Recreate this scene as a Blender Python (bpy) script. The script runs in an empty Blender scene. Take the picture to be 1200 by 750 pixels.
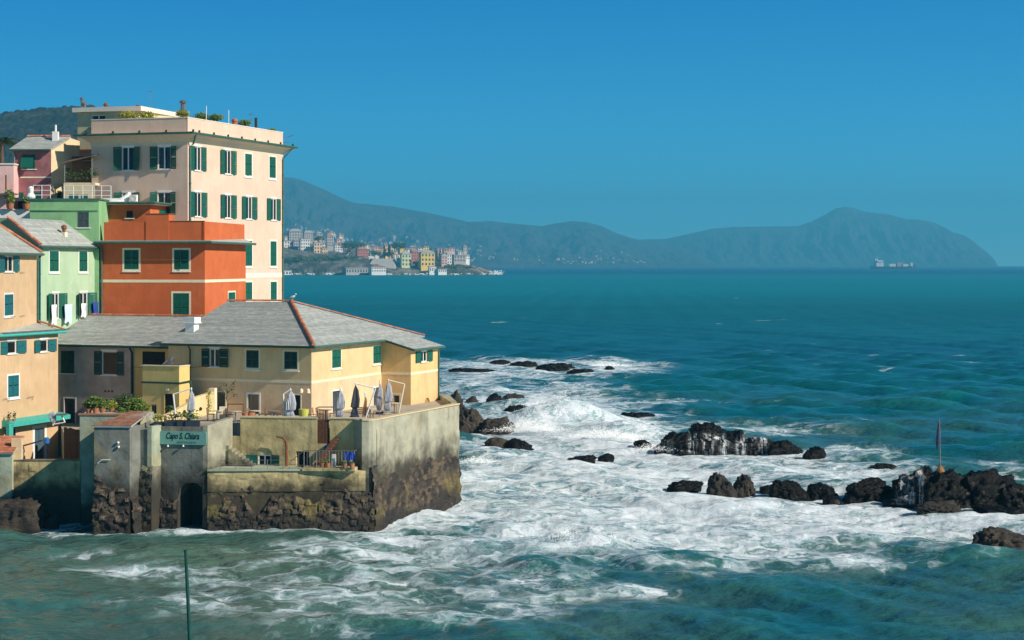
import bpy, math, random
import numpy as np
from mathutils import Vector

random.seed(7)
rng = np.random.default_rng(11)
SC = bpy.context.scene
COL = SC.collection

# ------------------------------------------------------------------ camera
H = 18.0            # eye height above the sea
FP = 2000.0         # focal length in photo pixels (1200 wide)
V0 = 309.6          # photo row of the true horizon
cam_d = bpy.data.cameras.new('camera')
cam_d.sensor_width = 36.0
cam_d.lens = 60.0
cam_d.shift_y = -(375.0 - V0) / 1200.0
cam_d.clip_start = 1.0
cam_d.clip_end = 60000.0
cam = bpy.data.objects.new('camera', cam_d)
cam.location = (0, 0, H)
cam.rotation_euler = (math.radians(90), 0, 0)
COL.objects.link(cam)
SC.camera = cam

# ------------------------------------------------------------------ light
SUN_EL = math.radians(33.0)
SUN_H = (math.cos(math.radians(-27.0)), math.sin(math.radians(-27.0)))   # from the right and a little behind the camera
sun_vec = Vector((SUN_H[0] * math.cos(SUN_EL), SUN_H[1] * math.cos(SUN_EL), math.sin(SUN_EL)))
sun_d = bpy.data.lights.new('sun', 'SUN')
sun_d.energy = 5.0
sun_d.angle = math.radians(0.53)
sun_d.color = (1.0, 0.90, 0.76)
sun = bpy.data.objects.new('sun', sun_d)
sun.rotation_euler = (-sun_vec).to_track_quat('-Z', 'Y').to_euler()
sun.location = (60, 20, 80)
COL.objects.link(sun)

world = bpy.data.worlds.new('World')
SC.world = world
world.use_nodes = True
wn, wl = world.node_tree.nodes, world.node_tree.links
wn.clear()
w_out = wn.new('ShaderNodeOutputWorld')
w_bg = wn.new('ShaderNodeBackground')
w_sky = wn.new('ShaderNodeTexSky')
w_sky.sky_type = 'NISHITA'
w_sky.sun_disc = False
w_sky.sun_elevation = SUN_EL
w_sky.sun_rotation = math.atan2(SUN_H[0], SUN_H[1])
w_sky.altitude = 0
w_sky.air_density = 1.0
w_sky.dust_density = 0.25
w_sky.ozone_density = 3.0
w_hs = wn.new('ShaderNodeHueSaturation')
w_hs.inputs['Saturation'].default_value = 1.3
w_hs.inputs['Hue'].default_value = 0.487
w_tc = wn.new('ShaderNodeTexCoord')
w_map = wn.new('ShaderNodeVectorMath'); w_map.operation = 'MULTIPLY_ADD'
w_map.inputs[1].default_value = (1, 1, 2.6)      # the clear dry air of the photo: the blue comes down close to the horizon
w_map.inputs[2].default_value = (0, 0, 0.10)
w_nrm = wn.new('ShaderNodeVectorMath'); w_nrm.operation = 'NORMALIZE'
w_tint = wn.new('ShaderNodeMix'); w_tint.data_type = 'RGBA'; w_tint.blend_type = 'MULTIPLY'
w_tint.inputs['Factor'].default_value = 1.0
w_sep = wn.new('ShaderNodeSeparateXYZ')
w_el = wn.new('ShaderNodeValToRGB')              # deepens evenly from the horizon to the zenith
_e = w_el.color_ramp.elements
_e[0].position = 0.0; _e[0].color = (0.80, 1.08, 1.02, 1)
_e[1].position = 1.0; _e[1].color = (0.11, 0.13, 0.18, 1)
_k = _e.new(0.15); _k.color = (0.0, 0.74, 1.04, 1)
_k = _e.new(0.06); _k.color = (0.34, 1.0, 1.08, 1)
_k = _e.new(0.28); _k.color = (0.06, 0.40, 0.58, 1)
_k = _e.new(0.50); _k.color = (0.09, 0.19, 0.28, 1)
wl.new(w_tc.outputs['Generated'], w_sep.inputs[0]); wl.new(w_sep.outputs['Z'], w_el.inputs[0])
wl.new(w_el.outputs[0], w_tint.inputs['B'])
wl.new(w_tc.outputs['Generated'], w_map.inputs[0])
wl.new(w_map.outputs[0], w_nrm.inputs[0])
wl.new(w_nrm.outputs[0], w_sky.inputs['Vector'])
wl.new(w_sky.outputs[0], w_hs.inputs['Color'])
wl.new(w_hs.outputs[0], w_tint.inputs['A'])
wl.new(w_tint.outputs['Result'], w_bg.inputs['Color'])
w_bg.inputs['Strength'].default_value = 0.148
wl.new(w_bg.outputs[0], w_out.inputs['Surface'])

SC.view_settings.view_transform = 'Standard'
SC.view_settings.look = 'None'
SC.view_settings.exposure = 0.35
SC.view_settings.gamma = 1.0
SC.view_settings.use_curve_mapping = False
cy = SC.cycles
cy.use_denoising = True
try:
    cy.denoiser = 'OPENIMAGEDENOISE'
    cy.denoising_input_passes = 'RGB_ALBEDO_NORMAL'
except Exception:
    pass
cy.max_bounces = 6
cy.diffuse_bounces = 3
cy.glossy_bounces = 3
cy.volume_bounces = 0
cy.transparent_max_bounces = 10
cy.caustics_reflective = False
cy.caustics_refractive = False

# ------------------------------------------------------------------ helpers: photo geometry -> places
def G(u, Y):
    return (u - 600.0) / FP * Y
def Z(v, Y):
    return H - (v - V0) * Y / FP
def sea_pt(u, v):
    Y = H * FP / (v - V0)
    return G(u, Y), Y
def lerp(a, b, t):
    return a + (b - a) * t
def V2(x, y):
    return np.array([x, y], float)
def dirs(deg):
    """a house turned by deg: its camera-side face runs right along d with normal n, its right side along r with normal q"""
    t = math.radians(deg)
    d = V2(math.cos(t), -math.sin(t)); n = V2(-math.sin(t), -math.cos(t))
    return d, n, -n, d

# ------------------------------------------------------------------ helpers: noise
_perm = rng.permutation(1024)
_grad = rng.normal(size=(1024, 3)); _grad /= np.linalg.norm(_grad, axis=1)[:, None]
def noise3(p):
    p = np.asarray(p, float)
    i = np.floor(p).astype(int); f = p - i
    w = f * f * f * (f * (f * 6 - 15) + 10)
    out = np.zeros(len(p))
    for dx in (0, 1):
        for dy in (0, 1):
            for dz in (0, 1):
                h = _perm[(_perm[(_perm[(i[:, 0] + dx) & 1023] + i[:, 1] + dy) & 1023] + i[:, 2] + dz) & 1023]
                g = _grad[h]
                dot = g[:, 0] * (f[:, 0] - dx) + g[:, 1] * (f[:, 1] - dy) + g[:, 2] * (f[:, 2] - dz)
                out += dot * (w[:, 0] if dx else 1 - w[:, 0]) * (w[:, 1] if dy else 1 - w[:, 1]) * (w[:, 2] if dz else 1 - w[:, 2])
    return out * 1.6
def fbm(p, octv=4, lac=2.03, gain=0.5):
    p = np.asarray(p, float); a = 1.0; s = np.zeros(len(p)); t = 0
    for k in range(octv):
        s += a * noise3(p + 17.3 * k); t += a
        p = p * lac; a *= gain
    return s / t

# ------------------------------------------------------------------ helpers: objects
WLOC = {}
def tag(o, label=None, cat=None, group=None, kind=None):
    if label: o['label'] = label
    if cat: o['category'] = cat
    if group: o['group'] = group
    if kind: o['kind'] = kind
    return o
def thing(name, label, cat, loc, group=None):
    o = bpy.data.objects.new(name, None)
    o.empty_display_size = 0.5
    o.location = loc
    COL.objects.link(o)
    WLOC[o] = Vector(loc)
    return tag(o, label, cat, group)
def link(name, me, parent=None, origin=None):
    o = bpy.data.objects.new(name, me)
    COL.objects.link(o)
    if parent is not None:
        o.parent = parent
        WLOC[o] = WLOC[parent]
    else:
        o.location = origin if origin is not None else (0, 0, 0)
        WLOC[o] = Vector(o.location)
    return o
def mesh_from(name, verts, faces, mat, parent=None, smooth=False, origin=None, tint=None, vattr=None, kind=None):
    base = WLOC[parent] if parent is not None else Vector(origin if origin is not None else (0, 0, 0))
    v = np.asarray(verts, float).reshape(-1, 3) - np.array(base[:])
    me = bpy.data.meshes.new(name)
    me.from_pydata(v.tolist(), [], faces if isinstance(faces, list) else faces.tolist())
    if smooth:
        me.polygons.foreach_set('use_smooth', np.ones(len(me.polygons), bool))
    for m in (mat if isinstance(mat, (list, tuple)) else [mat]):
        me.materials.append(m)
    if tint is not None:
        a = me.attributes.new('tint', 'FLOAT', 'FACE')
        a.data.foreach_set('value', np.asarray(tint, np.float32))
    if vattr:
        for k, arr in vattr.items():
            a = me.attributes.new(k, 'FLOAT', 'POINT')
            a.data.foreach_set('value', np.asarray(arr, np.float32))
    me.update()
    o = link(name, me, parent, origin)
    if kind: o['kind'] = kind
    return o
class MB:
    """collects shapes in world coordinates and links them as ONE mesh object"""
    def __init__(s): s.v = []; s.f = []; s.t = []; s.tv = 0.5
    def poly(s, pts):
        b = len(s.v); s.v.extend([tuple(p) for p in pts]); s.f.append(list(range(b, b + len(pts)))); s.t.append(s.tv); return s
    def hexa(s, p):
        """8 points: 4 bottom then 4 top"""
        b = len(s.v); s.v.extend([tuple(q) for q in p])
        for f in ((3, 2, 1, 0), (4, 5, 6, 7), (0, 1, 5, 4), (1, 2, 6, 5), (2, 3, 7, 6), (3, 0, 4, 7)):
            s.f.append([b + i for i in f]); s.t.append(s.tv)
        return s
    def box(s, c, sx, sy, sz, rot=0.0):
        """c = centre of the base"""
        ca, sa = math.cos(rot), math.sin(rot); pts = []
        for z in (0, sz):
            for x, y in ((-1, -1), (1, -1), (1, 1), (-1, 1)):
                X, Y = x * sx / 2, y * sy / 2
                pts.append((c[0] + X * ca - Y * sa, c[1] + X * sa + Y * ca, c[2] + z))
        return s.hexa(pts)
    def prism(s, plan, z0, z1):
        """closed prism over a plan polygon (anticlockwise)"""
        n = len(plan); b = len(s.v)
        zt = z1 if isinstance(z1, (list, tuple)) else [z1] * n
        s.v.extend([(p[0], p[1], z0) for p in plan]); s.v.extend([(p[0], p[1], zt[i]) for i, p in enumerate(plan)])
        s.f.append([b + i for i in range(n)][::-1]); s.f.append([b + n + i for i in range(n)]); s.t += [s.tv] * 2
        for i in range(n):
            j = (i + 1) % n; s.f.append([b + i, b + j, b + n + j, b + n + i]); s.t.append(s.tv)
        return s
    def tube(s, pts, r, n=8, cap=True):
        pts = [Vector(p) for p in pts]; b = len(s.v); rr = r if isinstance(r, (list, tuple)) else [r] * len(pts)
        for i, p in enumerate(pts):
            t = (pts[min(i + 1, len(pts) - 1)] - pts[max(i - 1, 0)]).normalized()
            a = t.orthogonal().normalized() if abs(t.z) > .9 else t.cross(Vector((0, 0, 1))).normalized()
            c = t.cross(a)
            for k in range(n):
                w = 2 * math.pi * k / n
                s.v.append(tuple(p + (a * math.cos(w) + c * math.sin(w)) * rr[i]))
        for i in range(len(pts) - 1):
            for k in range(n):
                k2 = (k + 1) % n
                s.f.append([b + i * n + k, b + i * n + k2, b + (i + 1) * n + k2, b + (i + 1) * n + k]); s.t.append(s.tv)
        if cap:
            s.f.append([b + k for k in range(n)][::-1]); s.f.append([b + (len(pts) - 1) * n + k for k in range(n)]); s.t += [s.tv] * 2
        return s
    def lathe(s, c, prof, n=14):
        """prof: (radius, height) pairs from the bottom up"""
        b = len(s.v)
        for r, z in prof:
            for k in range(n):
                w = 2 * math.pi * k / n; s.v.append((c[0] + r * math.cos(w), c[1] + r * math.sin(w), c[2] + z))
        for i in range(len(prof) - 1):
            for k in range(n):
                k2 = (k + 1) % n
                s.f.append([b + i * n + k, b + i * n + k2, b + (i + 1) * n + k2, b + (i + 1) * n + k]); s.t.append(s.tv)
        s.f.append([b + k for k in range(n)][::-1]); s.f.append([b + (len(prof) - 1) * n + k for k in range(n)]); s.t += [s.tv] * 2
        return s
    def leaves(s, c, rad, n, size, shell=0.45):
        """n small leaf faces through an ellipsoid"""
        for _ in range(n):
            w = Vector((random.gauss(0, 1), random.gauss(0, 1), random.gauss(0, 1))).normalized()
            k = shell + (1 - shell) * random.random()
            p = Vector((c[0] + w.x * rad[0] * k, c[1] + w.y * rad[1] * k, c[2] + w.z * rad[2] * k))
            a = Vector((random.gauss(0, 1), random.gauss(0, 1), random.gauss(0, .6))).normalized()
            q = a.orthogonal().normalized(); sz = size * random.uniform(.6, 1.4)
            s.tv = random.random()
            s.poly([p - a * sz, p + q * sz * .5, p + a * sz, p - q * sz * .5])
        s.tv = .5
        return s
    def build(s, name, mat, parent=None, smooth=False, origin=None, kind=None):
        return mesh_from(name, s.v, s.f, mat, parent, smooth, origin, tint=s.t, kind=kind)

# ------------------------------------------------------------------ helpers: materials
def nmat(name):
    m = bpy.data.materials.new(name); m.use_nodes = True
    N, L = m.node_tree.nodes, m.node_tree.links
    return m, N, L, N['Principled BSDF']
def ramp(N, stops, interp='LINEAR'):
    r = N.new('ShaderNodeValToRGB'); e = r.color_ramp.elements; r.color_ramp.interpolation = interp
    while len(e) > 1: e.remove(e[-1])
    e[0].position = stops[0][0]; e[0].color = (*stops[0][1], 1) if len(stops[0][1]) == 3 else stops[0][1]
    for p, c in stops[1:]:
        k = e.new(p); k.color = (*c, 1)
    return r
def math_n(N, L, op, a, b=None, clamp=False):
    m = N.new('ShaderNodeMath'); m.operation = op; m.use_clamp = clamp
    for i, x in enumerate((a, b)):
        if x is None: continue
        if isinstance(x, (int, float)): m.inputs[i].default_value = x
        else: L.new(x, m.inputs[i])
    return m.outputs[0]
def mixc(N, L, fac, a, b, mode='MIX'):
    m = N.new('ShaderNodeMix'); m.data_type = 'RGBA'; m.blend_type = mode
    for key, x in (('Factor', fac), ('A', a), ('B', b)):
        if isinstance(x, (int, float)): m.inputs[key].default_value = x
        elif isinstance(x, tuple): m.inputs[key].default_value = (*x, 1) if len(x) == 3 else x
        else: L.new(x, m.inputs[key])
    return m.outputs['Result']
def pos(N, L, scale=(1, 1, 1)):
    g = N.new('ShaderNodeNewGeometry'); mp = N.new('ShaderNodeMapping')
    mp.inputs['Scale'].default_value = scale
    L.new(g.outputs['Position'], mp.inputs['Vector'])
    return mp.outputs[0], g
def noise_n(N, L, vec, scale, detail=4, rough=0.55):
    n = N.new('ShaderNodeTexNoise'); n.inputs['Scale'].default_value = scale
    n.inputs['Detail'].default_value = detail; n.inputs['Roughness'].default_value = rough
    L.new(vec, n.inputs['Vector'])
    return n.outputs['Fac']
def smooth_n(N, L, x, lo, hi, a=0.0, b=1.0):
    m = N.new('ShaderNodeMapRange'); m.interpolation_type = 'SMOOTHSTEP'
    m.inputs[1].default_value = lo; m.inputs[2].default_value = hi; m.inputs[3].default_value = a; m.inputs[4].default_value = b
    L.new(x, m.inputs[0]); return m.outputs[0]
def bump_n(N, L, b, h, strength, dist):
    k = N.new('ShaderNodeBump'); k.inputs['Strength'].default_value = strength; k.inputs['Distance'].default_value = dist
    L.new(h, k.inputs['Height']); L.new(k.outputs[0], b.inputs['Normal'])
def plain(name, c, rough=.6, var=.10, scale=3.0, metal=0.0, spec=.4, bump=0.0):
    m, N, L, b = nmat(name)
    v, _ = pos(N, L)
    f = noise_n(N, L, v, scale, 4)
    lo = tuple(x * (1 - var) for x in c); hi = tuple(min(1, x * (1 + var)) for x in c)
    L.new(ramp_from(N, L, f, lo, hi), b.inputs['Base Color'])
    b.inputs['Roughness'].default_value = rough; b.inputs['Metallic'].default_value = metal
    b.inputs['Specular IOR Level'].default_value = spec
    if bump: bump_n(N, L, b, noise_n(N, L, v, scale * 9, 3), .5, bump)
    return m
def ramp_from(N, L, f, lo, hi):
    r = ramp(N, [(.3, lo), (.7, hi)]); L.new(f, r.inputs[0]); return r.outputs[0]
def plaster(name, c, low=None, zsplit=0.0, stain=.35, stainc=(.20, .17, .13), var=.07):
    stain = min(.8, stain * 1.5 + .1); var = var * 1.5
    """painted render: faint mottling, rain streaks, a second paint colour below zsplit"""
    m, N, L, b = nmat(name)
    v, g = pos(N, L)
    col = c
    if low is not None:
        sx = N.new('ShaderNodeSeparateXYZ'); L.new(g.outputs['Position'], sx.inputs[0])
        col = mixc(N, L, math_n(N, L, 'LESS_THAN', sx.outputs['Z'], zsplit), c, low)
    f = noise_n(N, L, v, .8, 6, .6)
    k = smooth_n(N, L, f, .3, .7, 1 - var, 1 + var * .5)
    hs = N.new('ShaderNodeHueSaturation'); L.new(k, hs.inputs['Value'])
    if isinstance(col, tuple): hs.inputs['Color'].default_value = (*col, 1)
    else: L.new(col, hs.inputs['Color'])
    vs, _ = pos(N, L, (2.2, 2.2, .22))
    st = noise_n(N, L, vs, 1.0, 5, .6)
    st = smooth_n(N, L, st, .56, .80, 0, stain)
    big = smooth_n(N, L, noise_n(N, L, v, .23, 3), .45, .65)
    st = math_n(N, L, 'MULTIPLY', st, big)
    pt = smooth_n(N, L, noise_n(N, L, v, .33, 4, .55), .55, .58, 0, .30)         # repainted patches
    cc = mixc(N, L, pt, hs.outputs[0], tuple(min(.82, x * 1.12 + .03) for x in c))
    fd = smooth_n(N, L, noise_n(N, L, pos(N, L, (3.5, 3.5, .35))[0], 1.0, 5, .7), .46, .74, 0, .27)   # faded drip lines
    cc = mixc(N, L, fd, cc, tuple(x * .62 for x in c))
    L.new(mixc(N, L, st, cc, stainc), b.inputs['Base Color'])
    b.inputs['Roughness'].default_value = .9; b.inputs['Specular IOR Level'].default_value = .2
    bump_n(N, L, b, noise_n(N, L, v, 14, 4, .6), .5, .012)
    return m
def tinted(name, c0, c1, rough=.6, nscale=3.0, nvar=.25, spec=.35, bump=0.0, extra=None):
    """colour from the piece's own random value, with grain"""
    m, N, L, b = nmat(name)
    at = N.new('ShaderNodeAttribute'); at.attribute_name = 'tint'
    r = ramp(N, [(0, c0), (1, c1)] if extra is None else [(0, c0), (.5, extra), (1, c1)]); L.new(at.outputs['Fac'], r.inputs[0])
    v, _ = pos(N, L)
    k = smooth_n(N, L, noise_n(N, L, v, nscale, 5, .6), .25, .75, 1 - nvar, 1 + nvar)
    hs = N.new('ShaderNodeHueSaturation'); L.new(k, hs.inputs['Value']); L.new(r.outputs[0], hs.inputs['Color'])
    L.new(hs.outputs[0], b.inputs['Base Color'])
    b.inputs['Roughness'].default_value = rough; b.inputs['Specular IOR Level'].default_value = spec
    if bump: bump_n(N, L, b, noise_n(N, L, v, nscale * 6, 4), .6, bump)
    return m

M = {}
M['green'] = plain('green_shutter_paint', (.005, .105, .072), .55, .15, 6)
M['darkgreen'] = plain('old_green_paint', (.006, .05, .038), .6, .2, 6)
M['bluegreen'] = plain('blue_green_paint', (.012, .13, .15), .5, .12, 6)
M['teal'] = plain('teal_canopy_paint', (.05, .42, .36), .55, .12, 4)
M['gutter'] = plain('green_copper_gutter', (.05, .13, .10), .5, .25, 4)
M['white'] = plain('white_paint', (.78, .78, .75), .5, .05, 4)
M['trim'] = plain('cream_trim', (.78, .70, .50), .8, .06, 4)
M['cloth'] = plain('white_parasol_cloth', (.62, .63, .66), .9, .10, 5)
M['greycloth'] = plain('grey_parasol_cloth', (.13, .135, .15), .9, .15, 5)
M['tancloth'] = plain('tan_parasol_cloth', (.50, .33, .16), .9, .15, 5)
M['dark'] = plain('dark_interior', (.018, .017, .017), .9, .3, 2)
M['metal'] = plain('dull_metal', (.22, .22, .21), .45, .2, 5, .6)
M['rust'] = plain('rusty_iron', (.20, .075, .035), .8, .35, 6)
M['wood'] = plain('brown_wood', (.16, .065, .03), .7, .3, 5)
M['curtain'] = plain('white_curtain', (.70, .70, .68), .9, .08, 5)
M['terra'] = tinted('terracotta_tiles', (.38, .12, .06), (.58, .24, .13), .8, 5, .25, bump=.01)
M['pot'] = plain('terracotta_pot', (.42, .16, .08), .8, .2, 6)
M['slate'] = tinted('grey_slate', (.31, .335, .325), (.50, .52, .485), .55, 2.5, .13, extra=(.40, .42, .40), bump=.006)
M['leaf'] = tinted('green_leaves', (.035, .085, .012), (.16, .22, .03), .6, 2, .2)
M['leafy'] = tinted('yellow_green_leaves', (.12, .17, .02), (.36, .34, .04), .6, 2, .2)
M['leafdark'] = tinted('dark_leaves', (.02, .05, .015), (.06, .10, .03), .6, 2, .2)
M['bark'] = plain('bark', (.12, .085, .055), .9, .3, 6)
M['soffit'] = plain('cream_soffit', (.70, .58, .42), .85, .06, 3)
M['blue'] = plain('blue_cloth', (.02, .06, .40), .8, .1, 5)
M['navy'] = plain('dark_blue_cloth', (.02, .035, .10), .85, .2, 5)
M['tub'] = plain('yellow_green_tub', (.52, .54, .10), .5, .1, 5)

def glass_mat():
    m, N, L, b = nmat('window_glass')
    b.inputs['Base Color'].default_value = (.02, .025, .03, 1); b.inputs['Roughness'].default_value = .05
    tr = N.new('ShaderNodeBsdfTransparent'); tr.inputs['Color'].default_value = (.75, .8, .8, 1)
    mx = N.new('ShaderNodeMixShader'); mx.inputs[0].default_value = .40
    L.new(tr.outputs[0], mx.inputs[1]); L.new(b.outputs[0], mx.inputs[2])
    L.new(mx.outputs[0], N['Material Output'].inputs['Surface'])
    return m
M['glass'] = glass_mat()

# ------------------------------------------------------------------ grids
def grid_obj(name, P, mat, parent=None, smooth=True, attrs=None, kind=None, flip=False):
    nr, nc = P.shape[:2]
    base = np.array(WLOC[parent][:]) if parent is not None else np.zeros(3)
    v = (P.reshape(-1, 3) - base).astype(np.float32)
    me = bpy.data.meshes.new(name)
    me.vertices.add(len(v)); me.vertices.foreach_set('co', v.ravel())
    i = np.arange(nr * nc).reshape(nr, nc)
    q = np.stack([i[:-1, :-1], i[:-1, 1:], i[1:, 1:], i[1:, :-1]], -1).reshape(-1, 4)
    if flip: q = q[:, ::-1]
    nf = len(q)
    me.loops.add(nf * 4); me.loops.foreach_set('vertex_index', q.ravel().astype(np.int32))
    me.polygons.add(nf)
    me.polygons.foreach_set('loop_start', np.arange(0, nf * 4, 4, dtype=np.int32))
    me.update(calc_edges=True)
    me.polygons.foreach_set('use_smooth', np.full(nf, smooth))
    me.materials.append(mat)
    for k, a in (attrs or {}).items():
        at = me.attributes.new(k, 'FLOAT', 'POINT'); at.data.foreach_set('value', np.asarray(a, np.float32).ravel())
    me.validate(); me.update()
    o = link(name, me, parent)
    if kind: o['kind'] = kind
    return o

# ------------------------------------------------------------------ the rocks in the surf: (left, right, top, waterline) in photo pixels
ROCKS = [
 (572, 597, 421, 425.5, .5, 'small flat dark rock at the far end of the outermost reef'),
 (594, 634, 422, 430, .4, 'long low dark rock in the outermost reef beside the house'),
 (626, 674, 424.5, 432.5, .4, 'low brown rock in the middle of the outermost reef'),
 (664, 697, 431.5, 437.5, .4, 'low brown rock at the seaward tip of the outermost reef'),
 (708, 720, 428, 434, .8, 'tiny dark rock alone in the foam off the outermost reef'),
 (520, 576, 430.5, 436, .3, 'thin sliver of wet rock in foam just right of the house eaves'),
 (511, 545, 451, 503, .9, 'steep grey rock rising right behind the end of the sea wall'),
 (534, 572, 473, 504, .8, 'craggy brown rock at the foot of the steep grey rock'),
 (560, 606, 487, 505, .7, 'jagged brown rock with a flat tail pointing out to sea'),
 (543, 561, 463, 474, .8, 'small brown rock between the steep grey rock and the twin dark rocks'),
 (566, 588, 459, 475, .8, 'black rounded rock beside the brown ridge behind the sea wall'),
 (582, 616, 460, 473, .7, 'brown ridged rock against the black rounded rock'),
 (586, 622, 473, 485, .4, 'half drowned dark rock in front of the breaking wave'),
 (568, 598, 512, 523, .7, 'low dark rock in the foam in front of the jagged brown rock'),
 (592, 624, 513, 523.5, .6, 'low dark rock with a wet tail in the foam off the sea wall corner'),
 (657, 700, 532, 543, .6, 'smooth dark rock with a pointed tail in the middle of the foam'),
 (699, 720, 530, 541, .5, 'wet black rock edge just right of the smooth pointed rock'),
 (728, 772, 482, 490, .4, 'low wet reef just breaking the water behind the long waterfall reef'),
 (744, 766, 514, 527, .9, 'small round black rock at the left end of the waterfall reef'),
 (766, 814, 503, 530, .7, 'square black rock at the left end of the waterfall reef'),
 (806, 860, 494, 516, .7, 'highest black rock on top of the waterfall reef'),
 (800, 856, 508, 531, .7, 'rock wall under the falling water in the waterfall reef'),
 (850, 879, 500, 529, .8, 'rounded black rock behind the falling water near the middle of the reef'),
 (872, 912, 510, 531, .7, 'broken black rock right of the middle of the waterfall reef'),
 (900, 946, 514, 532, .6, 'low jagged rock toward the right end of the waterfall reef'),
 (941, 971, 522, 537, .7, 'grey block at the right tip of the waterfall reef'),
 (778, 945, 513, 531, .16, 'long flat ledge that joins the rocks of the waterfall reef at the waterline'),
 (1040, 1230, 568, 597, .22, 'long black base joining the rocks round the pole at the waterline'),
 (782, 822, 562, 574, .5, 'foam covered rock left of the twin peaked rock'),
 (828, 864, 552, 579, .9, 'left and larger of the two pointed brown rocks in the foam'),
 (856, 888, 553, 577, .8, 'right and sharper of the two pointed brown rocks in the foam'),
 (890, 908, 568, 574, .6, 'small wet rock between the twin peaks and the low dark rock'),
 (902, 950, 562, 581, .6, 'low dark rock with a smooth wet back right of the twin peaks'),
 (946, 985, 565, 581, .7, 'low black rock left of the square block'),
 (963, 988, 580, 587, .6, 'small brown rock awash below the square block'),
 (1018, 1054, 543, 550, .5, 'small flat rock out beyond the square block'),
 (986, 1050, 558, 585, .7, 'square black block left of the big pole rock'),
 (1046, 1098, 543, 588, .8, 'black rock with a thin waterfall left of the pole'),
 (1068, 1156, 545, 598, .8, 'big black rock that carries the pole'),
 (1120, 1198, 546, 598, .8, 'big black hump right of the pole rock'),
 (1164, 1225, 562, 598, .8, 'dark rock running out of the right edge of the photo'),
 (1078, 1140, 588, 607, .6, 'wet brown ledge at the foot of the pole rock'),
 (1036, 1062, 584, 592, .6, 'small brown rock at the foot of the waterfall rock'),
 (1140, 1215, 593, 606, .5, 'brown ledge under the big hump'),
 (1142, 1215, 619, 643, .7, 'lone brown rock nearest the camera at the right edge'),
 (-34, 48, 577, 618, .5, 'slab of yellow brown rock under the low sea wall'),
 (50, 68, 600, 617, .7, 'small pale rock at the waterline beside the dark gully'),
]
def rock_geom(u0, u1, vt, vb):
    Y = H * FP / (vb - V0)
    return (G((u0 + u1) / 2, Y), Y, (u1 - u0) / 2 * 1.16 * Y / FP, (vb - vt) * .9 * Y / FP)

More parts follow.
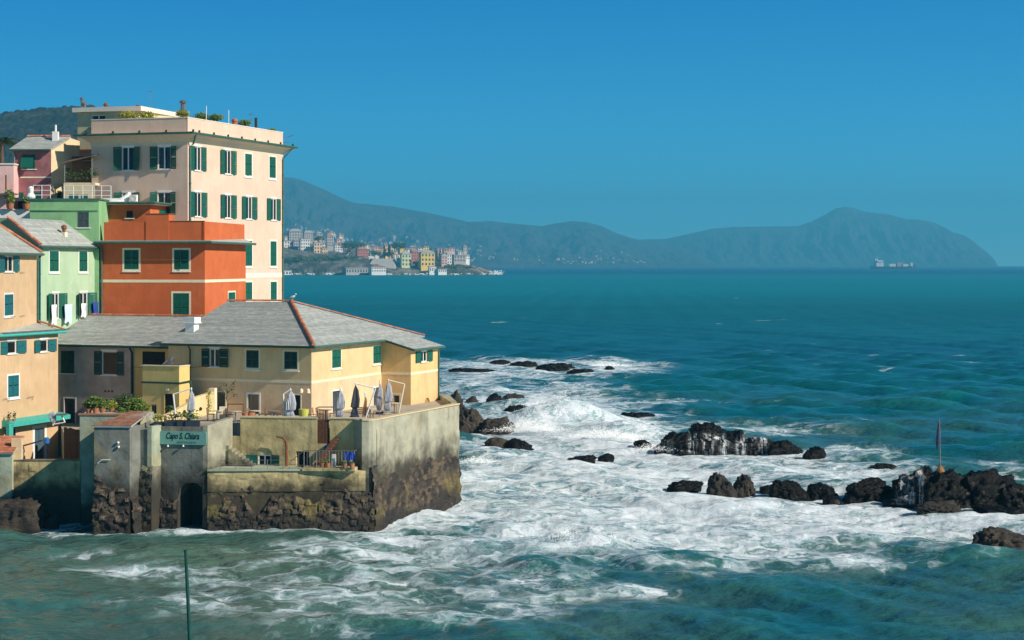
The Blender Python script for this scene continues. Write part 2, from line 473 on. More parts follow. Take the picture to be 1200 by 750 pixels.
# ------------------------------------------------------------------ sea
def water_mat():
    m, N, L, b = nmat('sea_water')
    g = N.new('ShaderNodeNewGeometry')
    P = g.outputs['Position']
    at = N.new('ShaderNodeAttribute'); at.attribute_name = 'foam'
    sh = N.new('ShaderNodeAttribute'); sh.attribute_name = 'shoal'
    cr = N.new('ShaderNodeAttribute'); cr.attribute_name = 'crest'
    # water body colour: deep blue teal, green where it is shallow or stirred up
    v1, _ = pos(N, L, (.0022, .006, 1))
    big = noise_n(N, L, v1, 1.0, 4, .6)
    v1b, _ = pos(N, L, (.03, .06, 1))
    mid = noise_n(N, L, v1b, 1.0, 3, .55)
    deep = mixc(N, L, smooth_n(N, L, big, .36, .64), (.0, .070, .108), (.0, .115, .128))
    deep = mixc(N, L, smooth_n(N, L, mid, .35, .7, 0, .6), deep, (.003, .108, .105))
    sy0 = N.new('ShaderNodeSeparateXYZ'); L.new(P, sy0.inputs[0])          # paler turquoise offshore, darker blue farther out
    deep = mixc(N, L, smooth_n(N, L, sy0.outputs['Y'], 260, 1300, 0, .85), deep, (.0, .195, .262))
    deep = mixc(N, L, smooth_n(N, L, sy0.outputs['Y'], 2500, 3700, 0, .95), deep, (.0, .075, .185))
    deep = mixc(N, L, sh.outputs['Fac'], deep, (.085, .152, .108))
    deep = mixc(N, L, cr.outputs['Fac'], deep, (.02, .22, .19))
    # foam
    wv, _ = pos(N, L, (.55, .55, .55))
    wn_ = N.new('ShaderNodeTexNoise'); wn_.inputs['Scale'].default_value = 1.0; wn_.inputs['Detail'].default_value = 4
    L.new(wv, wn_.inputs['Vector'])
    wa = N.new('ShaderNodeVectorMath'); wa.operation = 'MULTIPLY_ADD'
    wa.inputs[1].default_value = (2.6, 2.6, 0); L.new(wn_.outputs['Color'], wa.inputs[0])
    vs = N.new('ShaderNodeVectorMath'); vs.operation = 'MULTIPLY'; vs.inputs[1].default_value = (.42, .50, 0)
    L.new(P, vs.inputs[0]); L.new(vs.outputs[0], wa.inputs[2])
    def lace(scale, width):
        vo = N.new('ShaderNodeTexVoronoi'); vo.feature = 'DISTANCE_TO_EDGE'; vo.inputs['Scale'].default_value = scale
        L.new(wa.outputs[0], vo.inputs['Vector'])
        return smooth_n(N, L, vo.outputs['Distance'], 0, width, 1, 0)
    l1 = lace(.65, .30); l2 = lace(1.9, .28)
    n1 = noise_n(N, L, wa.outputs[0], .55, 7, .66)
    v3, _ = pos(N, L, (.16, .11, 0))
    n0 = noise_n(N, L, v3, 1.0, 4, .6)
    lac = math_n(N, L, 'MAXIMUM', math_n(N, L, 'MULTIPLY', l1, .9), math_n(N, L, 'MULTIPLY', l2, .65))
    s = math_n(N, L, 'MULTIPLY', at.outputs['Fac'], .92)
    s = math_n(N, L, 'ADD', s, math_n(N, L, 'MULTIPLY', math_n(N, L, 'SUBTRACT', n1, .5), 2.5))
    s = math_n(N, L, 'ADD', s, math_n(N, L, 'MULTIPLY', math_n(N, L, 'SUBTRACT', n0, .5), 1.5))
    s = math_n(N, L, 'ADD', s, math_n(N, L, 'MULTIPLY', math_n(N, L, 'SUBTRACT', lac, .35), .42))
    gate = smooth_n(N, L, at.outputs['Fac'], .03, .22)
    # the web of bubbles: thin bright threads, torn patches, glassy water in the gaps
    n2 = noise_n(N, L, wa.outputs[0], 1.7, 6, .72)
    l3 = lace(4.2, .30)
    web = math_n(N, L, 'ADD', math_n(N, L, 'MULTIPLY', math_n(N, L, 'MAXIMUM', lac, math_n(N, L, 'MULTIPLY', l3, .6)), .55), math_n(N, L, 'MULTIPLY', math_n(N, L, 'SUBTRACT', n2, .5), 2.2))
    web = smooth_n(N, L, web, .05, .62)
    thick = smooth_n(N, L, s, .80, 1.5, 0, .9)
    web = math_n(N, L, 'ADD', math_n(N, L, 'MULTIPLY', web, math_n(N, L, 'SUBTRACT', 1.0, thick)), thick)
    foam = math_n(N, L, 'MULTIPLY', math_n(N, L, 'MULTIPLY', smooth_n(N, L, s, .12, .95), web), gate)
    haze_f = math_n(N, L, 'MULTIPLY', smooth_n(N, L, s, .05, .95, 0, .62), gate)       # bubbles under the surface: milky water
    body = mixc(N, L, haze_f, deep, (.24, .43, .46))
    sy = N.new('ShaderNodeSeparateXYZ'); L.new(P, sy.inputs[0])
    L.new(smooth_n(N, L, sy.outputs['Y'], 120, 900, .20, .5), b.inputs['Roughness']); b.inputs['IOR'].default_value = 1.33
    L.new(body, b.inputs['Base Color'])
    # ripples
    r1, _ = pos(N, L, (1.3, 2.0, 1)); r2, _ = pos(N, L, (.35, .6, 1)); r3, _ = pos(N, L, (.045, .10, 1))
    rip = math_n(N, L, 'ADD', math_n(N, L, 'MULTIPLY', noise_n(N, L, r1, 1.0, 4, .5), .9), math_n(N, L, 'MULTIPLY', noise_n(N, L, r2, 1.0, 4, .5), 1.5))
    rip = math_n(N, L, 'ADD', rip, math_n(N, L, 'MULTIPLY', noise_n(N, L, r3, 1.0, 4, .5), 4.5))
    bump_n(N, L, b, rip, .6, .36)
    fb = N.new('ShaderNodeBsdfDiffuse')
    ft = noise_n(N, L, wa.outputs[0], 2.3, 6, .7)
    fc = mixc(N, L, smooth_n(N, L, ft, .32, .66), (.50, .63, .70), (.87, .92, .96))
    L.new(fc, fb.inputs['Color'])
    fk = N.new('ShaderNodeBump'); fk.inputs['Strength'].default_value = .45; fk.inputs['Distance'].default_value = .3
    L.new(math_n(N, L, 'ADD', ft, math_n(N, L, 'MULTIPLY', n1, 1.5)), fk.inputs['Height']); L.new(fk.outputs[0], fb.inputs['Normal'])
    mx = N.new('ShaderNodeMixShader'); L.new(foam, mx.inputs[0]); L.new(b.outputs[0], mx.inputs[1]); L.new(fb.outputs[0], mx.inputs[2])
    L.new(mx.outputs[0], N['Material Output'].inputs['Surface'])
    return m
M['sea'] = water_mat()

FOAM = [  # places of broken water, as seen in the photo: (column, row, half width, half height, amount)
 (655, 484, 64, 21, 1.6), (600, 505, 60, 18, .8), (566, 545, 45, 26, .85), (700, 520, 95, 26, 1.1), (640, 560, 115, 26, .75),
 (760, 556, 120, 28, 1.05), (500, 575, 50, 20, 1.1), (472, 600, 40, 12, 1.0), (545, 600, 80, 20, .7), (850, 598, 190, 32, 1.0),
 (722, 627, 100, 18, 1.05), (665, 632, 40, 13, .9), (1010, 612, 160, 24, .95), (1150, 612, 80, 14, .85), (955, 552, 90, 16, .85), (1085, 604, 110, 18, .8),
 (800, 537, 100, 14, 1.0), (900, 638, 150, 18, .7), (560, 645, 120, 24, .52), (450, 640, 100, 18, .5), (330, 616, 110, 6, .45),
 (150, 614, 130, 4, .35), (30, 607, 40, 4, .45), (390, 680, 170, 18, .34), (450, 708, 170, 20, .28), (170, 668, 90, 8, .34), (640, 690, 90, 14, .42), (250, 708, 130, 12, .28), (110, 652, 60, 5, .26), (330, 643, 90, 7, .24), (570, 722, 120, 12, .26), (390, 738, 120, 8, .26),
 (560, 429, 60, 7, .85), (600, 440, 95, 6, .8), (722, 430, 48, 6, .95), (660, 424, 85, 4, .7), (540, 452, 45, 12, .55), (570, 470, 50, 9, .65),
 (640, 462, 60, 9, .7), (730, 470, 60, 6, .5), (1020, 552, 60, 9, .8), (1160, 541, 45, 5, .75), (890, 503, 90, 8, .45), (740, 500, 40, 12, .8),
 (1000, 530, 60, 8, .45), (1190, 560, 25, 12, .6), (830, 668, 90, 8, .34), (1010, 655, 110, 8, .38), (760, 690, 40, 6, .3), (690, 455, 45, 5, .45),
 (620, 600, 70, 14, .5), (770, 600, 60, 14, .6),
]
def build_sea():
    vrow = np.concatenate([np.arange(800, 330, -1.15), np.arange(330, 313.5, -.5)])
    Yr = H * FP / (vrow - V0)
    Yr = np.concatenate([np.array([8, 20, 35, 50, 60, 66]), Yr[Yr > 68], np.array([11000, 12500, 14000, 15000])])
    s = np.concatenate([[-.82, -.6, -.45, -.38], np.linspace(-.33, .33, 900), [.38, .45, .6, .82]])
    X = Yr[:, None] * s[None, :]; Y = np.repeat(Yr[:, None], len(s), 1)
    dy = np.gradient(Yr)[:, None]; dx = Yr[:, None] * (s[10] - s[9])
    # a wind sea of many small wave trains running in from the right, far side
    h = np.zeros_like(X); gx = np.zeros_like(X); gy = np.zeros_like(X)
    r = np.random.default_rng(5)
    for k in range(64):
        lam = 1.3 * (17.0 / 1.3) ** r.random()
        th = math.radians(-112 + r.normal() * 34)          # travelling toward the camera and slightly left
        a = .0125 * lam ** .85 * r.uniform(.5, 1.3)
        kk = 2 * math.pi / lam; cx, cy_ = math.cos(th), math.sin(th)
        need = lam / 3.2
        fade = np.clip(1.6 - np.maximum(dy * abs(cy_), dx * abs(cx)) / need, 0, 1) * np.ones_like(X)
        ph = kk * (X * cx + Y * cy_) + r.uniform(0, 6.28)
        w = a * fade
        h += w * np.sin(ph); gx -= w * cx * .8 * np.cos(ph); gy -= w * cy_ * .8 * np.cos(ph)
    foam = np.zeros_like(X)
    pu = 600 + FP * s[None, :] * np.ones_like(X); pv = V0 + H * FP / Y
    for (u, v, ru, rv, a) in FOAM:
        x0, y0 = sea_pt(u, v); rx = ru * y0 / FP
        y1 = sea_pt(u, v - rv)[1]; y2 = sea_pt(u, v + rv)[1]
        d = np.where(Y > y0, (Y - y0) / (y1 - y0), (y0 - Y) / (y0 - y2))
        d2 = ((X - x0) / rx) ** 2 + d ** 2
        foam = np.maximum(foam, 0) + a * np.exp(-d2 * 1.1) * (1 - .6 * np.clip(foam, 0, 1))
    for (u0, u1, vt, vb, dp, lab) in ROCKS:
        cx0, cy0, hw, hh = rock_geom(u0, u1, vt, vb)
        d2 = ((X - cx0) / (hw + 1.0)) ** 2 + ((Y - cy0 - hw * dp * .5) / (hw * dp + 1.8)) ** 2
        foam += .55 * np.exp(-d2 * 1.2) * (1 - .5 * np.clip(foam, 0, 1))
    # along the foot of the sea wall
    for (xa, ya, xb, yb, w, a) in ((-9.4, 115.8, -3.4, 129.6, 1.6, .9), (-21, 115.2, -9.4, 115.8, 1.0, .9), (-30, 114.3, -21, 115.2, .9, .7)):
        t = np.clip(((X - xa) * (xb - xa) + (Y - ya) * (yb - ya)) / ((xb - xa) ** 2 + (yb - ya) ** 2), 0, 1)
        dd = np.hypot(X - xa - t * (xb - xa), Y - ya - t * (yb - ya))
        foam += a * np.exp(-(dd / w) ** 2) * (1 - .5 * np.clip(foam, 0, 1))
    foam0 = foam
    near = np.clip((420 - Y) / 200, 0, 1)
    calm = 1 - .30 * np.clip((104 - Y) / 14, 0, 1) - .65 * np.exp(-((X + 18) / 11) ** 2 - ((Y - 115) / 7) ** 2) - .25 * np.exp(-((X + 30) / 14) ** 2 - ((Y - 100) / 25) ** 2)
    h = h * calm * (1 - .45 * np.clip(foam0, 0, 1))
    # swell that rises over the reef and breaks: crest line in front of the steep rocks
    for (u, v, ru, wy, amp) in ((662, 499, 60, 4.2, 3.1), (735, 508, 45, 4, 1.2), (700, 640, 62, 2.2, .75), (610, 478, 40, 4, .9), (790, 655, 60, 2.0, .45), (640, 668, 50, 1.8, .5)):
        cx0, cy0 = sea_pt(u, v); rx = ru * cy0 / FP
        ex = np.exp(-((X - cx0) / rx) ** 2)
        dyv = Y - cy0 + .06 * (X - cx0)
        prof = np.where(dyv < 0, np.exp(-(dyv / (wy * .55)) ** 2), np.exp(-(dyv / (wy * 1.6)) ** 2))
        h += amp * ex * prof
    foam = np.clip(foam, 0, 1.25)
    # scattered whitecaps on the open water
    q = np.stack([X.ravel() * .02, Y.ravel() * .035, np.zeros(X.size)], 1)
    wc = fbm(q, 3).reshape(X.shape); q2 = np.stack([X.ravel() * .12, Y.ravel() * .5, np.ones(X.size)], 1)
    wc2 = noise3(q2).reshape(X.shape)
    foam = foam + np.clip(wc * 1.2 + wc2 * .75 - .62, 0, .5) * np.clip((Y - 140) / 60, 0, 1) * np.clip((1500 - Y) / 1000, 0, 1)
    rough = np.clip(foam, 0, 1) * near
    q3 = np.stack([X.ravel() * .55, Y.ravel() * .4, np.zeros(X.size)], 1)
    h += rough * .20 * fbm(q3, 4).reshape(X.shape)
    q4 = np.stack([X.ravel() * .045, Y.ravel() * .05, np.zeros(X.size) + 9], 1)
    shoal = np.clip(.25 + .9 * fbm(q4, 3).reshape(X.shape) + .55 * np.clip(foam, 0, 1), 0, 1) * np.clip((260 - Y) / 120, 0, 1)
    shoal = np.maximum(shoal, .9 * np.exp(-((X + 18) / 16) ** 2 - ((Y - 103) / 16) ** 2))
    crest = np.clip((h - .42) * .9, 0, 1) * near * .8
    P = np.stack([X + gx * .42, Y + gy * .42, h], -1)
    o = grid_obj('sea', P, M['sea'], attrs={'foam': foam, 'shoal': shoal, 'crest': crest}, kind='structure')
    return X, Y, h
SEA = build_sea()

# ------------------------------------------------------------------ rocks
def rock_mat():
    m, N, L, b = nmat('wet_sea_rock')
    v, g = pos(N, L)
    f = noise_n(N, L, v, .5, 6, .62)
    r = ramp(N, [(.36, (.002, .0018, .0018)), (.60, (.0045, .004, .0038)), (.70, (.013, .0095, .007)), (.82, (.055, .035, .017))]); L.new(f, r.inputs[0])
    # a broken film of white water runs down where the swell drains off the ledge
    fa = N.new('ShaderNodeAttribute'); fa.attribute_name = 'fall'
    vf, _ = pos(N, L, (2.6, .5, .22)); vf2, _ = pos(N, L, (7, 1.5, .8))
    fs = math_n(N, L, 'ADD', noise_n(N, L, vf, 1.0, 5, .6), math_n(N, L, 'MULTIPLY', math_n(N, L, 'SUBTRACT', noise_n(N, L, vf2, 1.0, 4, .65), .5), .8))
    fg = smooth_n(N, L, noise_n(N, L, pos(N, L, (.55, .2, .1))[0], 1.0, 3, .6), .30, .48)
    fs = math_n(N, L, 'MULTIPLY', math_n(N, L, 'MULTIPLY', smooth_n(N, L, fs, .41, .64), fg), fa.outputs['Fac'], True)
    L.new(mixc(N, L, fs, r.outputs[0], (.78, .82, .84)), b.inputs['Base Color'])
    b.inputs['Roughness'].default_value = .32; b.inputs['Specular IOR Level'].default_value = .20
    vv, _ = pos(N, L, (1, 1, 2.2))
    bump_n(N, L, b, noise_n(N, L, vv, 1.6, 8, .68), 1.0, .30)
    return m
M['rock'] = rock_mat()
def rock_pale():
    m, N, L, b = nmat('pale_sea_rock')
    v, g = pos(N, L)
    f = noise_n(N, L, v, .45, 6, .62)
    r = ramp(N, [(.32, (.010, .008, .007)), (.52, (.028, .022, .016)), (.66, (.075, .055, .032)), (.80, (.16, .115, .055))]); L.new(f, r.inputs[0])
    L.new(r.outputs[0], b.inputs['Base Color'])
    b.inputs['Roughness'].default_value = .7
    vv, _ = pos(N, L, (1, 1, 2.2))
    bump_n(N, L, b, noise_n(N, L, vv, 1.6, 8, .68), 1.0, .30)
    return m
M['rockpale'] = rock_pale()
def ico(sub):
    import bmesh
    bm = bmesh.new(); bmesh.ops.create_icosphere(bm, subdivisions=sub, radius=1.0)
    v = np.array([p.co[:] for p in bm.verts]); f = [[q.index for q in t.verts] for t in bm.faces]
    bm.free(); return v, f
ICO = {k: ico(k) for k in (3, 4, 5)}
def rock(i, u0, u1, vt, vb, dp, label):
    x, Y, hw, hh = rock_geom(u0, u1, vt, vb)
    big = (u1 - u0) > 30
    D, F = ICO[5 if big else 4]
    D = D / (np.abs(D) ** 2.5).sum(1)[:, None] ** (1 / 2.5)
    r = np.random.default_rng(100 + i)
    # craggy hull: nearest of many random cleavage planes
    n = r.normal(size=(26, 3)); n[:, 2] = np.abs(n[:, 2]) * .9 + .05; n /= np.linalg.norm(n, axis=1)[:, None]
    d = r.uniform(.72, 1.0, 26)
    c = (D / np.linalg.norm(D, axis=1)[:, None]) @ n.T
    rad = np.min(np.where(c > .08, d[None, :] / np.maximum(c, .08), 3.0), axis=1)
    rad = np.minimum(rad, 1.18)
    elong = hw / max(hh, .3)
    if 'slab' in label or 'ledge' in label: D = D / np.linalg.norm(D, axis=1)[:, None]; D = D / (np.abs(D) ** 7).sum(1)[:, None] ** (1 / 7); rad = np.minimum(rad, 1.4)
    if 'slab' in label: rad = np.ones(len(D))
    ps = D * np.array([max(1, elong * .55), max(1, elong * dp * .55), 1.0])
    nz = fbm(ps * 1.6 + r.uniform(0, 50, 3), 5, gain=.55)
    rid = 1 - np.abs(fbm(ps * 2.1 + r.uniform(0, 50, 3), 4, gain=.55)) * 2.2
    ledge = (D[:, 2] * 5.5 + nz * 1.2 + r.uniform(0, 1)) % 1.0
    rad = rad * (1 + .34 * nz + .30 * (rid - .6) + .07 * (ledge - .5))
    v = D * rad[:, None]
    top = v[:, 2].max(); wx = max(v[:, 0].max(), -v[:, 0].min())
    v[:, 2] = np.where(v[:, 2] > 0, v[:, 2] / top, v[:, 2] * .5)
    v[:, 0] = (v[:, 0] - (v[:, 0].max() + v[:, 0].min()) / 2) / ((v[:, 0].max() - v[:, 0].min()) / 2)
    v[:, 0] = np.sign(v[:, 0]) * np.abs(v[:, 0]) ** .9; v[:, 2] = np.where(v[:, 2] > 0, np.abs(v[:, 2]) ** .9, v[:, 2])
    v[:, 0] += r.uniform(-.28, .28) * np.clip(v[:, 2], 0, 1); v[:, 2] = np.where(v[:, 2] > 0, v[:, 2] * (1 + r.uniform(-.3, .3) * v[:, 0]), v[:, 2]); v[:, 2] /= max(v[:, 2].max(), .2)
    if 'pointed brown' in label: v[:, 0] *= 1 - .36 * np.clip(v[:, 2], 0, 1)
    v = v * np.array([hw, hw * dp, hh])
    v[:, 2] += np.where(v[:, 2] < .1, -.25, 0)
    pale = any(k in label for k in ('steep grey', 'brown rock at the foot', 'jagged brown', 'small brown rock between', 'brown ridged', 'pointed brown', 'wet brown ledge', 'lone brown', 'yellow brown', 'small pale'))
    origin = (x, Y + hw * dp * .6, 0)
    v = v + np.array(origin)
    uu = 600 + FP * v[:, 0] / v[:, 1]; vv_ = V0 + FP * (H - v[:, 2]) / v[:, 1]; fl = np.zeros(len(v))
    for (a0, a1, b0, b1, k) in ((806, 854, 507, 534, 1.0), (862, 900, 509, 534, .9), (1073, 1082, 549, 592, 1.2), (1048, 1074, 556, 592, .5), (768, 800, 515, 534, .35)):
        fl = np.maximum(fl, k * np.clip((uu - a0) / 3, 0, 1) * np.clip((a1 - uu) / 3, 0, 1) * np.clip((vv_ - b0) / 5, 0, 1) * np.clip((b1 - vv_) / 2, 0, 1))
    o = mesh_from('rock', v, F, M['rockpale' if pale else 'rock'], origin=origin, smooth=True, vattr={'fall': fl})
    return tag(o, label, 'rock', 'rocks in the surf')
for i, a in enumerate(ROCKS):
    rock(i, *a)

# water pouring off the reef, and spray: uncountable drops
def veil_mat():
    m, N, L, b = nmat('thin_white_water'); b.inputs['Base Color'].default_value = (.80, .83, .85, 1); b.inputs['Roughness'].default_value = .6
    tr = N.new('ShaderNodeBsdfTransparent'); mx = N.new('ShaderNodeMixShader'); v, g = pos(N, L)
    L.new(smooth_n(N, L, noise_n(N, L, v, 5, 4), .3, .75, .05, .75), mx.inputs[0]); L.new(tr.outputs[0], mx.inputs[1]); L.new(b.outputs[0], mx.inputs[2])
    L.new(mx.outputs[0], N['Material Output'].inputs['Surface'])
    return m
M['veil'] = veil_mat()
M['foamdrop'] = plain('white_spray', (.82, .84, .85), .9, .05, 2)
def spray():
    V, F = [], []
    tet = np.array([(0, 0, 1), (.94, 0, -.33), (-.47, .82, -.33), (-.47, -.82, -.33)])
    r = np.random.default_rng(3)
    # (column, row of its foot, half width, height, n)
    for (u, v, ru, hgt, n) in ((655, 500, 58, 3.4, 6500), (622, 508, 34, 2.0, 1600), (710, 516, 42, 1.4, 1500), (664, 641, 26, 1.3, 900), (705, 642, 40, .8, 700),
                               (742, 522, 16, 1.0, 500), (770, 530, 26, .8, 500), (470, 592, 40, .6, 500), (500, 580, 40, .7, 600),
                               (958, 430, 18, .6, 0), (715, 431, 22, .9, 320), (560, 545, 22, .6, 300), (600, 478, 20, .8, 250)):
        n = int(n * 2.6); x0, y0 = sea_pt(u, v)
        p = np.stack([x0 + r.normal(0, .5, n) * ru * y0 / FP, y0 + r.normal(0, .9, n) + .5, np.abs(r.normal(0, .42, n)) * hgt], 1)
        p[:, 2] *= np.exp(-((p[:, 0] - x0) / (ru * y0 / FP)) ** 2) * (.6 + .8 * np.abs(noise3(p * .9 + 3)))
        p[:, 2] += .25
        sz = r.uniform(.010, .045, n) * (y0 / 150)
        b = len(V) * 1
        vv = p[:, None, :] + tet[None] * sz[:, None, None]
        k0 = sum(len(q) for q in V)
        V.append(vv.reshape(-1, 3))
        idx = k0 + 4 * np.arange(n)
        for fa in ((0, 1, 2), (0, 2, 3), (0, 3, 1), (1, 3, 2)):
            F.append(np.stack([idx + fa[0], idx + fa[1], idx + fa[2]], 1))
    o = mesh_from('sea_spray', np.concatenate(V), np.concatenate(F), M['foamdrop'], kind='stuff')
    tag(o, 'white spray thrown up where the waves break on the rocks', 'spray')
spray()

# ------------------------------------------------------------------ land: hills and far shore
def forest_mat(name, c0, c1, c2, sc):
    m, N, L, b = nmat(name)
    v, g = pos(N, L, (sc, sc, sc))
    f = noise_n(N, L, v, 1.0, 8, .65)
    r = ramp(N, [(.32, c0), (.52, c1), (.72, c2)]); L.new(f, r.inputs[0])
    L.new(r.outputs[0], b.inputs['Base Color']); b.inputs['Roughness'].default_value = .95; b.inputs['Specular IOR Level'].default_value = .1
    return m
M['forest'] = forest_mat('wooded_hill', (.010, .014, .013), (.026, .031, .026), (.065, .064, .054), .045)
M['scrub'] = forest_mat('scrub_mountain', (.032, .033, .040), (.060, .058, .064), (.10, .094, .096), .010)
M['cliff'] = forest_mat('coast_rock', (.045, .045, .040), (.12, .11, .09), (.24, .22, .19), .06)
M['soil'] = plain('bare_ground', (.22, .19, .14), .95, .2, .3)

def ridge(name, prof, Yridge, foot, us, ntree, mat, seed, rows=70, gull=.16, wmax=1.6):
    """a mountain: skyline prof (photo columns, rows) at distance Yridge(u), foot on the water at foot(u)"""
    pu = [p[0] for p in prof]; pv = [p[1] for p in prof]
    U = np.linspace(us[0], us[1], us[2]); W = np.concatenate([np.linspace(0, 1, rows), np.linspace(1.02, wmax, 14)])
    P = np.zeros((len(W), len(U), 3))
    v = np.interp(U, pu, pv)
    Yr = np.array([Yridge(u) for u in U]); Yf = np.array([foot(u) for u in U])
    zr = np.maximum(H - (v - V0) * Yr / FP, -6)
    x = (U - 600) / FP * Yr
    for i, w in enumerate(W):
        P[i, :, 1] = Yf + (Yr - Yf) * w
        P[i, :, 0] = (U - 600) / FP * (Yf + (Yr - Yf) * min(w, 1))
        k = w ** 1.25 if w <= 1 else max(1 - (w - 1) * 1.1, .2)
        P[i, :, 2] = -4 + (zr + 4) * k
    q = P.reshape(-1, 3)
    sc = 1 / (.20 * np.mean(Yr - Yf))
    n = fbm(np.stack([q[:, 0] * sc * 2.6, q[:, 1] * sc * .7, np.full(len(q), seed)], 1), 5, gain=.55).reshape(len(W), len(U))
    amp = gull * zr[None, :] * (np.sin(np.clip(W, 0, 1) * math.pi) ** .8)[:, None]
    P[:, :, 2] += n * amp
    if ntree:
        t = np.abs(noise3(np.stack([q[:, 0] / ntree, q[:, 1] / ntree, np.full(len(q), 3.3)], 1))).reshape(len(W), len(U))
        P[:, :, 2] += t * ntree * .6 * (zr[None, :] > 3)
    return grid_obj(name, P, mat, kind='structure'), P
HILL, HILL_P = ridge('wooded_hill', [(-1500, 150), (-900, 105), (-500, 120), (-60, 133), (0, 134), (25, 131), (50, 128), (72, 126.5), (92, 125), (130, 128), (190, 150), (240, 200), (275, 280), (300, 330)],
                     lambda u: 2000.0, lambda u: 1150.0, (-1500, 300, 1100), 9.0, M['forest'], 2.0, gull=.05, rows=240, wmax=1.12)
MT, MT_P = ridge('coastal_mountain', [(150, 196), (260, 206), (320, 207), (345, 208.5), (356, 212), (380, 222), (400, 232), (416, 238), (440, 240), (460, 242), (480, 245.5), (500, 249), (530, 255.5), (548, 260), (575, 259),
                 (600, 262), (635, 265), (650, 262), (672, 259), (688, 260.5), (705, 265), (722, 273), (740, 279), (765, 284), (800, 290), (850, 313)],
                 lambda u: 9600 + max(0, (u - 330)) * 2.5, lambda u: 6800 + max(0, u - 430) * 6.0, (150, 850, 620), 0, M['scrub'], 5.0, gull=.42, rows=150)
CAPE, CAPE_P = ridge('far_headland', [(560, 300), (640, 290), (700, 284), (740, 281), (780, 280), (810, 273.5), (835, 268), (860, 266), (890, 265.5), (935, 265), (950, 260), (966, 252), (980, 244), (990, 242.5), (1002, 244), (1014, 248.5), (1040, 251),
                 (1062, 257), (1075, 257), (1095, 261), (1108, 267), (1118, 273), (1130, 275.5), (1140, 282), (1150, 291), (1158, 297), (1166, 305), (1171, 316), (1190, 330)],
                 lambda u: 12800.0, lambda u: 11600.0, (560, 1190, 520), 0, M['scrub'], 9.0, gull=.3)

# haze: the sea air between the coast and the far mountains
def haze():
    mb = MB(); mb.hexa([(-13500, -400, -8), (13500, -400, -8), (13500, 15600, -8), (-13500, 15600, -8), (-13500, -400, 630), (13500, -400, 630), (13500, 15600, 630), (-13500, 15600, 630)])
    m = bpy.data.materials.new('sea_haze'); m.use_nodes = True
    N, L = m.node_tree.nodes, m.node_tree.links; N.clear()
    out = N.new('ShaderNodeOutputMaterial'); pv = N.new('ShaderNodeVolumePrincipled')
    pv.inputs['Color'].default_value = (.12, .66, 1.0, 1); pv.inputs['Density'].default_value = HAZE_D
    pv.inputs['Anisotropy'].default_value = .1
    L.new(pv.outputs[0], out.inputs['Volume'])
    o = mb.build('haze', m, kind='stuff', origin=(0, 7000, 0))
    tag(o, 'thin blue sea haze over the whole bay', 'haze')
HAZE_D = 1.5e-4
haze()

# ------------------------------------------------------------------ facades
class Fc:
    """a wall plane: p = plan point, d = direction to the right as seen, n = outward normal"""
    def __init__(s, p, d, n): s.p, s.d, s.n = V2(*p), V2(*d), V2(*n)
    def hit(s, u, v):
        r = V2((u - 600) / FP, 1.0); t = s.n.dot(s.p) / s.n.dot(r); q = r * t
        return (q - s.p).dot(s.d), H + t * (V0 - v) / FP
    def su(s, u): return s.hit(u, 300)[0]
    def rect(s, u0, v0, u1, v1):
        a = s.hit(u0, (v0 + v1) / 2)[0]; b = s.hit(u1, (v0 + v1) / 2)[0]
        um = (u0 + u1) / 2
        return a, b, s.hit(um, v1)[1], s.hit(um, v0)[1]
    def pt(s, a, z, o=0.0):
        q = s.p + s.d * a + s.n * o; return (q[0], q[1], z)
    def box(s, mb, a0, a1, z0, z1, o0, o1):
        return mb.hexa([s.pt(a0, z0, o1), s.pt(a1, z0, o1), s.pt(a1, z0, o0), s.pt(a0, z0, o0),
                        s.pt(a0, z1, o1), s.pt(a1, z1, o1), s.pt(a1, z1, o0), s.pt(a0, z1, o0)])
    def at(s, a, o=0.0): return s.p + s.d * a + s.n * o
def wall_face(mb, F, s0, s1, z0, z1, holes, rev=.14):
    """outer face with window openings and their reveals"""
    hs = [h for h in holes if h[1] > s0 and h[0] < s1]
    xs = sorted({s0, s1} | {x for h in hs for x in h[:2] if s0 < x < s1}); zs = sorted({z0, z1} | {z for h in hs for z in h[2:4] if z0 < z < z1})
    for i in range(len(xs) - 1):
        for j in range(len(zs) - 1):
            cx, cz = (xs[i] + xs[i + 1]) / 2, (zs[j] + zs[j + 1]) / 2
            if any(h[0] < cx < h[1] and h[2] < cz < h[3] for h in hs): continue
            mb.poly([F.pt(xs[i], zs[j]), F.pt(xs[i + 1], zs[j]), F.pt(xs[i + 1], zs[j + 1]), F.pt(xs[i], zs[j + 1])])
    for a, b, c, d in [h[:4] for h in hs]:
        for p, q in (((a, c), (a, d)), ((a, d), (b, d)), ((b, d), (b, c)), ((b, c), (a, c))):
            mb.poly([F.pt(*p), F.pt(*q), F.pt(*q, -rev), F.pt(*p, -rev)])
        mb.poly([F.pt(a, c, -rev - .5), F.pt(b, c, -rev - .5), F.pt(b, d, -rev - .5), F.pt(a, d, -rev - .5)]) if False else None
    return mb
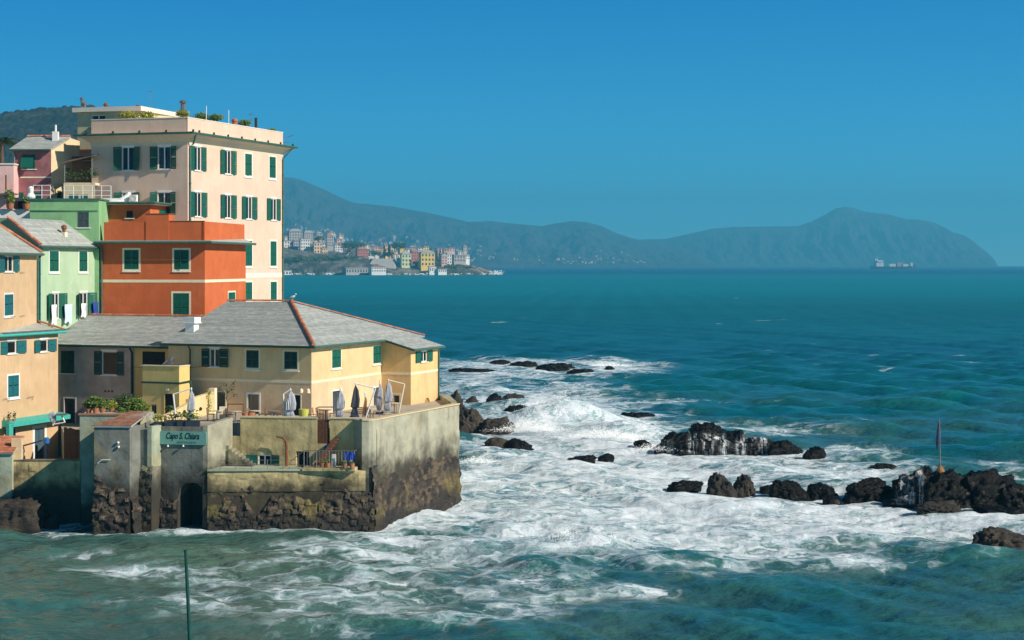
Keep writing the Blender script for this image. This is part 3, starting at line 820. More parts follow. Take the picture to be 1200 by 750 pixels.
def leaf_mesh(F, sh, z0, z1, sf, oh, of, mat, parent, name='shutter', label=None):
    """louvred shutter leaf hinged at sh, free edge at sf"""
    p0 = F.at(sh, oh); p1 = F.at(sf, of); dv = p1 - p0; w = float(np.hypot(*dv)); dv = dv / w
    n = V2(dv[1], -dv[0]); n = n if n.dot(F.n) > 0 else -n
    L = Fc(p0, dv, n); mb = MB(); t = .045
    for a, b in ((0, .07), (w - .07, w)): L.box(mb, a, b, z0, z1, 0, t)
    hgt = z1 - z0
    for zc in (z0 + .06, z0 + hgt * .48, z1 - .06): L.box(mb, .07, w - .07, zc - .06, zc + .06, .003, t - .003)
    k = max(4, int(hgt / .11))
    for i in range(k):
        z = z0 + .14 + (hgt - .28) * (i + .5) / k
        if abs(z - (z0 + hgt * .48)) < .09: continue
        a, b = .07, w - .07
        mb.hexa([L.pt(a, z - .045, t - .006), L.pt(b, z - .045, t - .006), L.pt(b, z - .033, t - .006), L.pt(a, z - .033, t - .006),
                 L.pt(a, z + .033, .006), L.pt(b, z + .033, .006), L.pt(b, z + .045, .006), L.pt(a, z + .045, .006)])
    o = mb.build(name, mat, parent)
    if label: o['label'] = label
    return o
def surround(F, mb, a, b, c, d, w=.13, o=.018):
    F.box(mb, a - w, a, c - w, d + w, 0, o); F.box(mb, b, b + w, c - w, d + w, 0, o)
    F.box(mb, a, b, d, d + w, 0, o); F.box(mb, a, b, c - w, c, 0, o)
def sash(F, a, b, c, d, parent, frame=None, glass=True, curtain=False, bars=0, mull=True):
    """white casement in an opening"""
    frame = frame or M['white']; mb = MB(); w = .07
    for x0, x1 in ((a, a + w), (b - w, b)): F.box(mb, x0, x1, c, d, -.12, -.05)
    for z0, z1 in ((c, c + w), (d - w, d)): F.box(mb, a + w, b - w, z0, z1, -.119, -.051)
    if mull: F.box(mb, (a + b) / 2 - .05, (a + b) / 2 + .05, c + w, d - w, -.118, -.045)
    for k in range(bars):
        z = c + (d - c) * (k + 1) / (bars + 1); F.box(mb, a + w, b - w, z - .02, z + .02, -.11, -.055)
    win = mb.build('window', frame, parent)
    if glass:
        g = MB(); F.box(g, a + w, b - w, c + w, d - w, -.095, -.088); g.build('pane', M['glass'], win)
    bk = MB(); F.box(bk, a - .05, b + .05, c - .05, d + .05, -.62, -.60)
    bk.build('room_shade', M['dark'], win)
    if curtain:
        cu = MB(); n = 8
        for (x0, x1) in ((a + .02, a + (b - a) * .36), (b - (b - a) * .36, b - .02)):
            pts = []
            for i in range(n + 1):
                x = x0 + (x1 - x0) * i / n; pts.append((x, -.2 - .03 * (i % 2)))
            for i in range(n):
                cu.poly([F.pt(pts[i][0], c, pts[i][1]), F.pt(pts[i + 1][0], c, pts[i + 1][1]), F.pt(pts[i + 1][0], d, pts[i + 1][1]), F.pt(pts[i][0], d, pts[i][1])])
        cu.build('curtain', M['curtain'], win)
    return win
def win_open(F, parent, holes, uL, u0, u1, uR, v0, v1, mat=None, sill=True, ang=.14, curtain=True, left=True, right=True, glass=True, mull=True, frame=None):
    mat = mat or M['green']
    a, b, c, d = F.rect(u0, v0, u1, v1); holes.append((a, b, c, d))
    w = sash(F, a, b, c, d, parent, curtain=curtain and random.random() < .75, glass=glass, mull=mull, frame=frame)
    ang *= random.uniform(.3, 1.5)
    if left: leaf_mesh(F, a - .02, c, d, F.rect(uL, v0, u1, v1)[0], .03, .03 + ang, mat, w)
    if right: leaf_mesh(F, b + .02, c, d, F.rect(u0, v0, uR, v1)[1], .03, .03 + ang, mat, w)
    if sill:
        s = MB(); F.box(s, a - .12, b + .12, c - .07, c - .004, -.1, .09); s.build('sill', M['white'], w)
    s = MB(); F.box(s, a - .06, b + .06, d + .004, d + .16, -.03, .03); s.build('lintel', M['white'], w)
    return w
def win_closed(F, parent, holes, u0, v0, u1, v1, mat=None, sur=None, sw=.13, tilt=0.0):
    mat = mat or M['green']
    a, b, c, d = F.rect(u0, v0, u1, v1); holes.append((a, b, c, d))
    mb = MB(); w = .05
    for x0, x1 in ((a, a + w), (b - w, b)): F.box(mb, x0, x1, c, d, -.13, -.07)
    for z0, z1 in ((c, c + w), (d - w, d)): F.box(mb, a + w, b - w, z0, z1, -.129, -.071)
    F.box(mb, a + w, b - w, c + w, d - w, -.128, -.12)
    win = mb.build('window', M['dark'], parent)
    m = (a + b) / 2
    leaf_mesh(F, a + .005, c + .01, d - .01, m - .008, -.03, -.03 + tilt, mat, win)
    leaf_mesh(F, b - .005, c + .01, d - .01, m + .008, -.03, -.03, mat, win)
    if sur is not None:
        s = MB(); surround(F, s, a, b, c, d, sw); s.build('surround', sur, win)
    s = MB(); F.box(s, a - .16, b + .16, c - .08 - (sw if sur is not None else 0), c - .006 - (sw if sur is not None else 0), -.02, .08); s.build('sill', M['white'], win)
    return win
def door(F, parent, holes, u0, v0, u1, v1, mat, frame=None, fw=.1, depth=-.12, double=False, open_dark=False):
    a, b, c, d = F.rect(u0, v0, u1, v1); holes.append((a, b, c, d))
    mb = MB(); fm = frame or M['white']
    F.box(mb, a - fw, a, c, d + fw, -.06, .025); F.box(mb, b, b + fw, c, d + fw, -.06, .025); F.box(mb, a, b, d, d + fw, -.06, .025)
    dr = mb.build('door', fm, parent)
    lf = MB(); F.box(lf, a, b, c, d, depth - .05, depth)
    if not open_dark:
        for k in range(2):
            x0, x1 = (a, (a + b) / 2) if k == 0 else ((a + b) / 2, b)
            for z0, z1 in ((c + .12, c + (d - c) * .42), (c + (d - c) * .48, d - .1)):
                if x1 - x0 > .22: F.box(lf, x0 + .08, x1 - .08, z0, z1, depth, depth + .02)
    lf.build('door_leaf', mat, dr)
    return dr

def slates(parent, a, b, c, d, mat=None, expo=.30, wid=.55, name='roof', slab=.10, seed=1, th=.028):
    """roof plane: eave a->b, top d->c (d above a); a slab with overlapping slates laid on it"""
    a, b, c, d = (Vector(p) for p in (a, b, c, d))
    nrm = (b - a).cross(d - a); nrm = nrm if nrm.length > 1e-6 else (b - a).cross(c - a)
    nrm.normalize(); nrm = nrm if nrm.z > 0 else -nrm
    mb = MB(); t = -nrm * slab
    if (c - d).length > .05: mb.hexa([a + t, b + t, c + t, d + t, a, b, c, d])
    else:
        mb.poly([a, b, c]); mb.poly([c + t, b + t, a + t]); mb.poly([a, a + t, b + t, b]); mb.poly([b, b + t, c + t, c]); mb.poly([c, c + t, a + t, a])
    roof = mb.build(name, M['slate'], parent)
    r = random.Random(seed); mb = MB()
    L = max((d - a).length, (c - b).length); n = max(2, int(L / expo)); ex = (b - a).normalized()
    for i in range(n):
        t0, t1 = i / n, min((i + 1.25) / n, 1.0)
        l0, r0, l1, r1 = a.lerp(d, t0), b.lerp(c, t0), a.lerp(d, t1), b.lerp(c, t1)
        W = (r0 - l0).length
        if W < .1: continue
        x = -(i % 2) * wid * .5 - r.random() * .1; rowt = r.random()
        while x < W:
            w = wid * r.uniform(.8, 1.2); xa, xb = max(x, 0), min(x + w - .012, W)
            x += w
            if xb - xa < .06: continue
            W1 = (r1 - l1).length
            off = (l1 - l0).dot(ex)
            q0, q1 = l0 + ex * xa, l0 + ex * xb
            ta, tb = min(max((xa - off), 0), W1), min(max((xb - off), 0), W1)
            if tb - ta < .02: continue
            p0, p1 = l1 + ex * ta, l1 + ex * tb
            lift = nrm * (th + r.uniform(0, .014)); lo = nrm * .002
            mb.tv = min(1, max(0, .5 * rowt + .5 * r.random() + r.gauss(0, .06)))
            bb = len(mb.v)
            mb.v.extend([tuple(v) for v in (q0 + lo, q1 + lo, p1 + lo, p0 + lo, q0 + lift, q1 + lift, p1 + lo * 2.5, p0 + lo * 2.5)])
            for f in ((4, 5, 6, 7), (0, 1, 5, 4), (1, 2, 6, 5), (3, 0, 4, 7)):
                mb.f.append([bb + k for k in f]); mb.t.append(mb.tv)
    mb.build('slates', mat or M['slate'], roof, kind='stuff')
    return roof
def hip_tiles(parent, a, b, r=.16, name='ridge_tiles', lift=.06, step=.38):
    a, b = Vector(a), Vector(b); n = max(2, int((b - a).length / step)); ax = (b - a).normalized()
    sd = ax.cross(Vector((0, 0, 1))).normalized(); up = sd.cross(ax); mb = MB()
    for i in range(n):
        p, q = a.lerp(b, i / n), a.lerp(b, min(1, (i + 1.12) / n)); mb.tv = random.random()
        k0 = len(mb.v); m = 6
        for c, rr in ((p, r), (q, r * .86)):
            for k in range(m + 1):
                w = math.pi * k / m; mb.v.append(tuple(c + sd * math.cos(w) * rr + up * (math.sin(w) * rr + lift - .05)))
        for k in range(m): mb.f.append([k0 + k, k0 + k + 1, k0 + m + 2 + k, k0 + m + 1 + k]); mb.t.append(mb.tv)
        mb.f.append([k0 + k for k in range(m + 1)]); mb.t.append(mb.tv)
    return mb.build(name, M['terra'], parent, kind='stuff')
def gutter(parent, a, b, r=.09, mat=None, name='gutter'):
    a, b = Vector(a), Vector(b); mb = MB(); mb.tube([a, b], r, 8)
    n = max(2, int((b - a).length / 1.2)); 
    for i in range(n):
        p = a.lerp(b, (i + .5) / n); mb.box((p.x, p.y, p.z - .1), .05, .05, .1)
    return mb.build(name, mat or M['gutter'], parent)
def downpipe(parent, pts, r=.06, mat=None):
    mb = MB(); mb.tube(pts, r, 7)
    for i in range(len(pts) - 1):
        p, q = Vector(pts[i]), Vector(pts[i + 1])
        if abs(p.z - q.z) > 2:
            for k in range(1, int(abs(p.z - q.z) / 1.6)):
                c = p.lerp(q, k * 1.6 / abs(p.z - q.z)); mb.lathe((c.x, c.y, c.z), [(r * 1.35, 0), (r * 1.35, .07)], 7)
    return mb.build('downpipe', mat or M['gutter'], parent)
def band(parent, F, s0, s1, z0, z1, mat, o=.02, name='string_course'):
    mb = MB(); F.box(mb, s0, s1, z0, z1, 0, o); return mb.build(name, mat, parent)
def v3(p, z): return Vector((p[0], p[1], z))
T = 6.9     # restaurant terrace level

# ------------------------------------------------------------------ ground under the village
def ground():
    plan = [(-9.9, 117.9), (-4.9, 129.0), (-4.6, 133), (-5.2, 140.5), (-6.5, 145), (-9, 152), (-15, 168), (-24, 185), (-60, 240), (-170, 260), (-170, 141), (-37, 141), (-30.6, 136), (-30.4, 121.5), (-26, 119.3), (-19.3, 119.3)]
    mb = MB(); mb.prism(plan, -3, T - .02)
    mb.build('ground', M['pave'], kind='structure')
    # landing before the mauve house, a little lower
    mb = MB(); mb.prism([(-30.65, 125.6), (-30.65, 137), (-37.5, 142), (-36.4, 138), (-35.3, 133.6), (-33.9, 129.0)], -3, 5.3)
    mb.build('landing', M['pave'], kind='structure')
    # the lower yard by the water on the left
    mb = MB(); mb.prism([(-170, 112), (-60, 112), (-45, 119.1), (-30.6, 119.1), (-30.6, 125.5), (-33.9, 128.9), (-35.3, 133.5), (-60, 140), (-170, 140)], -3, 2.95)
    mb.build('yard', M['pave'], kind='structure')
M['pave'] = plain('terrace_paving', (.40, .36, .29), .9, .15, 1.5)
ground()

# ------------------------------------------------------------------ the yellow restaurant house with the hipped slate roof
def yellow_house():
    th = 22; d, n, r, q = dirs(th)
    C = V2(G(365, 125), 125.0); W = 12.3; L = 18.3
    A = C - d * W; ze = Z(404, 125)
    root = thing('yellow_house', 'pale yellow house with a hipped grey slate roof standing on the sea wall terrace', 'house', (A[0], A[1], T))
    zs = 18 - (447.8 - V0) * 125 / FP
    my = plaster('yellow_render', (.73, .53, .285), (.73, .52, .325), zs, .2)
    myr = plaster('warm_shade_annex_render', (.74, .50, .22), (.74, .50, .25), zs, .2)  # oranger than the house: warm bounced light in the shade is painted in
    FF = Fc(A, d, n); FR = Fc(C, r, q)
    z0 = T - 1.0
    # camera side
    h = []
    win_open(FF, root, h, 237.4, 245.7, 257, 268.4, 408.7, 430, M['darkgreen'], curtain=False, glass=True, frame=M['white'])
    win_closed(FF, root, h, 288.6, 410.4, 303.3, 431, M['darkgreen'], M['trim'], .12)
    win_closed(FF, root, h, 333.2, 412, 348.4, 432.4, M['darkgreen'], M['trim'], .12)
    door(FF, root, h, 249.5, 459.5, 264, 491, M['pane_grey'], M['trim'], .14)
    door(FF, root, h, 290.5, 462, 303.5, 490.5, M['pane_grey'], M['white'], .13)
    door(FF, root, h, 342, 463, 352, 496, M['dark'], M['trim'], .10, open_dark=True)
    mb = MB(); wall_face(mb, FF, 0, W, z0, ze - .02, h)
    mb.build('wall', my, root)
    band(root, FF, 0, W, zs - .11, zs + .08, M['trimpale'])
    # right side, up to the annex
    h = []; sa = FR.su(447)
    win_closed(FR, root, h, 389, 409.8, 399.4, 430.7, M['green'], M['trimpale'], .10)
    win_closed(FR, root, h, 437.2, 405.5, 446, 425.6, M['green'], M['trimpale'], .10)
    door(FR, root, h, 389.5, 458, 400, 486, M['pane_grey'], M['white'], .10)
    door(FR, root, h, 437.5, 454, 445.5, 478, M['pane_grey'], M['white'], .10)
    mb = MB(); wall_face(mb, FR, 0, sa, z0, ze - .02, h); wall_face(mb, FR, sa, L, z0, ze - .02, [])
    mb.build('wall', my, root)
    band(root, FR, 0, sa - .03, zs - .12, zs + .08, M['trimpale'])
    # far and left walls
    B = C + r * L; A2 = A + r * L
    mb = MB(); zr = Z(354, 136); i_h = 6.86; m = L / 2
    mb.poly([v3(B, z0), v3(A2, z0), v3(A2, ze - .02), v3(B, ze - .02)])
    mb.poly([v3(A2, z0), v3(A, z0), v3(A, ze - .02), v3(A + r * m, zr - .15), v3(A2, ze - .02)])
    mb.build('wall', my, root)
    # annex
    D = FR.at(sa); AW = 2.58; FA = Fc(D, d, n); E = D + d * AW; FE = Fc(E, r, q); AL = 5.3
    za = Z(408, 134.7)
    h = []
    a_, b_, c_, d_ = FA.rect(460.5, 462.5, 468.5, 473.5); h.append((a_, b_, c_, d_)); sash(FA, a_, b_, c_, d_, root, frame=M['trimpale'], mull=False)
    s = MB(); surround(FA, s, a_, b_, c_, d_, .12); s.build('surround', M['trimpale'], root)
    mb = MB(); wall_face(mb, FA, 0, AW, z0, za - .02, h)
    mb.poly([FA.pt(0, za - .02), FA.pt(AW, za - .02), FA.pt(0, ze - .06)])
    h = []
    win_open(FE, root, h, 486.8, 493.2, 500.3, 506, 411.5, 424, M['green'], curtain=False, ang=.05)
    wall_face(mb, FE, 0, AL, z0, za - .02, h + [FE.rect(497.2, 466, 503.8, 479)])
    F2 = D + r * AL
    mb.poly([v3(E + r * AL, z0), v3(F2, z0), v3(F2, ze - .06), v3(E + r * AL, za - .02)])
    mb.build('wall', myr, root)
    band(root, FA, 0, AW, zs - .11, zs + .08, M['trimpale'])
    band(root, FE, .02, AL, zs - .11, zs + .08, M['trimpale'])
    # arched niche with a brown door
    a, b, c, dd = FE.rect(497.2, 466, 503.8, 479); mb = MB(); k = 10
    ring = [FE.pt(a, c, -.1), FE.pt(b, c, -.1)] + [FE.pt((a + b) / 2 + (b - a) / 2 * math.cos(math.pi * j / k), dd - (b - a) / 2 + (b - a) / 2 * math.sin(math.pi * j / k), -.1) for j in range(k + 1)]
    mb.poly(ring); mb.build('arched_door', M['wooddoor'], root)
    mb = MB(); R_ = (b - a) / 2
    for j in range(k):
        p, w = math.pi * j / k, math.pi * (j + 1) / k
        f = lambda t, rr, o: FE.pt((a + b) / 2 + rr * math.cos(t), dd - R_ + rr * math.sin(t), o)
        mb.hexa([f(p, R_, -.09), f(w, R_, -.09), f(w, R_ * 1.45, -.09), f(p, R_ * 1.45, -.09), f(p, R_, .004), f(w, R_, .004), f(w, R_ * 1.45, .004), f(p, R_ * 1.45, .004)])
    mb.build('arch', myr, root)
    # roof
    o = .42; zo = ze - .10
    Cx = C + d * o - r * o; Ax = A - d * o - r * o; Bx = C + d * o + r * (L + o); A2x = A - d * o + r * (L + o)
    R = C - d * i_h + r * m; RL = A - d * o + r * m
    slates(root, v3(Ax, zo), v3(Cx, zo), v3(R, zr), v3(RL, zr), seed=3)
    slates(root, v3(Cx, zo), v3(Bx, zo), v3(R, zr), v3(R, zr), seed=4)
    slates(root, v3(Bx, zo), v3(A2x, zo), v3(RL, zr), v3(R, zr), seed=5)
    p0 = C + d * o + r * (sa - .25); p1 = C + d * o + r * (sa + AL + .3)
    e0 = D + d * (AW + .35) - r * .25; e1 = D + d * (AW + .35) + r * (AL + .3)
    slates(root, v3(e0, za - .06), v3(e1, za - .06), v3(p1, zo + .02), v3(p0, zo + .02), seed=6)
    hip_tiles(root, v3(Cx, zo + .08), v3(R, zr + .08)); hip_tiles(root, v3(Bx, zo + .08), v3(R, zr + .08), .09); hip_tiles(root, v3(RL, zr + .05), v3(R, zr + .05), .14)
    gutter(root, v3(Ax - r * .06, zo - .06), v3(Cx - r * .06 + d * .05, zo - .06), .09, M['darkgreen'])
    gutter(root, v3(Cx + d * .06, zo - .06), v3(C + d * (o + .06) + r * (sa - .3), zo - .06))
    gutter(root, v3(e0 + d * .06, za - .13), v3(e1 + d * .06, za - .13))
    vb = MB(); vb.tube([v3(p0, zo - .07), v3(e0, za - .14)], .08, 6); vb.build('verge_board', M['darkgreen'], root)
    sx = FF.su(223.5); downpipe(root, [FF.pt(sx, zo - .1, .36), FF.pt(sx, zo - .45, .1), FF.pt(sx, T, .1)], .06, M['darkgreen'])
    q_ = FE.at(AL - .12, .08); downpipe(root, [(*(q_ + q * .25), za - .2), (*q_, za - .5), (*q_, T)], .07)
    # white chimney at the left end of the roof
    ch = MB(); cx = A + r * 2.4 + d * .55; zc = zo + .95
    ch.box((cx[0], cx[1], zo + .2), .78, .7, 1.25, -math.radians(th)); c1 = ch.build('chimney', M['white'], root)
    ch = MB(); ch.box((cx[0] - .05, cx[1], zo + 1.45), 1.25, 1.0, .06, -math.radians(th)); ch.box((cx[0] - .05, cx[1], zo + 1.51), 1.12, .9, .42, -math.radians(th)); ch.build('chimney_cap', M['white'], c1)
    # brackets with lamps by the corner
    for su_ in (355, 363):
        s_, z_ = FF.hit(su_, 459.5)
        mb = MB(); mb.tube([FF.pt(s_, z_ - .1, 0), FF.pt(s_, z_, .25)], .02, 6); mb.lathe(FF.pt(s_, z_ - .12, .25), [(.05, 0), (.16, .08), (.13, .32), (.04, .4)], 10); mb.build('wall_lamp', M['trimpale'], root)
    return dict(A=A, d=d, n=n, r=r, q=q, C=C, ze=ze, FF=FF, FR=FR, R=R, zr=zr, FA=FA, sa=sa)
M['pane_grey'] = plain('grey_glazed_door', (.06, .065, .07), .2, .2, 3, spec=.6)
M['trimpale'] = plain('pale_trim', (.80, .70, .50), .85, .05, 3)
M['wooddoor'] = plain('brown_arched_door', (.42, .22, .09), .7, .2, 5)
YH = yellow_house()

# ------------------------------------------------------------------ the mauve row house behind the terrace, and the yellow balcony block
def row_house():
    A, d, n, r, q = (YH[k] for k in 'Adnrq')
    P1 = A + r * 2.5; P0 = P1 - d * 13.5; W = 13.5
    F = Fc(P0, d, n); ze = Z(406, P1[1]) + .05
    root = thing('row_house', 'mauve and ochre row house under a long grey slate roof left of the yellow house', 'house', (P0[0], P0[1], T))
    mm = plaster('mauve_render', (.46, .36, .32), None, 0, .55, (.22, .15, .12), .14); mo = plaster('ochre_render', (.62, .42, .17), None, 0, .3)
    h = []; D = M['darkgreen']
    win_closed(F, root, h, 71.5, 411, 87, 437.5, D, None)
    win_open(F, root, h, 111, 119.5, 137, 145, 411.8, 439.5, D, curtain=False, ang=.06, mull=False)
    win_closed(F, root, h, 167, 412, 193.5, 428, M['dark'], None)
    door(F, root, h, 75.5, 467, 88, 496, M['pane_grey'], M['white'], .10)
    a, b, c, e = F.rect(121, 467, 135.5, 481); h.append((a, b, c, e)); sash(F, a, b, c, e, root, mull=True)
    sm = F.su(157); z0 = T - 2.5
    mb = MB(); wall_face(mb, F, 0, sm, z0, ze - .02, h); mb.build('wall', mm, root)
    mb = MB(); wall_face(mb, F, sm, W, z0, ze - .02, h)
    bk = r * 6.2
    zr = ze + 2.05
    mb.poly([v3(P0 + bk, z0), v3(P0, z0), v3(P0, ze - .02), v3(P0 + bk, zr - .1)]); mb.poly([v3(P1 + bk, z0), v3(P0 + bk, z0), v3(P0 + bk, zr - .1), v3(P1 + bk, zr - .1)])
    mb.build('wall', mo, root)
    slates(root, v3(P0 - r * .4 - d * .2, ze - .08), v3(P1 - r * .4, ze - .08), v3(P1 + bk, zr), v3(P0 + bk - d * .2, zr), seed=8)
    hip_tiles(root, v3(P0 + bk, zr + .02), v3(P1 + bk, zr + .02), .13)
    gutter(root, v3(P0 - r * .47, ze - .14), v3(P1 - r * .47 - d * .3, ze - .14), .09, M['darkgreen'])
    s_ = F.su(155.3); downpipe(root, [F.pt(s_, ze - .2, .42), F.pt(s_, ze - .6, .1), F.pt(s_, T, .1)], .09, M['darkgreen'])
    for k in range(3):
        s_, z_ = F.hit(123.5 + 4 * k, 458.5); mb = MB(); F.box(mb, s_ - .07, s_ + .07, z_ - .07, z_ + .07, 0, .03); mb.build('vent', M['dark'], root)
    # balcony block
    root2 = thing('balcony_block', 'small yellow block with a roof terrace between the row house and the yellow house', 'building', (G(167, 127.5), 127.5, T))
    p = V2(G(167, 127.5), 127.5); B = Fc(p, d, n); wb = B.su(210); my = plaster('balcony_yellow', (.74, .55, .21), None, 0, .25)
    pr = B.at(wb); FRr = Fc(pr, r, q); lb = FRr.su(222.3)
    zt = Z(429, 127); zl = Z(448, 127)
    h = []; h2 = []
    door(B, root2, h, 193, 461.5, 203.5, 486, M['dark'], M['ochre'], .05, open_dark=True)
    a, b, c, e = B.rect(177, 474, 183.5, 487); h.append((a, b, c, e)); sash(B, a, b, c, e, root2, mull=False, frame=M['metal'])
    mb = MB(); wall_face(mb, B, 0, wb, T - .5, zl, h); wall_face(mb, FRr, 0, lb, T - .5, zl, h2)
    mb.poly([B.pt(0, T - .5, -lb - 1), B.pt(0, T - .5), B.pt(0, zl), B.pt(0, zl, -lb - 1)])
    mb.poly([B.pt(0, zl), B.pt(wb, zl), B.pt(wb, zl, -lb - .4), B.pt(0, zl, -lb - .4)])
    mb.build('wall', my, root2)
    mb = MB(); B.box(mb, 0, wb - .22, zl + .004, zt, -.22, 0); FRr.box(mb, 0, lb, zl + .004, zt - .002, -.22, 0); mb.build('parapet', my, root2)
    mb = MB(); B.box(mb, -.06, wb - .235, zt + .003, zt + .06, -.27, .05); FRr.box(mb, -.05, lb, zt + .003, zt + .06, -.24, .05); mb.build('coping', M['trimpale'], root2)
    mb = MB(); mb.tube([B.pt(-.05, zl - .02, .07), B.pt(wb + .07, zl - .02, .07), FRr.pt(lb, zl + .05, .07), ], .07, 7); mb.build('gutter', M['darkgreen'], root2)
    mb = MB(); mb.tube([FRr.pt(lb - .05, zl, .08), FRr.pt(lb + .2, zl - .5, .08), FRr.pt(lb + .2, T, .08)], .055, 7); mb.build('downpipe', M['gutter'], root2)
    s_, z_ = B.hit(197, 456.5); mb = MB(); B.box(mb, s_ - .12, s_ + .12, z_ - .06, z_ + .06, 0, .12); mb.build('wall_lamp', M['white'], root2)
    mb = MB(); mb.tube([B.pt(wb * .32, zt, -1.2), B.pt(wb * .5, zt + .75, -1.5)], .03, 6); mb.tube([B.pt(wb * .55, zt, -1.2), B.pt(wb * .5, zt + .75, -1.5)], .03, 6)
    mb.poly([B.pt(wb * .3, zt + .05, -1.1), B.pt(wb * .48, zt + .7, -1.5), B.pt(wb * .54, zt + .5, -1.8), B.pt(wb * .4, zt, -1.8)])
    t = mb.build('folded_sun_chair', M['greycloth'], origin=B.pt(wb * .5, zt - 1, -1.3)); tag(t, 'grey folded deck chair on the roof of the small yellow block', 'deck chair')
M['ochre'] = plain('ochre_frame', (.62, .45, .16), .8, .1, 4)
row_house()

# ------------------------------------------------------------------ peach house at the left edge
def peach_house():
    P = V2(G(68, 133), 133.0); t = math.atan2(.33, .94); dv = V2(math.sin(t), math.cos(t)); nv = V2(math.cos(t), -math.sin(t))
    F = Fc(P, dv, nv)
    root = thing('peach_house', 'peach painted house with blue green shutters at the left edge of the photo', 'house', (P[0], P[1], 2.9))
    mp = plaster('peach_render', (.62, .43, .255), None, 0, .25, (.45, .33, .2), .06)
    z1 = Z(389, 130); s0 = -9.2
    h = []; bg = M['bluegreen']
    win_open(F, root, h, -2, 8.5, 19, 29.5, 399.5, 414.5, bg, left=False, ang=.05, curtain=False, mull=False)
    a, b, c, e = h[-1]
    leaf_mesh(F, F.su(0.5), c, e, F.su(8), .03, .05, bg, root)
    win_open(F, root, h, 39.8, 46.7, 56, 64.8, 398, 412.3, bg, ang=.05, curtain=False, mull=False)
    win_closed(F, root, h, 9.3, 440, 22, 465, bg, M['white'], .14)
    door(F, root, h, 40.5, 502, 52, 540, M['pane_blue'], M['white'], .28)
    a, b, c, e = F.rect(6, 500, 20, 527); h.append((a, b, c, e)); sash(F, a, b, c, e, root, mull=False)
    mb = MB(); wall_face(mb, F, s0, 0, 2.4, z1, h)
    mb.poly([F.pt(0, 2.4), F.pt(0, 2.4, -9), F.pt(0, z1, -9), F.pt(0, z1)]); mb.poly([F.pt(s0, 2.4, -9), F.pt(s0, 2.4), F.pt(s0, z1), F.pt(s0, z1, -9)]); mb.poly([F.pt(s0, z1), F.pt(0, z1), F.pt(0, z1, -9), F.pt(s0, z1, -9)])
    mb.build('wall', mp, root)
    # upper storeys, set back along a line that closes on the lower front
    FU = Fc((-37.5, 134.6), (0.02, 1.0), (1.0, -0.02)); zu = Z(296, 134.6); h = []
    win_open(FU, root, h, -3, 5, 15.5, 21, 300, 318.5, bg, curtain=False, ang=.05)
    win_closed(FU, root, h, 5.2, 345, 15.5, 369.5, bg, M['white'], .12)
    mb = MB(); wall_face(mb, FU, -10.2, 0, z1 - .2, zu, h); mb.poly([FU.pt(-10.2, z1 - .2, -9), FU.pt(-10.2, z1 - .2), FU.pt(-10.2, zu), FU.pt(-10.2, zu + 4, -6), FU.pt(-10.2, zu, -9)]); mb.poly([FU.pt(0, z1 - 6), FU.pt(0, z1 - 6, -9), FU.pt(0, zu, -9), FU.pt(0, zu + 4.6, -6), FU.pt(0, zu)])
    mb.build('wall', mp, root)
    # low slate skirt roof between the two
    e0 = F.at(s0, .35); e1 = F.at(.35, .35); a0 = FU.at(-24, .02); a1 = FU.at(.2, .02)
    f0 = F.at(-7.4, .35)
    slates(root, v3(f0, z1 - .06), v3(e1, z1 - .06), v3(a1, z1 + .55), v3(FU.at(-9.6, .02), z1 + .12), seed=12, name='skirt_roof')
    gutter(root, v3(F.at(s0, .42), z1 - .12), v3(F.at(.45, .42), z1 - .12), .11, M['teal'])
    hip_tiles(root, v3(e1, z1 + .02), v3(a1, z1 + .65), .13)
    # main roof
    o = .35
    slates(root, FU.pt(-10.5, zu - .08, o), FU.pt(.35, zu - .08, o), FU.pt(.35, zu + 4.0, -6.0), FU.pt(-10.5, zu + 4.0, -6.0), seed=13)
    hip_tiles(root, FU.pt(.3, zu, o), FU.pt(.3, zu + 4.08, -6.0), .15, name='verge_tiles')
    gutter(root, FU.pt(-10.5, zu - .15, o + .08), FU.pt(.45, zu - .15, o + .08), .10)
    downpipe(root, [FU.pt(.2, zu - .2, .3), FU.pt(.1, zu - .7, .09), FU.pt(.1, z1 + .5, .09)], .07)
    for u, v in ((25, 319), (25, 370), (14, 371)):
        s_, z_ = FU.hit(u, v); mb = MB(); mb.tube([FU.pt(s_ - .5, z_, .12), FU.pt(s_ + .5, z_, .12)], .015, 5); mb.tube([FU.pt(s_ - .45, z_, 0), FU.pt(s_ - .45, z_, .14)], .012, 5); mb.build('clothes_bar', M['rust'], root)
    for u, v in ((34, 465), (6, 467)):
        s_, z_ = F.hit(u, v); mb = MB(); mb.tube([F.pt(s_ - .35, z_, .15), F.pt(s_ + .35, z_, .15), F.pt(s_ + .35, z_ - .3, 0)], .018, 5); mb.build('clothes_bar', M['rust'], root)
    # teal canopy over the yard
    zc0 = F.hit(3, 497)[1]; mb = MB()
    sa, sb = F.su(2), F.su(71)
    mb.hexa([F.pt(sa, zc0 - .2, .9), F.pt(sb, zc0 - .2, .9), F.pt(sb, zc0 - .2, -.02), F.pt(sa, zc0 - .2, -.02), F.pt(sa, zc0 + .12, .9), F.pt(sb, zc0 + .12, .9), F.pt(sb, zc0 + .3, -.02), F.pt(sa, zc0 + .3, -.02)])
    cn = mb.build('canopy', M['teal'], root)
    mb = MB(); F.box(mb, sa - .35, sa + .15, zc0 - 1.5, zc0 + .1, .62, .9); mb.build('canopy_post', M['teal'], root)
    return F
M['pane_blue'] = plain('blue_grey_door', (.06, .11, .14), .4, .15, 3)
PF = peach_house()

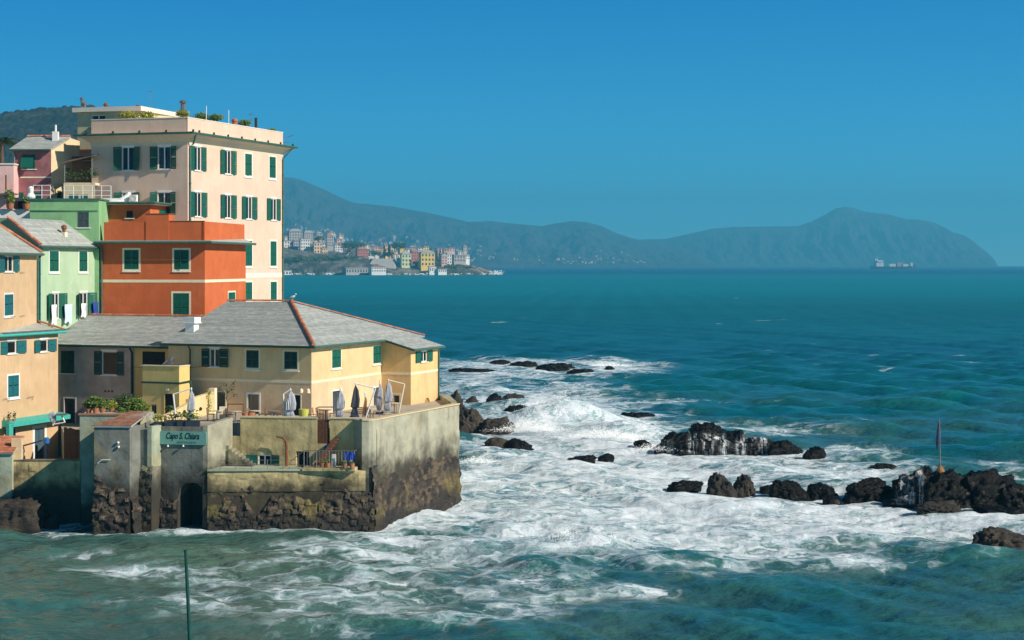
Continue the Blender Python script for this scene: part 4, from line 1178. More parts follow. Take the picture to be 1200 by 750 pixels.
# ------------------------------------------------------------------ green house
def green_house():
    P = V2(-37.6, 135.6); t = math.atan2(.265, .964); dv = V2(math.sin(t), math.cos(t)); nv = V2(math.cos(t), -math.sin(t))
    F = Fc(P, dv, nv); W = F.su(115.5)
    root = thing('green_house', 'mint green house with dark green shutters between the peach and orange houses', 'house', (P[0], P[1], T))
    mg = plaster('mint_render', (.40, .54, .36), None, 0, .12, (.35, .42, .3), .05); mu = plaster('green_upper_render', (.25, .47, .23), None, 0, .2, (.2, .3, .18), .07)
    ze = Z(287.5, 135.6) + .0; z0 = T - .5
    h = []
    win_closed(F, root, h, 58, 294.5, 68.7, 318, M['green'], M['trimwhite'], .12)
    win_closed(F, root, h, 92.7, 294.7, 102.3, 318, M['green'], M['trimwhite'], .12)
    w1 = win_open(F, root, h, 54.2, 61, 69, 76, 343.8, 373.5, M['green'], ang=.25, curtain=True)
    w2 = win_open(F, root, h, 88.4, 93.4, 102.5, 108.8, 343, 370.5, M['green'], ang=.25, curtain=True)
    mb = MB(); wall_face(mb, F, 0, W, z0, ze, h)
    mb.poly([F.pt(0, z0, -7), F.pt(0, z0), F.pt(0, ze), F.pt(0, ze + 2.2, -2.6), F.pt(0, ze + 2.2, -7)])
    mb.build('wall', mg, root)
    # laundry on the shutters
    for (u0, u1, v0, v1, m, lab) in ((55.6, 62, 357, 379.5, M['towel'], 'white towel hanging at the left lower window of the green house'), (71, 80.3, 356.5, 378, M['towelblue'], 'pale blue sheet hanging right of the left lower window of the green house'),
                                     (90.5, 96.3, 355.5, 371, M['towel'], 'white towel hanging at the right lower window of the green house'), (104.5, 111.3, 354, 371, M['blue'], 'bright blue cloth hanging at the right lower window of the green house')):
        a, b, c, e = F.rect(u0, v0, u1, v1); mb = MB(); k = 8; rows = 6
        for j in range(rows):
            for i in range(k):
                f = lambda ii, jj: F.pt(lerp(a, b, ii / k) + .05 * math.sin(jj), lerp(c, e, jj / rows) - (.1 * math.sin(ii * 1.3) if jj == 0 else 0), .36 + .05 * math.sin(ii * 2.1 + jj * .4))
                mb.poly([f(i, j), f(i + 1, j), f(i + 1, j + 1), f(i, j + 1)])
        tag(mb.build('hanging_cloth', m, smooth=True, origin=F.pt(a, c, .36)), lab, 'laundry', 'laundry on the green house')
    o = .3
    zk = 2.2
    slates(root, F.pt(-.25, ze - .03, o), F.pt(W, ze - .03, o), F.pt(W, ze + zk, -2.7), F.pt(-.25, ze + zk, -2.7), seed=15)
    hip_tiles(root, F.pt(-.2, ze + .05, o), F.pt(-.2, ze + zk + .08, -2.7), .15, name='verge_tiles')
    gutter(root, F.pt(-.3, ze - .1, o + .08), F.pt(W, ze - .1, o + .08), .1)
    # back wall and the taller part that rises behind the roof
    U0 = V2(G(35, 144.3), 144.3); FU = Fc(U0, (1, -.03), (-.03, -1)); WU = FU.su(115.8); zt = Z(234.5, 144.3)
    h = []
    win_closed(FU, root, h, 91, 248, 104, 266.5, M['greyshut'], None)
    mb = MB(); wall_face(mb, FU, 0, WU, z0, zt, h); bkd = 6.0
    mb.poly([FU.pt(WU, z0), FU.pt(WU, z0, -bkd), FU.pt(WU, zt, -bkd), FU.pt(WU, zt)]); mb.poly([FU.pt(0, z0, -bkd), FU.pt(0, z0), FU.pt(0, zt), FU.pt(0, zt, -bkd)])
    mb.build('wall', mu, root)
    mb = MB(); FU.box(mb, -.1, WU + .1, zt + .004, zt + .14, -bkd, .12); mb.build('flat_roof', M['gutter'], root)
    mb = MB(); zl = FU.hit(75, 245)[1]; FU.box(mb, .05, WU - .02, zl - .12, zl, 0, .10); mb.build('ledge', mu, root)
    # chimney pot on the slate roof
    s_, z_ = Fc(F.at(0, -.9), dv, nv).hit(75, 280); c = F.at(s_, -.9)
    mb = MB(); mb.box((c[0], c[1], z_ - .2), .4, .4, .75, -.3); mb.build('chimney', M['trim'], root)
    mb = MB(); mb.lathe((c[0], c[1], z_ + .56), [(.13, 0), (.15, .2), (.24, .32), (.24, .5), (.1, .6)], 10); mb.build('chimney_pot', M['rust'], root)
    downpipe(root, [F.pt(.05, ze - .2, .3), F.pt(.05, ze - .7, .08), F.pt(.05, T, .08)], .07, M['bluegreen'])
    return FU, WU, zt
M['trimwhite'] = plain('white_trim', (.78, .80, .72), .8, .04, 3)
M['towel'] = plain('white_towel', (.80, .80, .82), .95, .05, 5)
M['towelblue'] = plain('pale_blue_sheet', (.55, .66, .80), .95, .06, 5)
M['greyshut'] = plain('blue_grey_shutter', (.05, .075, .085), .6, .2, 5)
GU = green_house()

# ------------------------------------------------------------------ orange house
def orange_house():
    d, n, r, q = dirs(8); C = V2(G(240, 143), 143.0); F0 = Fc(C, d, n); W = -F0.su(117.3); A = C - d * W
    F = Fc(A, d, n); FR = Fc(C, r, q); L = FR.su(288)
    root = thing('orange_house', 'brick orange house with a cream string course and a roof terrace', 'house', (A[0], A[1], T))
    mo = plaster('orange_render', (.57, .138, .046), None, 0, .18, (.30, .10, .05), .06)
    z0 = T - .5; ze = Z(283, 143); h = []
    for u0, u1 in ((145.6, 162.6), (204, 221.4)): win_closed(F, root, h, u0, 292.8, u1, 315.6, M['green'], M['trim'], .16, tilt=.10 if u0 > 200 else 0)
    win_closed(F, root, h, 202.8, 343.6, 221.6, 374, M['green'], M['trim'], .16)
    hr = []; win_closed(FR, root, hr, 267.5, 342.6, 275.5, 354, M['green'], M['trim'], .14)
    mb = MB(); wall_face(mb, F, 0, W, z0, ze, h); wall_face(mb, FR, 0, L, z0, ze, hr)
    mb.poly([F.pt(0, z0, -L), F.pt(0, z0), F.pt(0, ze), F.pt(0, ze, -L)]); mb.poly([F.pt(0, ze, -L), F.pt(0, ze), F.pt(W, ze), F.pt(W, ze, -L)]); mb.poly([FR.pt(L, z0), F.pt(0, z0, -L), F.pt(0, ze, -L), FR.pt(L, ze)])
    mb.build('wall', mo, root)
    zs = Z(329.5, 143); band(root, F, 0, W + .02, zs - .12, zs + .12, M['trim']); band(root, FR, 0, L, zs - .121, zs + .121, M['trim'])
    # slate ledge with gutter
    mb = MB(); mb.tv = .45
    mb.hexa([F.pt(-.2, ze - .02, .75), F.pt(W + .75, ze - .02, .75), F.pt(W + .75, ze - .02, -L), F.pt(-.2, ze - .02, -L), F.pt(-.2, ze + .08, .75), F.pt(W + .75, ze + .08, .75), F.pt(W - .1, ze + .38, -L), F.pt(-.2, ze + .38, -L)])
    mb.build('slate_ledge', M['slate'], root)
    mb = MB(); mb.tube([F.pt(-.25, ze - .08, .82), F.pt(W + .8, ze - .08, .82), FR.pt(L + .3, ze - .08, .82)], .10, 8); mb.build('gutter', M['gutter'], root)
    downpipe(root, [F.pt(.18, ze - .15, .7), F.pt(.18, ze - .7, .1), F.pt(.18, T + 6, .1)], .08)
    # roof terrace: parapets, the taller block, the set-back storey
    zp = Z(259.3, 143); s1, s2 = F.su(170.5), F.su(197.5); zb = Z(250.8, 143)
    mb = MB(); F.box(mb, F.su(121), s1, ze + .1, zp - .04, -.32, -.12); F.box(mb, s2, W - .12, ze + .1, zp, -.32, -.12); FR.box(mb, .12, L, ze + .1, zp - .003, -.34, -.12); mb.build('parapet', mo, root)
    mb = MB(); F.box(mb, s1, s2, ze + .09, zb, -1.5, -.06); mb.build('stair_block', mo, root)
    mb = MB(); F.box(mb, s1 - .04, s2 + .04, zb + .003, zb + .07, -1.54, -.02); F.box(mb, s2 + .06, W - .08, zp + .003, zp + .05, -.36, -.08); mb.build('coping', M['wood'], root)
    Uc = V2(G(176, 146.6), 146.6); FU = Fc(Uc, d, n); FUR = Fc(Uc, r, q); wu = -FU.su(118.8); lu = FUR.su(214); zt = Z(240, 146.6)
    FU = Fc(Uc - d * wu, d, n); h = []; hr = []
    win_closed(FU, root, h, 148.2, 247, 155.6, 255.5, M['dark'], None)
    a, b, c, e = FUR.rect(186.5, 246.5, 203.5, 262); hr.append((a, b, c, e))
    dr = MB(); FUR.box(dr, a, b, c, e, -.1, -.03); k = 5
    for j in range(k): FUR.box(dr, a + (b - a) * (j + .06) / k, a + (b - a) * (j + .94) / k, c, e, -.028, -.01)
    dr.build('green_door', M['green'], root)
    mb = MB(); wall_face(mb, FU, 0, wu, ze, zt, h); wall_face(mb, FUR, 0, lu, ze, zt, hr); mb.poly([FU.pt(0, ze, -lu), FU.pt(0, ze), FU.pt(0, zt), FU.pt(0, zt, -lu)]); mb.poly([FU.pt(wu, ze, -lu), FU.pt(0, ze, -lu), FU.pt(0, zt, -lu), FU.pt(wu, zt, -lu)])
    mb.build('wall', mo, root)
    mb = MB(); mb.hexa([FU.pt(-.5, zt + .004, .55), FU.pt(wu + .55, zt + .004, .55), FU.pt(wu + .55, zt + .004, -lu - .1), FU.pt(-.5, zt + .004, -lu - .1), FU.pt(-.5, zt + .2, .55), FU.pt(wu + .55, zt + .2, .55), FU.pt(wu + .55, zt + .2, -lu - .1), FU.pt(-.5, zt + .2, -lu - .1)])
    mb.build('flat_roof', M['soffit'], root)
    mb = MB(); mb.tube([FU.pt(-.5, zt + .16, .62), FU.pt(wu + .6, zt + .16, .62), FUR.pt(lu + .2, zt + .16, .62)], .1, 8); mb.build('gutter', M['gutter'], root)
    downpipe(root, [FU.pt(-.1, zt + .1, .6), FU.pt(.1, zt - .5, .1), FU.pt(.1, ze + .4, .1)], .07)
    # things on the flat roof
    z = zt + .2; Ff = Fc(FU.at(0, .1), d, n)
    s_, _ = Ff.hit(116.5, 236); e_ = Ff.hit(149.5, 236)[0]; mb = MB(); k = 12; nn = 8
    for i in range(k):
        def ringp(t):
            x = lerp(s_, e_, t); rz = .25 + .55 * max(0, (t - .6) / .4) ** 1.3 if t > .02 else .1; rw = .75 * math.sin(math.pi * min(1, .18 + t * .75)) + .1
            top = .42 + (.55 * max(0, (t - .62) / .3) if t < .92 else .45)
            return [(x, z + (0 if abs(c_) < 1 else 0) + max(.02, top * math.sin(w_)), math.cos(w_) * rw) for w_ in [math.pi * j / nn for j in range(nn + 1)] for c_ in (0,)]
        r0, r1 = ringp(i / k), ringp((i + 1) / k)
        for j in range(nn):
            p = [(*Ff.at(q_[0], -.9 + q_[2]), q_[1]) for q_ in (r0[j], r0[j + 1], r1[j + 1], r1[j])]
            mb.poly(p)
    tag(mb.build('upturned_boat', M['white'], smooth=True, origin=(*Ff.at(s_, -.9), z)), 'small white hull lying upturned on the flat roof of the orange house', 'boat')
    a_, b_ = Ff.hit(150.5, 236)[0], Ff.hit(159, 236)[0]
    ac = thing('air_conditioner', 'white air conditioner unit on the flat roof of the orange house', 'air conditioner', (*Ff.at(a_, -.5), z))
    mb = MB(); Ff.box(mb, a_, b_, z, z + .68, -.55, -.2); mb.build('case', M['white'], ac)
    mb = MB(); cx_ = (a_ + b_) / 2 - .02
    for j in range(16):
        p, w = 2 * math.pi * j / 16, 2 * math.pi * (j + 1) / 16
        for ra, rb in ((.24, .27), (.14, .16)): mb.poly([Ff.pt(cx_ + ra * math.cos(p), z + .34 + ra * math.sin(p), -.19), Ff.pt(cx_ + ra * math.cos(w), z + .34 + ra * math.sin(w), -.19), Ff.pt(cx_ + rb * math.cos(w), z + .34 + rb * math.sin(w), -.19), Ff.pt(cx_ + rb * math.cos(p), z + .34 + rb * math.sin(p), -.19)])
    mb.build('fan_grille', M['metal'], ac)
orange_house()

# ------------------------------------------------------------------ tall cream block
def cream_block():
    d, n, r, q = dirs(16); r = V2(.33, .944); r /= np.hypot(*r); q = V2(r[1], -r[0])
    C = V2(G(220, 150), 150.0); F = Fc(C, d, n); W = -F.su(107); A = C - d * W; F = Fc(A, d, n); FR = Fc(C, r, q); L = FR.su(331.5)
    root = thing('apartment_block', 'tall cream apartment block with green shutters and plants on its roof terrace', 'building', (A[0], A[1], T))
    mc = plaster('cream_render', (.71, .52, .405), None, 0, .10, (.55, .45, .35), .035)
    zt = Z(138, 150); zg = Z(156.5, 150); z0 = T - .5
    h = []; g = M['green']
    win_open(F, root, h, 134.7, 143, 157.2, 165.5, 172.3, 199.7, g, ang=.22); win_open(F, root, h, 176.8, 185, 200.2, 207.8, 171.6, 198.3, g, ang=.22)
    win_open(F, root, h, 135.2, 143.2, 157.4, 165.5, 225.6, 252, g, ang=.22); win_open(F, root, h, 177.5, 184.6, 200, 207.8, 225.2, 252, g, ang=.22)
    hr = []
    for a in ((222.3, 227.8, 235.7, 241, 171.8, 200), (257.8, 263.4, 270.8, 275.8, 176.2, 204), (222.2, 228, 236, 241.6, 225.2, 254), (258.2, 263.4, 270.8, 276.2, 228.4, 255.7),
              (283.2, 288.2, 295.4, 300.5, 230.6, 256.8), (312.5, 317.4, 324.2, 328.2, 232.9, 258.2)): win_open(FR, root, hr, *a, g, ang=.05)
    for a in ((287.1, 180.4, 295, 205.7), (315.7, 183.8, 323, 208.4), (287.3, 282.2, 295.4, 311.5), (316.8, 282.8, 323.9, 311.5), (287.3, 330.8, 295.4, 351.6), (317, 330.2, 324.2, 351.2)):
        win_closed(FR, root, hr, *a, g, M['creamtrim'], .16, tilt=.12 if a[0] < 288 and a[1] < 200 else 0)
    mb = MB(); wall_face(mb, F, 0, W, z0, zg, h); wall_face(mb, FR, 0, L, z0, zg, hr)
    B = C + r * L; A2 = A + r * L
    mb.poly([v3(B, z0), v3(A2, z0), v3(A2, zg), v3(B, zg)]); mb.poly([v3(A2, z0), v3(A, z0), v3(A, zg), v3(A2, zg)]); mb.poly([v3(A, zg), v3(C, zg), v3(B, zg), v3(A2, zg)])
    mb.build('wall', mc, root)
    zb = FR.hit(309, 322.5)[1]; band(root, FR, 9.5, L, zb - .22, zb + .22, M['creamtrim'])
    # coved eaves all round
    def corner(o): return [A - d * o + n * o if False else A - d * o - r * o, C + d * o - r * o, B + d * o + r * o, A2 - d * o + r * o]
    mb = MB(); prof = [(0, zg - .98), (.05, zg - .70), (.45, zg - .33), (.9, zg - .15), (.95, zg - .02)]
    for (o0, za), (o1, zb_) in zip(prof[:-1], prof[1:]):
        c0, c1 = corner(o0 + .004), corner(o1 + .004)
        for i in range(4):
            j = (i + 1) % 4; mb.poly([v3(c0[i], za), v3(c0[j], za), v3(c1[j], zb_), v3(c1[i], zb_)])
    c1 = corner(.954); mb.poly([v3(p, zg - .02) for p in c1]); mb.build('eaves', M['soffit'], root)
    c = corner(1.02); mb = MB(); mb.tube([v3(c[3], zg), v3(c[0], zg), v3(c[1], zg), v3(c[2], zg)], .10, 8); gt = mb.build('gutter', M['gutter'], root)
    mb = MB()
    for (p, w, L_) in ((c[0], d, W + 1.6), (c[1], r, L + 1.6)):
        for j in range(int(L_ / 2.6) + 1): x = p + w * (1.2 + j * 2.6); mb.box((x[0], x[1], zg + .06), .16, .16, .22)
    mb.build('gutter_brackets', M['darkgreen'], gt)
    mb = MB(); ins = .004
    F.box(mb, 0, W - .25, zg + .004, zt, -.25, 0); FR.box(mb, 0, L, zg + .004, zt, -.25, 0)
    mb.poly([v3(B, zg), v3(A2, zg), v3(A2, zt), v3(B, zt)]); mb.poly([v3(A2, zg), v3(A, zg), v3(A, zt), v3(A2, zt)])
    mb.build('parapet', mc, root)
    mb = MB(); F.box(mb, -.03, W - .26, zt + .003, zt + .07, -.3, .04); FR.box(mb, -.04, L + .03, zt + .003, zt + .07, -.3, .04); mb.build('coping', M['creamtrim'], root)
    p = F.at(W - .02, .08); p = C + d * .1 - r * .02
    downpipe(root, [v3(C + d * .9 - r * .2, zg - .1), v3(C + d * .45 + r * .2, zg - .85), v3(C + d * .1 + r * .25, zg - 1.2), v3(C + d * .1 + r * .25, T)], .085)
    downpipe(root, [v3(B + d * .9 + r * .3, zg - .1), v3(B + d * .3 - r * .1, zg - .9), v3(B + d * .1 - r * .15, zg - 1.2), v3(B + d * .1 - r * .15, T)], .085)
    # penthouse
    PC = V2(G(163, 158), 158.0); FP_ = Fc(PC, d, n); pw = -FP_.su(91); FP_ = Fc(PC - d * pw, d, n); FPR = Fc(PC, r, q); pl = 8.5; zp = Z(130, 158); zq = zg - 1.0
    mpz = plaster('penthouse_render', (.62, .54, .32), None, 0, .15)
    h = []; a, b, cc, e = FP_.rect(107.5, 135, 124, 148); h.append((a, b, cc, e)); sash(FP_, a, b, cc, e, root)
    mb = MB(); wall_face(mb, FP_, 0, pw, zq, zp, h); wall_face(mb, FPR, 0, pl, zq, zp, []); mb.poly([FP_.pt(0, zq, -pl), FP_.pt(0, zq), FP_.pt(0, zp), FP_.pt(0, zp, -pl)]); mb.poly([FP_.pt(pw, zq, -pl), FP_.pt(0, zq, -pl), FP_.pt(0, zp, -pl), FP_.pt(pw, zp, -pl)])
    mb.build('penthouse_wall', mpz, root)
    mb = MB(); FP_.box(mb, -.35, pw + .4, zp + .003, zp + .42, -pl - .3, .4); mb.build('penthouse_roof', M['creamtrim'], root)
    mb = MB(); FP_.box(mb, a - .3, b + .2, cc - .2, cc - .06, -.05, .2); mb.build('sill', M['metal'], root)
    # darker wing behind the left corner
    k0 = V2(G(93, 160), 160.0); FB = Fc(k0, d, n); wb = FB.su(113); mb = MB(); wall_face(mb, FB, 0, wb + 1, z0, zg - .95, []); mb.poly([FB.pt(0, z0, -6), FB.pt(0, z0), FB.pt(0, zg - .95), FB.pt(0, zg - .95, -6)]); mb.build('wall', mc, root)
    mb = MB(); FB.box(mb, -.3, wb + 1, zg - .95, zg - .75, -6, .35); mb.build('flat_roof', M['wood'], root)
    # roof furniture
    def pipe(u, v0, v1, Y, rr, m, label=None, cap=True):
        mb = MB(); x = G(u, Y); zz0, zz1 = Z(v1, Y), Z(v0, Y); mb.tube([(x, Y, zz0 - .3), (x, Y, zz1)], rr, 7)
        if cap: mb.lathe((x, Y, zz1 - .05), [(rr * 1.6, 0), (rr * 1.7, .12), (rr * .7, .25)], 8)
        return mb.build('flue_pipe', m, root)
    pipe(96.2, 116.5, 126, 160, .13, M['metal']); pipe(99, 122, 126, 160, .15, M['metal']); pipe(124, 123, 126, 160, .15, M['rust']); pipe(162, 123, 125, 159, .2, M['rust'], cap=False)
    pipe(214.5, 120, 133, 157, .22, M['metal']); pipe(300, 138, 150, 164, .14, M['dark2'], cap=False)
    for u, v0, v1, Y, hh in ((176.5, 106.5, 128, 160, .02), (241.8, 124, 142, 154.5, .035), (268, 129, 145, 158, .035), (295, 133, 150, 163, .02)):
        mb = MB(); x = G(u, Y); mb.tube([(x, Y, Z(v1, Y) - .5), (x, Y, Z(v0, Y))], hh, 6)
        if hh < .03:
            zz = Z(v0, Y)
            mb.tube([(x - .35, Y, zz - .1), (x + .15, Y, zz - .05)], .02, 5)
            for k in range(4): mb.tube([(x - .3 + k * .14, Y - .25, zz - .1), (x - .3 + k * .14, Y + .25, zz - .1)], .013, 4)
            tag(mb.build('antenna', M['metal'], origin=(x, Y, Z(v1, Y))), 'tall television antenna on the penthouse roof' if u < 200 else 'thin television antenna beside the dark flue on the cream roof', 'antenna')
        else: tag(mb.build('terrace_pole', M['white'], origin=(x, Y, Z(v1, Y))), 'white pole on the cream roof parapet, ' + ('nearer the penthouse' if u < 250 else 'nearer the chimney pot'), 'pole')
    for (u0, u1, v0, v1, Y, lab, m, cnt) in ((140, 182, 128.5, 141, 155, 'yellow green hedge of potted plants along the cream roof parapet', 'leafy', 420), (207, 222, 129, 139, 157, 'round yellow green shrub below the grey flue on the cream roof', 'leafy', 220),
                                             (228, 262, 132.5, 143, 158, 'green shrubs on the cream roof between the two white poles', 'leaf', 420), (280, 294, 139, 149, 162, 'small green shrub beside the chimney pot on the cream roof', 'leaf', 160), (312, 323, 150, 154, 168, 'low green plant at the far end of the cream roof', 'leaf', 80)):
        mb = MB(); x = G((u0 + u1) / 2, Y); zc = Z((v0 + v1) / 2, Y); rx = (u1 - u0) / 2 * Y / FP; rz = (v1 - v0) / 2 * Y / FP
        k = max(1, int(rx / rz / 1.2))
        for j in range(k):
            xx = x + (j - (k - 1) / 2) * 2 * rx / k
            mb.leaves((xx, Y + random.uniform(-.2, .2), zc + random.uniform(-.15, .15)), (rx / k * 1.25, .6, rz * random.uniform(.8, 1.15)), cnt // k * 2, .11, .3)
        t = thing('roof_plant', lab, 'plant', (x, Y, Z(v1, Y) - .3)); mb.build('foliage', M[m], t)
        pt = MB(); 
        for j in range(k): pt.lathe((x + (j - (k - 1) / 2) * 2 * rx / k, Y, Z(v1, Y) - 1.25), [(.2, 0), (.28, .5), (.3, .55)], 10)
        pt.build('pot', M['pot'], t)
    mb = MB(); Y = 161.5; x = G(275, Y); mb.lathe((x, Y, Z(147, Y) - .3), [(.22, 0), (.24, .6), (.3, .7), (.3, .85), (.15, .95)], 12); mb.build('chimney_pot', M['pot'], root)
    mb = MB(); s_, z_ = FR.hit(333, 161); mb.tube([FR.pt(L, z_, .1), FR.pt(L + .2, z_, .5), FR.pt(L + .3, z_ + .25, 1.0)], .03, 5); mb.tube([FR.pt(L, z_ - .5, .1), FR.pt(L + .2, z_ - .5, .6)], .03, 5); mb.build('bracket', M['metal'], root)
M['creamtrim'] = plain('pale_cream_trim', (.80, .72, .60), .85, .04, 3)
M['dark2'] = plain('black_flue', (.03, .03, .03), .6, .2, 3)
cream_block()

# ------------------------------------------------------------------ houses up at the top left
def upper_left():
    # purple and cream gabled house
    Y = 152.5; A = V2(G(16, Y), Y); d, n, r, q = dirs(2); F = Fc(A, d, n); W = F.su(60); C = A + d * W; r2 = V2(.375, .927); q2 = V2(.927, -.375); FR = Fc(C, r2, q2)
    root = thing('gabled_house', 'plum coloured house with a sunlit cream gable and grey slate roof up behind', 'house', (A[0], A[1], T))
    mpu = plaster('plum_render', (.34, .14, .15), None, 0, .6, (.16, .07, .07), .2); mc = plaster('gable_cream_render', (.74, .58, .37), None, 0, .1)
    ze = Z(174.5, Y); zr = Z(160.5, Y + 2.6); h = []
    win_closed(F, root, h, 27, 181, 41, 198, M['green'], None); win_closed(F, root, h, 19, 225.5, 27.5, 236, M['green'], None); win_closed(F, root, h, 38, 225.5, 47, 236, M['green'], None)
    s_ = MB(); a, b, c, e = F.rect(25.5, 182, 40, 198); s_.hexa([F.pt(a, c + .1, .55), F.pt(b, c + .1, .55), F.pt(b, c + .14, .5), F.pt(a, c + .14, .5), F.pt(a, e, .04), F.pt(b, e, .04), F.pt(b, e + .05, .02), F.pt(a, e + .05, .02)]); s_.build('raised_blind', M['green'], root)
    mb = MB(); wall_face(mb, F, 0, W, T, ze, h); mb.poly([F.pt(0, T, -9), F.pt(0, T), F.pt(0, ze), F.pt(0, zr, -4), F.pt(0, ze, -9)]); mb.build('wall', mpu, root)
    band(root, F, .6, W, Z(208.6, Y), Z(207, Y), M['trim'])
    hr = []; win_closed(FR, root, hr, 67, 223.5, 71.8, 234, M['green'], None)
    Lg = FR.su(93.5); sa = FR.su(81)
    mb = MB(); wall_face(mb, FR, 0, Lg, T, ze - .02, hr); mb.poly([FR.pt(0, ze - .02), FR.pt(Lg, ze - .02), FR.pt(Lg, zr - .3), FR.pt(sa, zr - .08)])
    mb.poly([FR.pt(Lg, T), FR.pt(Lg, T, -6), FR.pt(Lg, zr - .3, -6), FR.pt(Lg, zr - .3)])
    mb.build('wall', mc, root)
    e0 = F.at(-.3, .35); e1 = C + q2 * .2 - r2 * .35; t1 = C + r2 * sa + q2 * .2; t0 = t1 - d * (W + .6)
    slates(root, v3(e0, ze - .05), v3(e1, ze - .05), v3(t1, zr), v3(t0, zr), seed=21, wid=.6, expo=.35)
    gutter(root, v3(e0 - r2 * .08, ze - .12), v3(e1 - r2 * .08, ze - .12), .09)
    hip_tiles(root, v3(t0, zr + .03), v3(t1, zr + .03), .13)
    ch = MB(); p = t1 - d * .9 - r2 * .8; ch.box((p[0], p[1], zr - .6), .5, .5, 1.0); ch.tube([(p[0], p[1], zr + .3), (p[0], p[1], zr + 1.0)], .1, 8); ch.build('chimney', M['white'], root)
    downpipe(root, [F.pt(-.1, ze - .2, .3), F.pt(.1, ze - .6, .1), F.pt(.1, T + 6, .1)], .07, M['metal'])
    # covered terrace
    Y2 = 151.2; K = V2(G(74.5, Y2), Y2); FK = Fc(K, d, n); w = FK.su(111.5)
    root2 = thing('covered_terrace', 'dark covered terrace with a slanted brown awning between the cream gable and the block', 'terrace', (K[0], K[1], T))
    zt0 = Z(191.5, Y2); zt1 = Z(181, Y2); zf = Z(214, Y2)
    mw = plaster('terrace_cream', (.72, .58, .38), None, 0, .3); h = []
    for u0, u1 in ((81, 92), (95, 103)): win_closed(FK, root2, h, u0, 228, u1, 238, M['bluegreen'], None)
    mb = MB(); wall_face(mb, FK, 0, w, T, zf, h); mb.poly([FK.pt(0, T, -3), FK.pt(0, T), FK.pt(0, zf), FK.pt(0, zf, -3)]); mb.build('wall', mw, root2)
    mb = MB(); FK.box(mb, 0, w, zf - .2, zf - .01, -2.5, -.02); mb.build('floor', M['trim'], root2)
    mb = MB(); FK.box(mb, 0, w, zf, zt1, -2.6, -2.5); mb.build('back_wall', M['brownwall'], root2)
    mb = MB(); mb.hexa([FK.pt(-.2, zt0 - .05, .2), FK.pt(w, zt1 - .15, .2), FK.pt(w, zt1 + .25, -2.6), FK.pt(-.2, zt0 + .5, -2.6), FK.pt(-.2, zt0, .2), FK.pt(w, zt1 - .1, .2), FK.pt(w, zt1 + .3, -2.6), FK.pt(-.2, zt0 + .55, -2.6)]); mb.build('awning', M['awning'], root2)
    for x, zz in ((.08, zt0 - .06), (w - .3, zt1 - .25)):
        mb = MB(); mb.tube([FK.pt(x, zf, 0), FK.pt(x, zz, 0)], .05, 6); mb.build('post', M['metal'], root2)
    mb = MB(); mb.tube([FK.pt(0, zf + 1.9, .02), FK.pt(w, zf + 1.95, .02)], .02, 5); mb.build('rail', M['metal'], root2)
    mb = MB()
    for j in range(7): mb.leaves(FK.pt(.3 + j * w / 7, zf + .5 + random.random() * .4, -.5), (.35, .3, .5), 60, .1, .2)
    mb.build('planting', M['leafdark'], root2)
    # white railing of the green house roof and behind
    FUg, WU, ztg = GU
    def railing(p0, p1, z, hh, nposts, lab):
        t = thing('railing', lab, 'railing', (p0[0], p0[1], z)); p0, p1 = V2(*p0), V2(*p1)
        for k in range(nposts):
            p = lerp(p0, p1, k / (nposts - 1)); mb = MB(); mb.tube([(p[0], p[1], z), (p[0], p[1], z + hh)], .035, 6); mb.build('post', M['white'], t)
        for f in (.33, .66, 1.0):
            mb = MB(); mb.tube([(p0[0], p0[1], z + hh * f), (p1[0], p1[1], z + hh * f)], .03, 6); mb.build('rail', M['white'], t)
    zr_ = ztg + .12
    railing((G(39, 147), 147), (G(59, 147), 147), zr_, 1.25, 3, 'short white railing on the green roof in front of the plum wall')
    railing((G(75, 148), 148), (G(130, 148), 148), zr_, 1.25, 6, 'long white railing on the green roof below the covered terrace')
    mb = MB(); x, y = G(36, 146.5), 146.5; mb.lathe((x, y, zr_), [(.3, 0), (.42, .25), (.3, .5), (.16, .55), (.22, .8), (.24, 1.0), (.12, 1.15)], 12); tag(mb.build('roof_cowl', M['white'], origin=(x, y, zr_)), 'white round cowl at the left corner of the green roof', 'cowl')
    # pink house, far left edge
    P = V2(G(16, 151), 151.0); FK = Fc(P - V2(9, 0), (1, 0), (0, -1)); root3 = thing('pink_house', 'pale pink house cut off by the left edge above the peach roof', 'house', (P[0] - 4, 151, T))
    mp = plaster('pink_render', (.78, .48, .45), None, 0, .2); zt = Z(193, 151); zc = Z(227, 151)
    mb = MB(); wall_face(mb, FK, 0, 9, T, zt, []); mb.poly([FK.pt(9, T), FK.pt(9, T, -5), FK.pt(9, zt, -5), FK.pt(9, zt)]); mb.poly([FK.pt(0, zt), FK.pt(9, zt), FK.pt(9, zt, -5), FK.pt(0, zt, -5)]); mb.build('wall', mp, root3)
    mb = MB(); FK.box(mb, -.1, 9.08, zt + .003, zt + .12, -5, .08); mb.build('coping', M['creamtrim'], root3)
    mb = MB(); FK.box(mb, 6, 9.4, zc - .12, zc, .02, 1.2); mb.build('shelf', M['metal'], root3)
    mb = MB(); x = G(7, 150.5); mb.tube([(x, 150.5, zc), (x, 150.5, Z(205, 150.5))], .08, 6); mb.build('post', M['wood'], root3)
    # small dark porch and white garden wall with pots under the plum house
    Y3 = 149; zc0 = Z(259, Y3); zc1 = Z(246, Y3); FW = Fc((G(-6, Y3), Y3), (1, 0), (0, -1)); ww = FW.su(36)
    root4 = thing('garden_wall', 'white garden wall with plants above the slate roofs at the left', 'wall', (*FW.at(0), T))
    mb = MB(); FW.box(mb, 0, ww, T, zc1, -.3, 0); mb.build('wall', M['white'], root4)
    mb = MB(); FW.box(mb, 0, ww + .05, zc1 + .003, zc1 + .08, -.36, .06); mb.build('coping', M['trim'], root4)
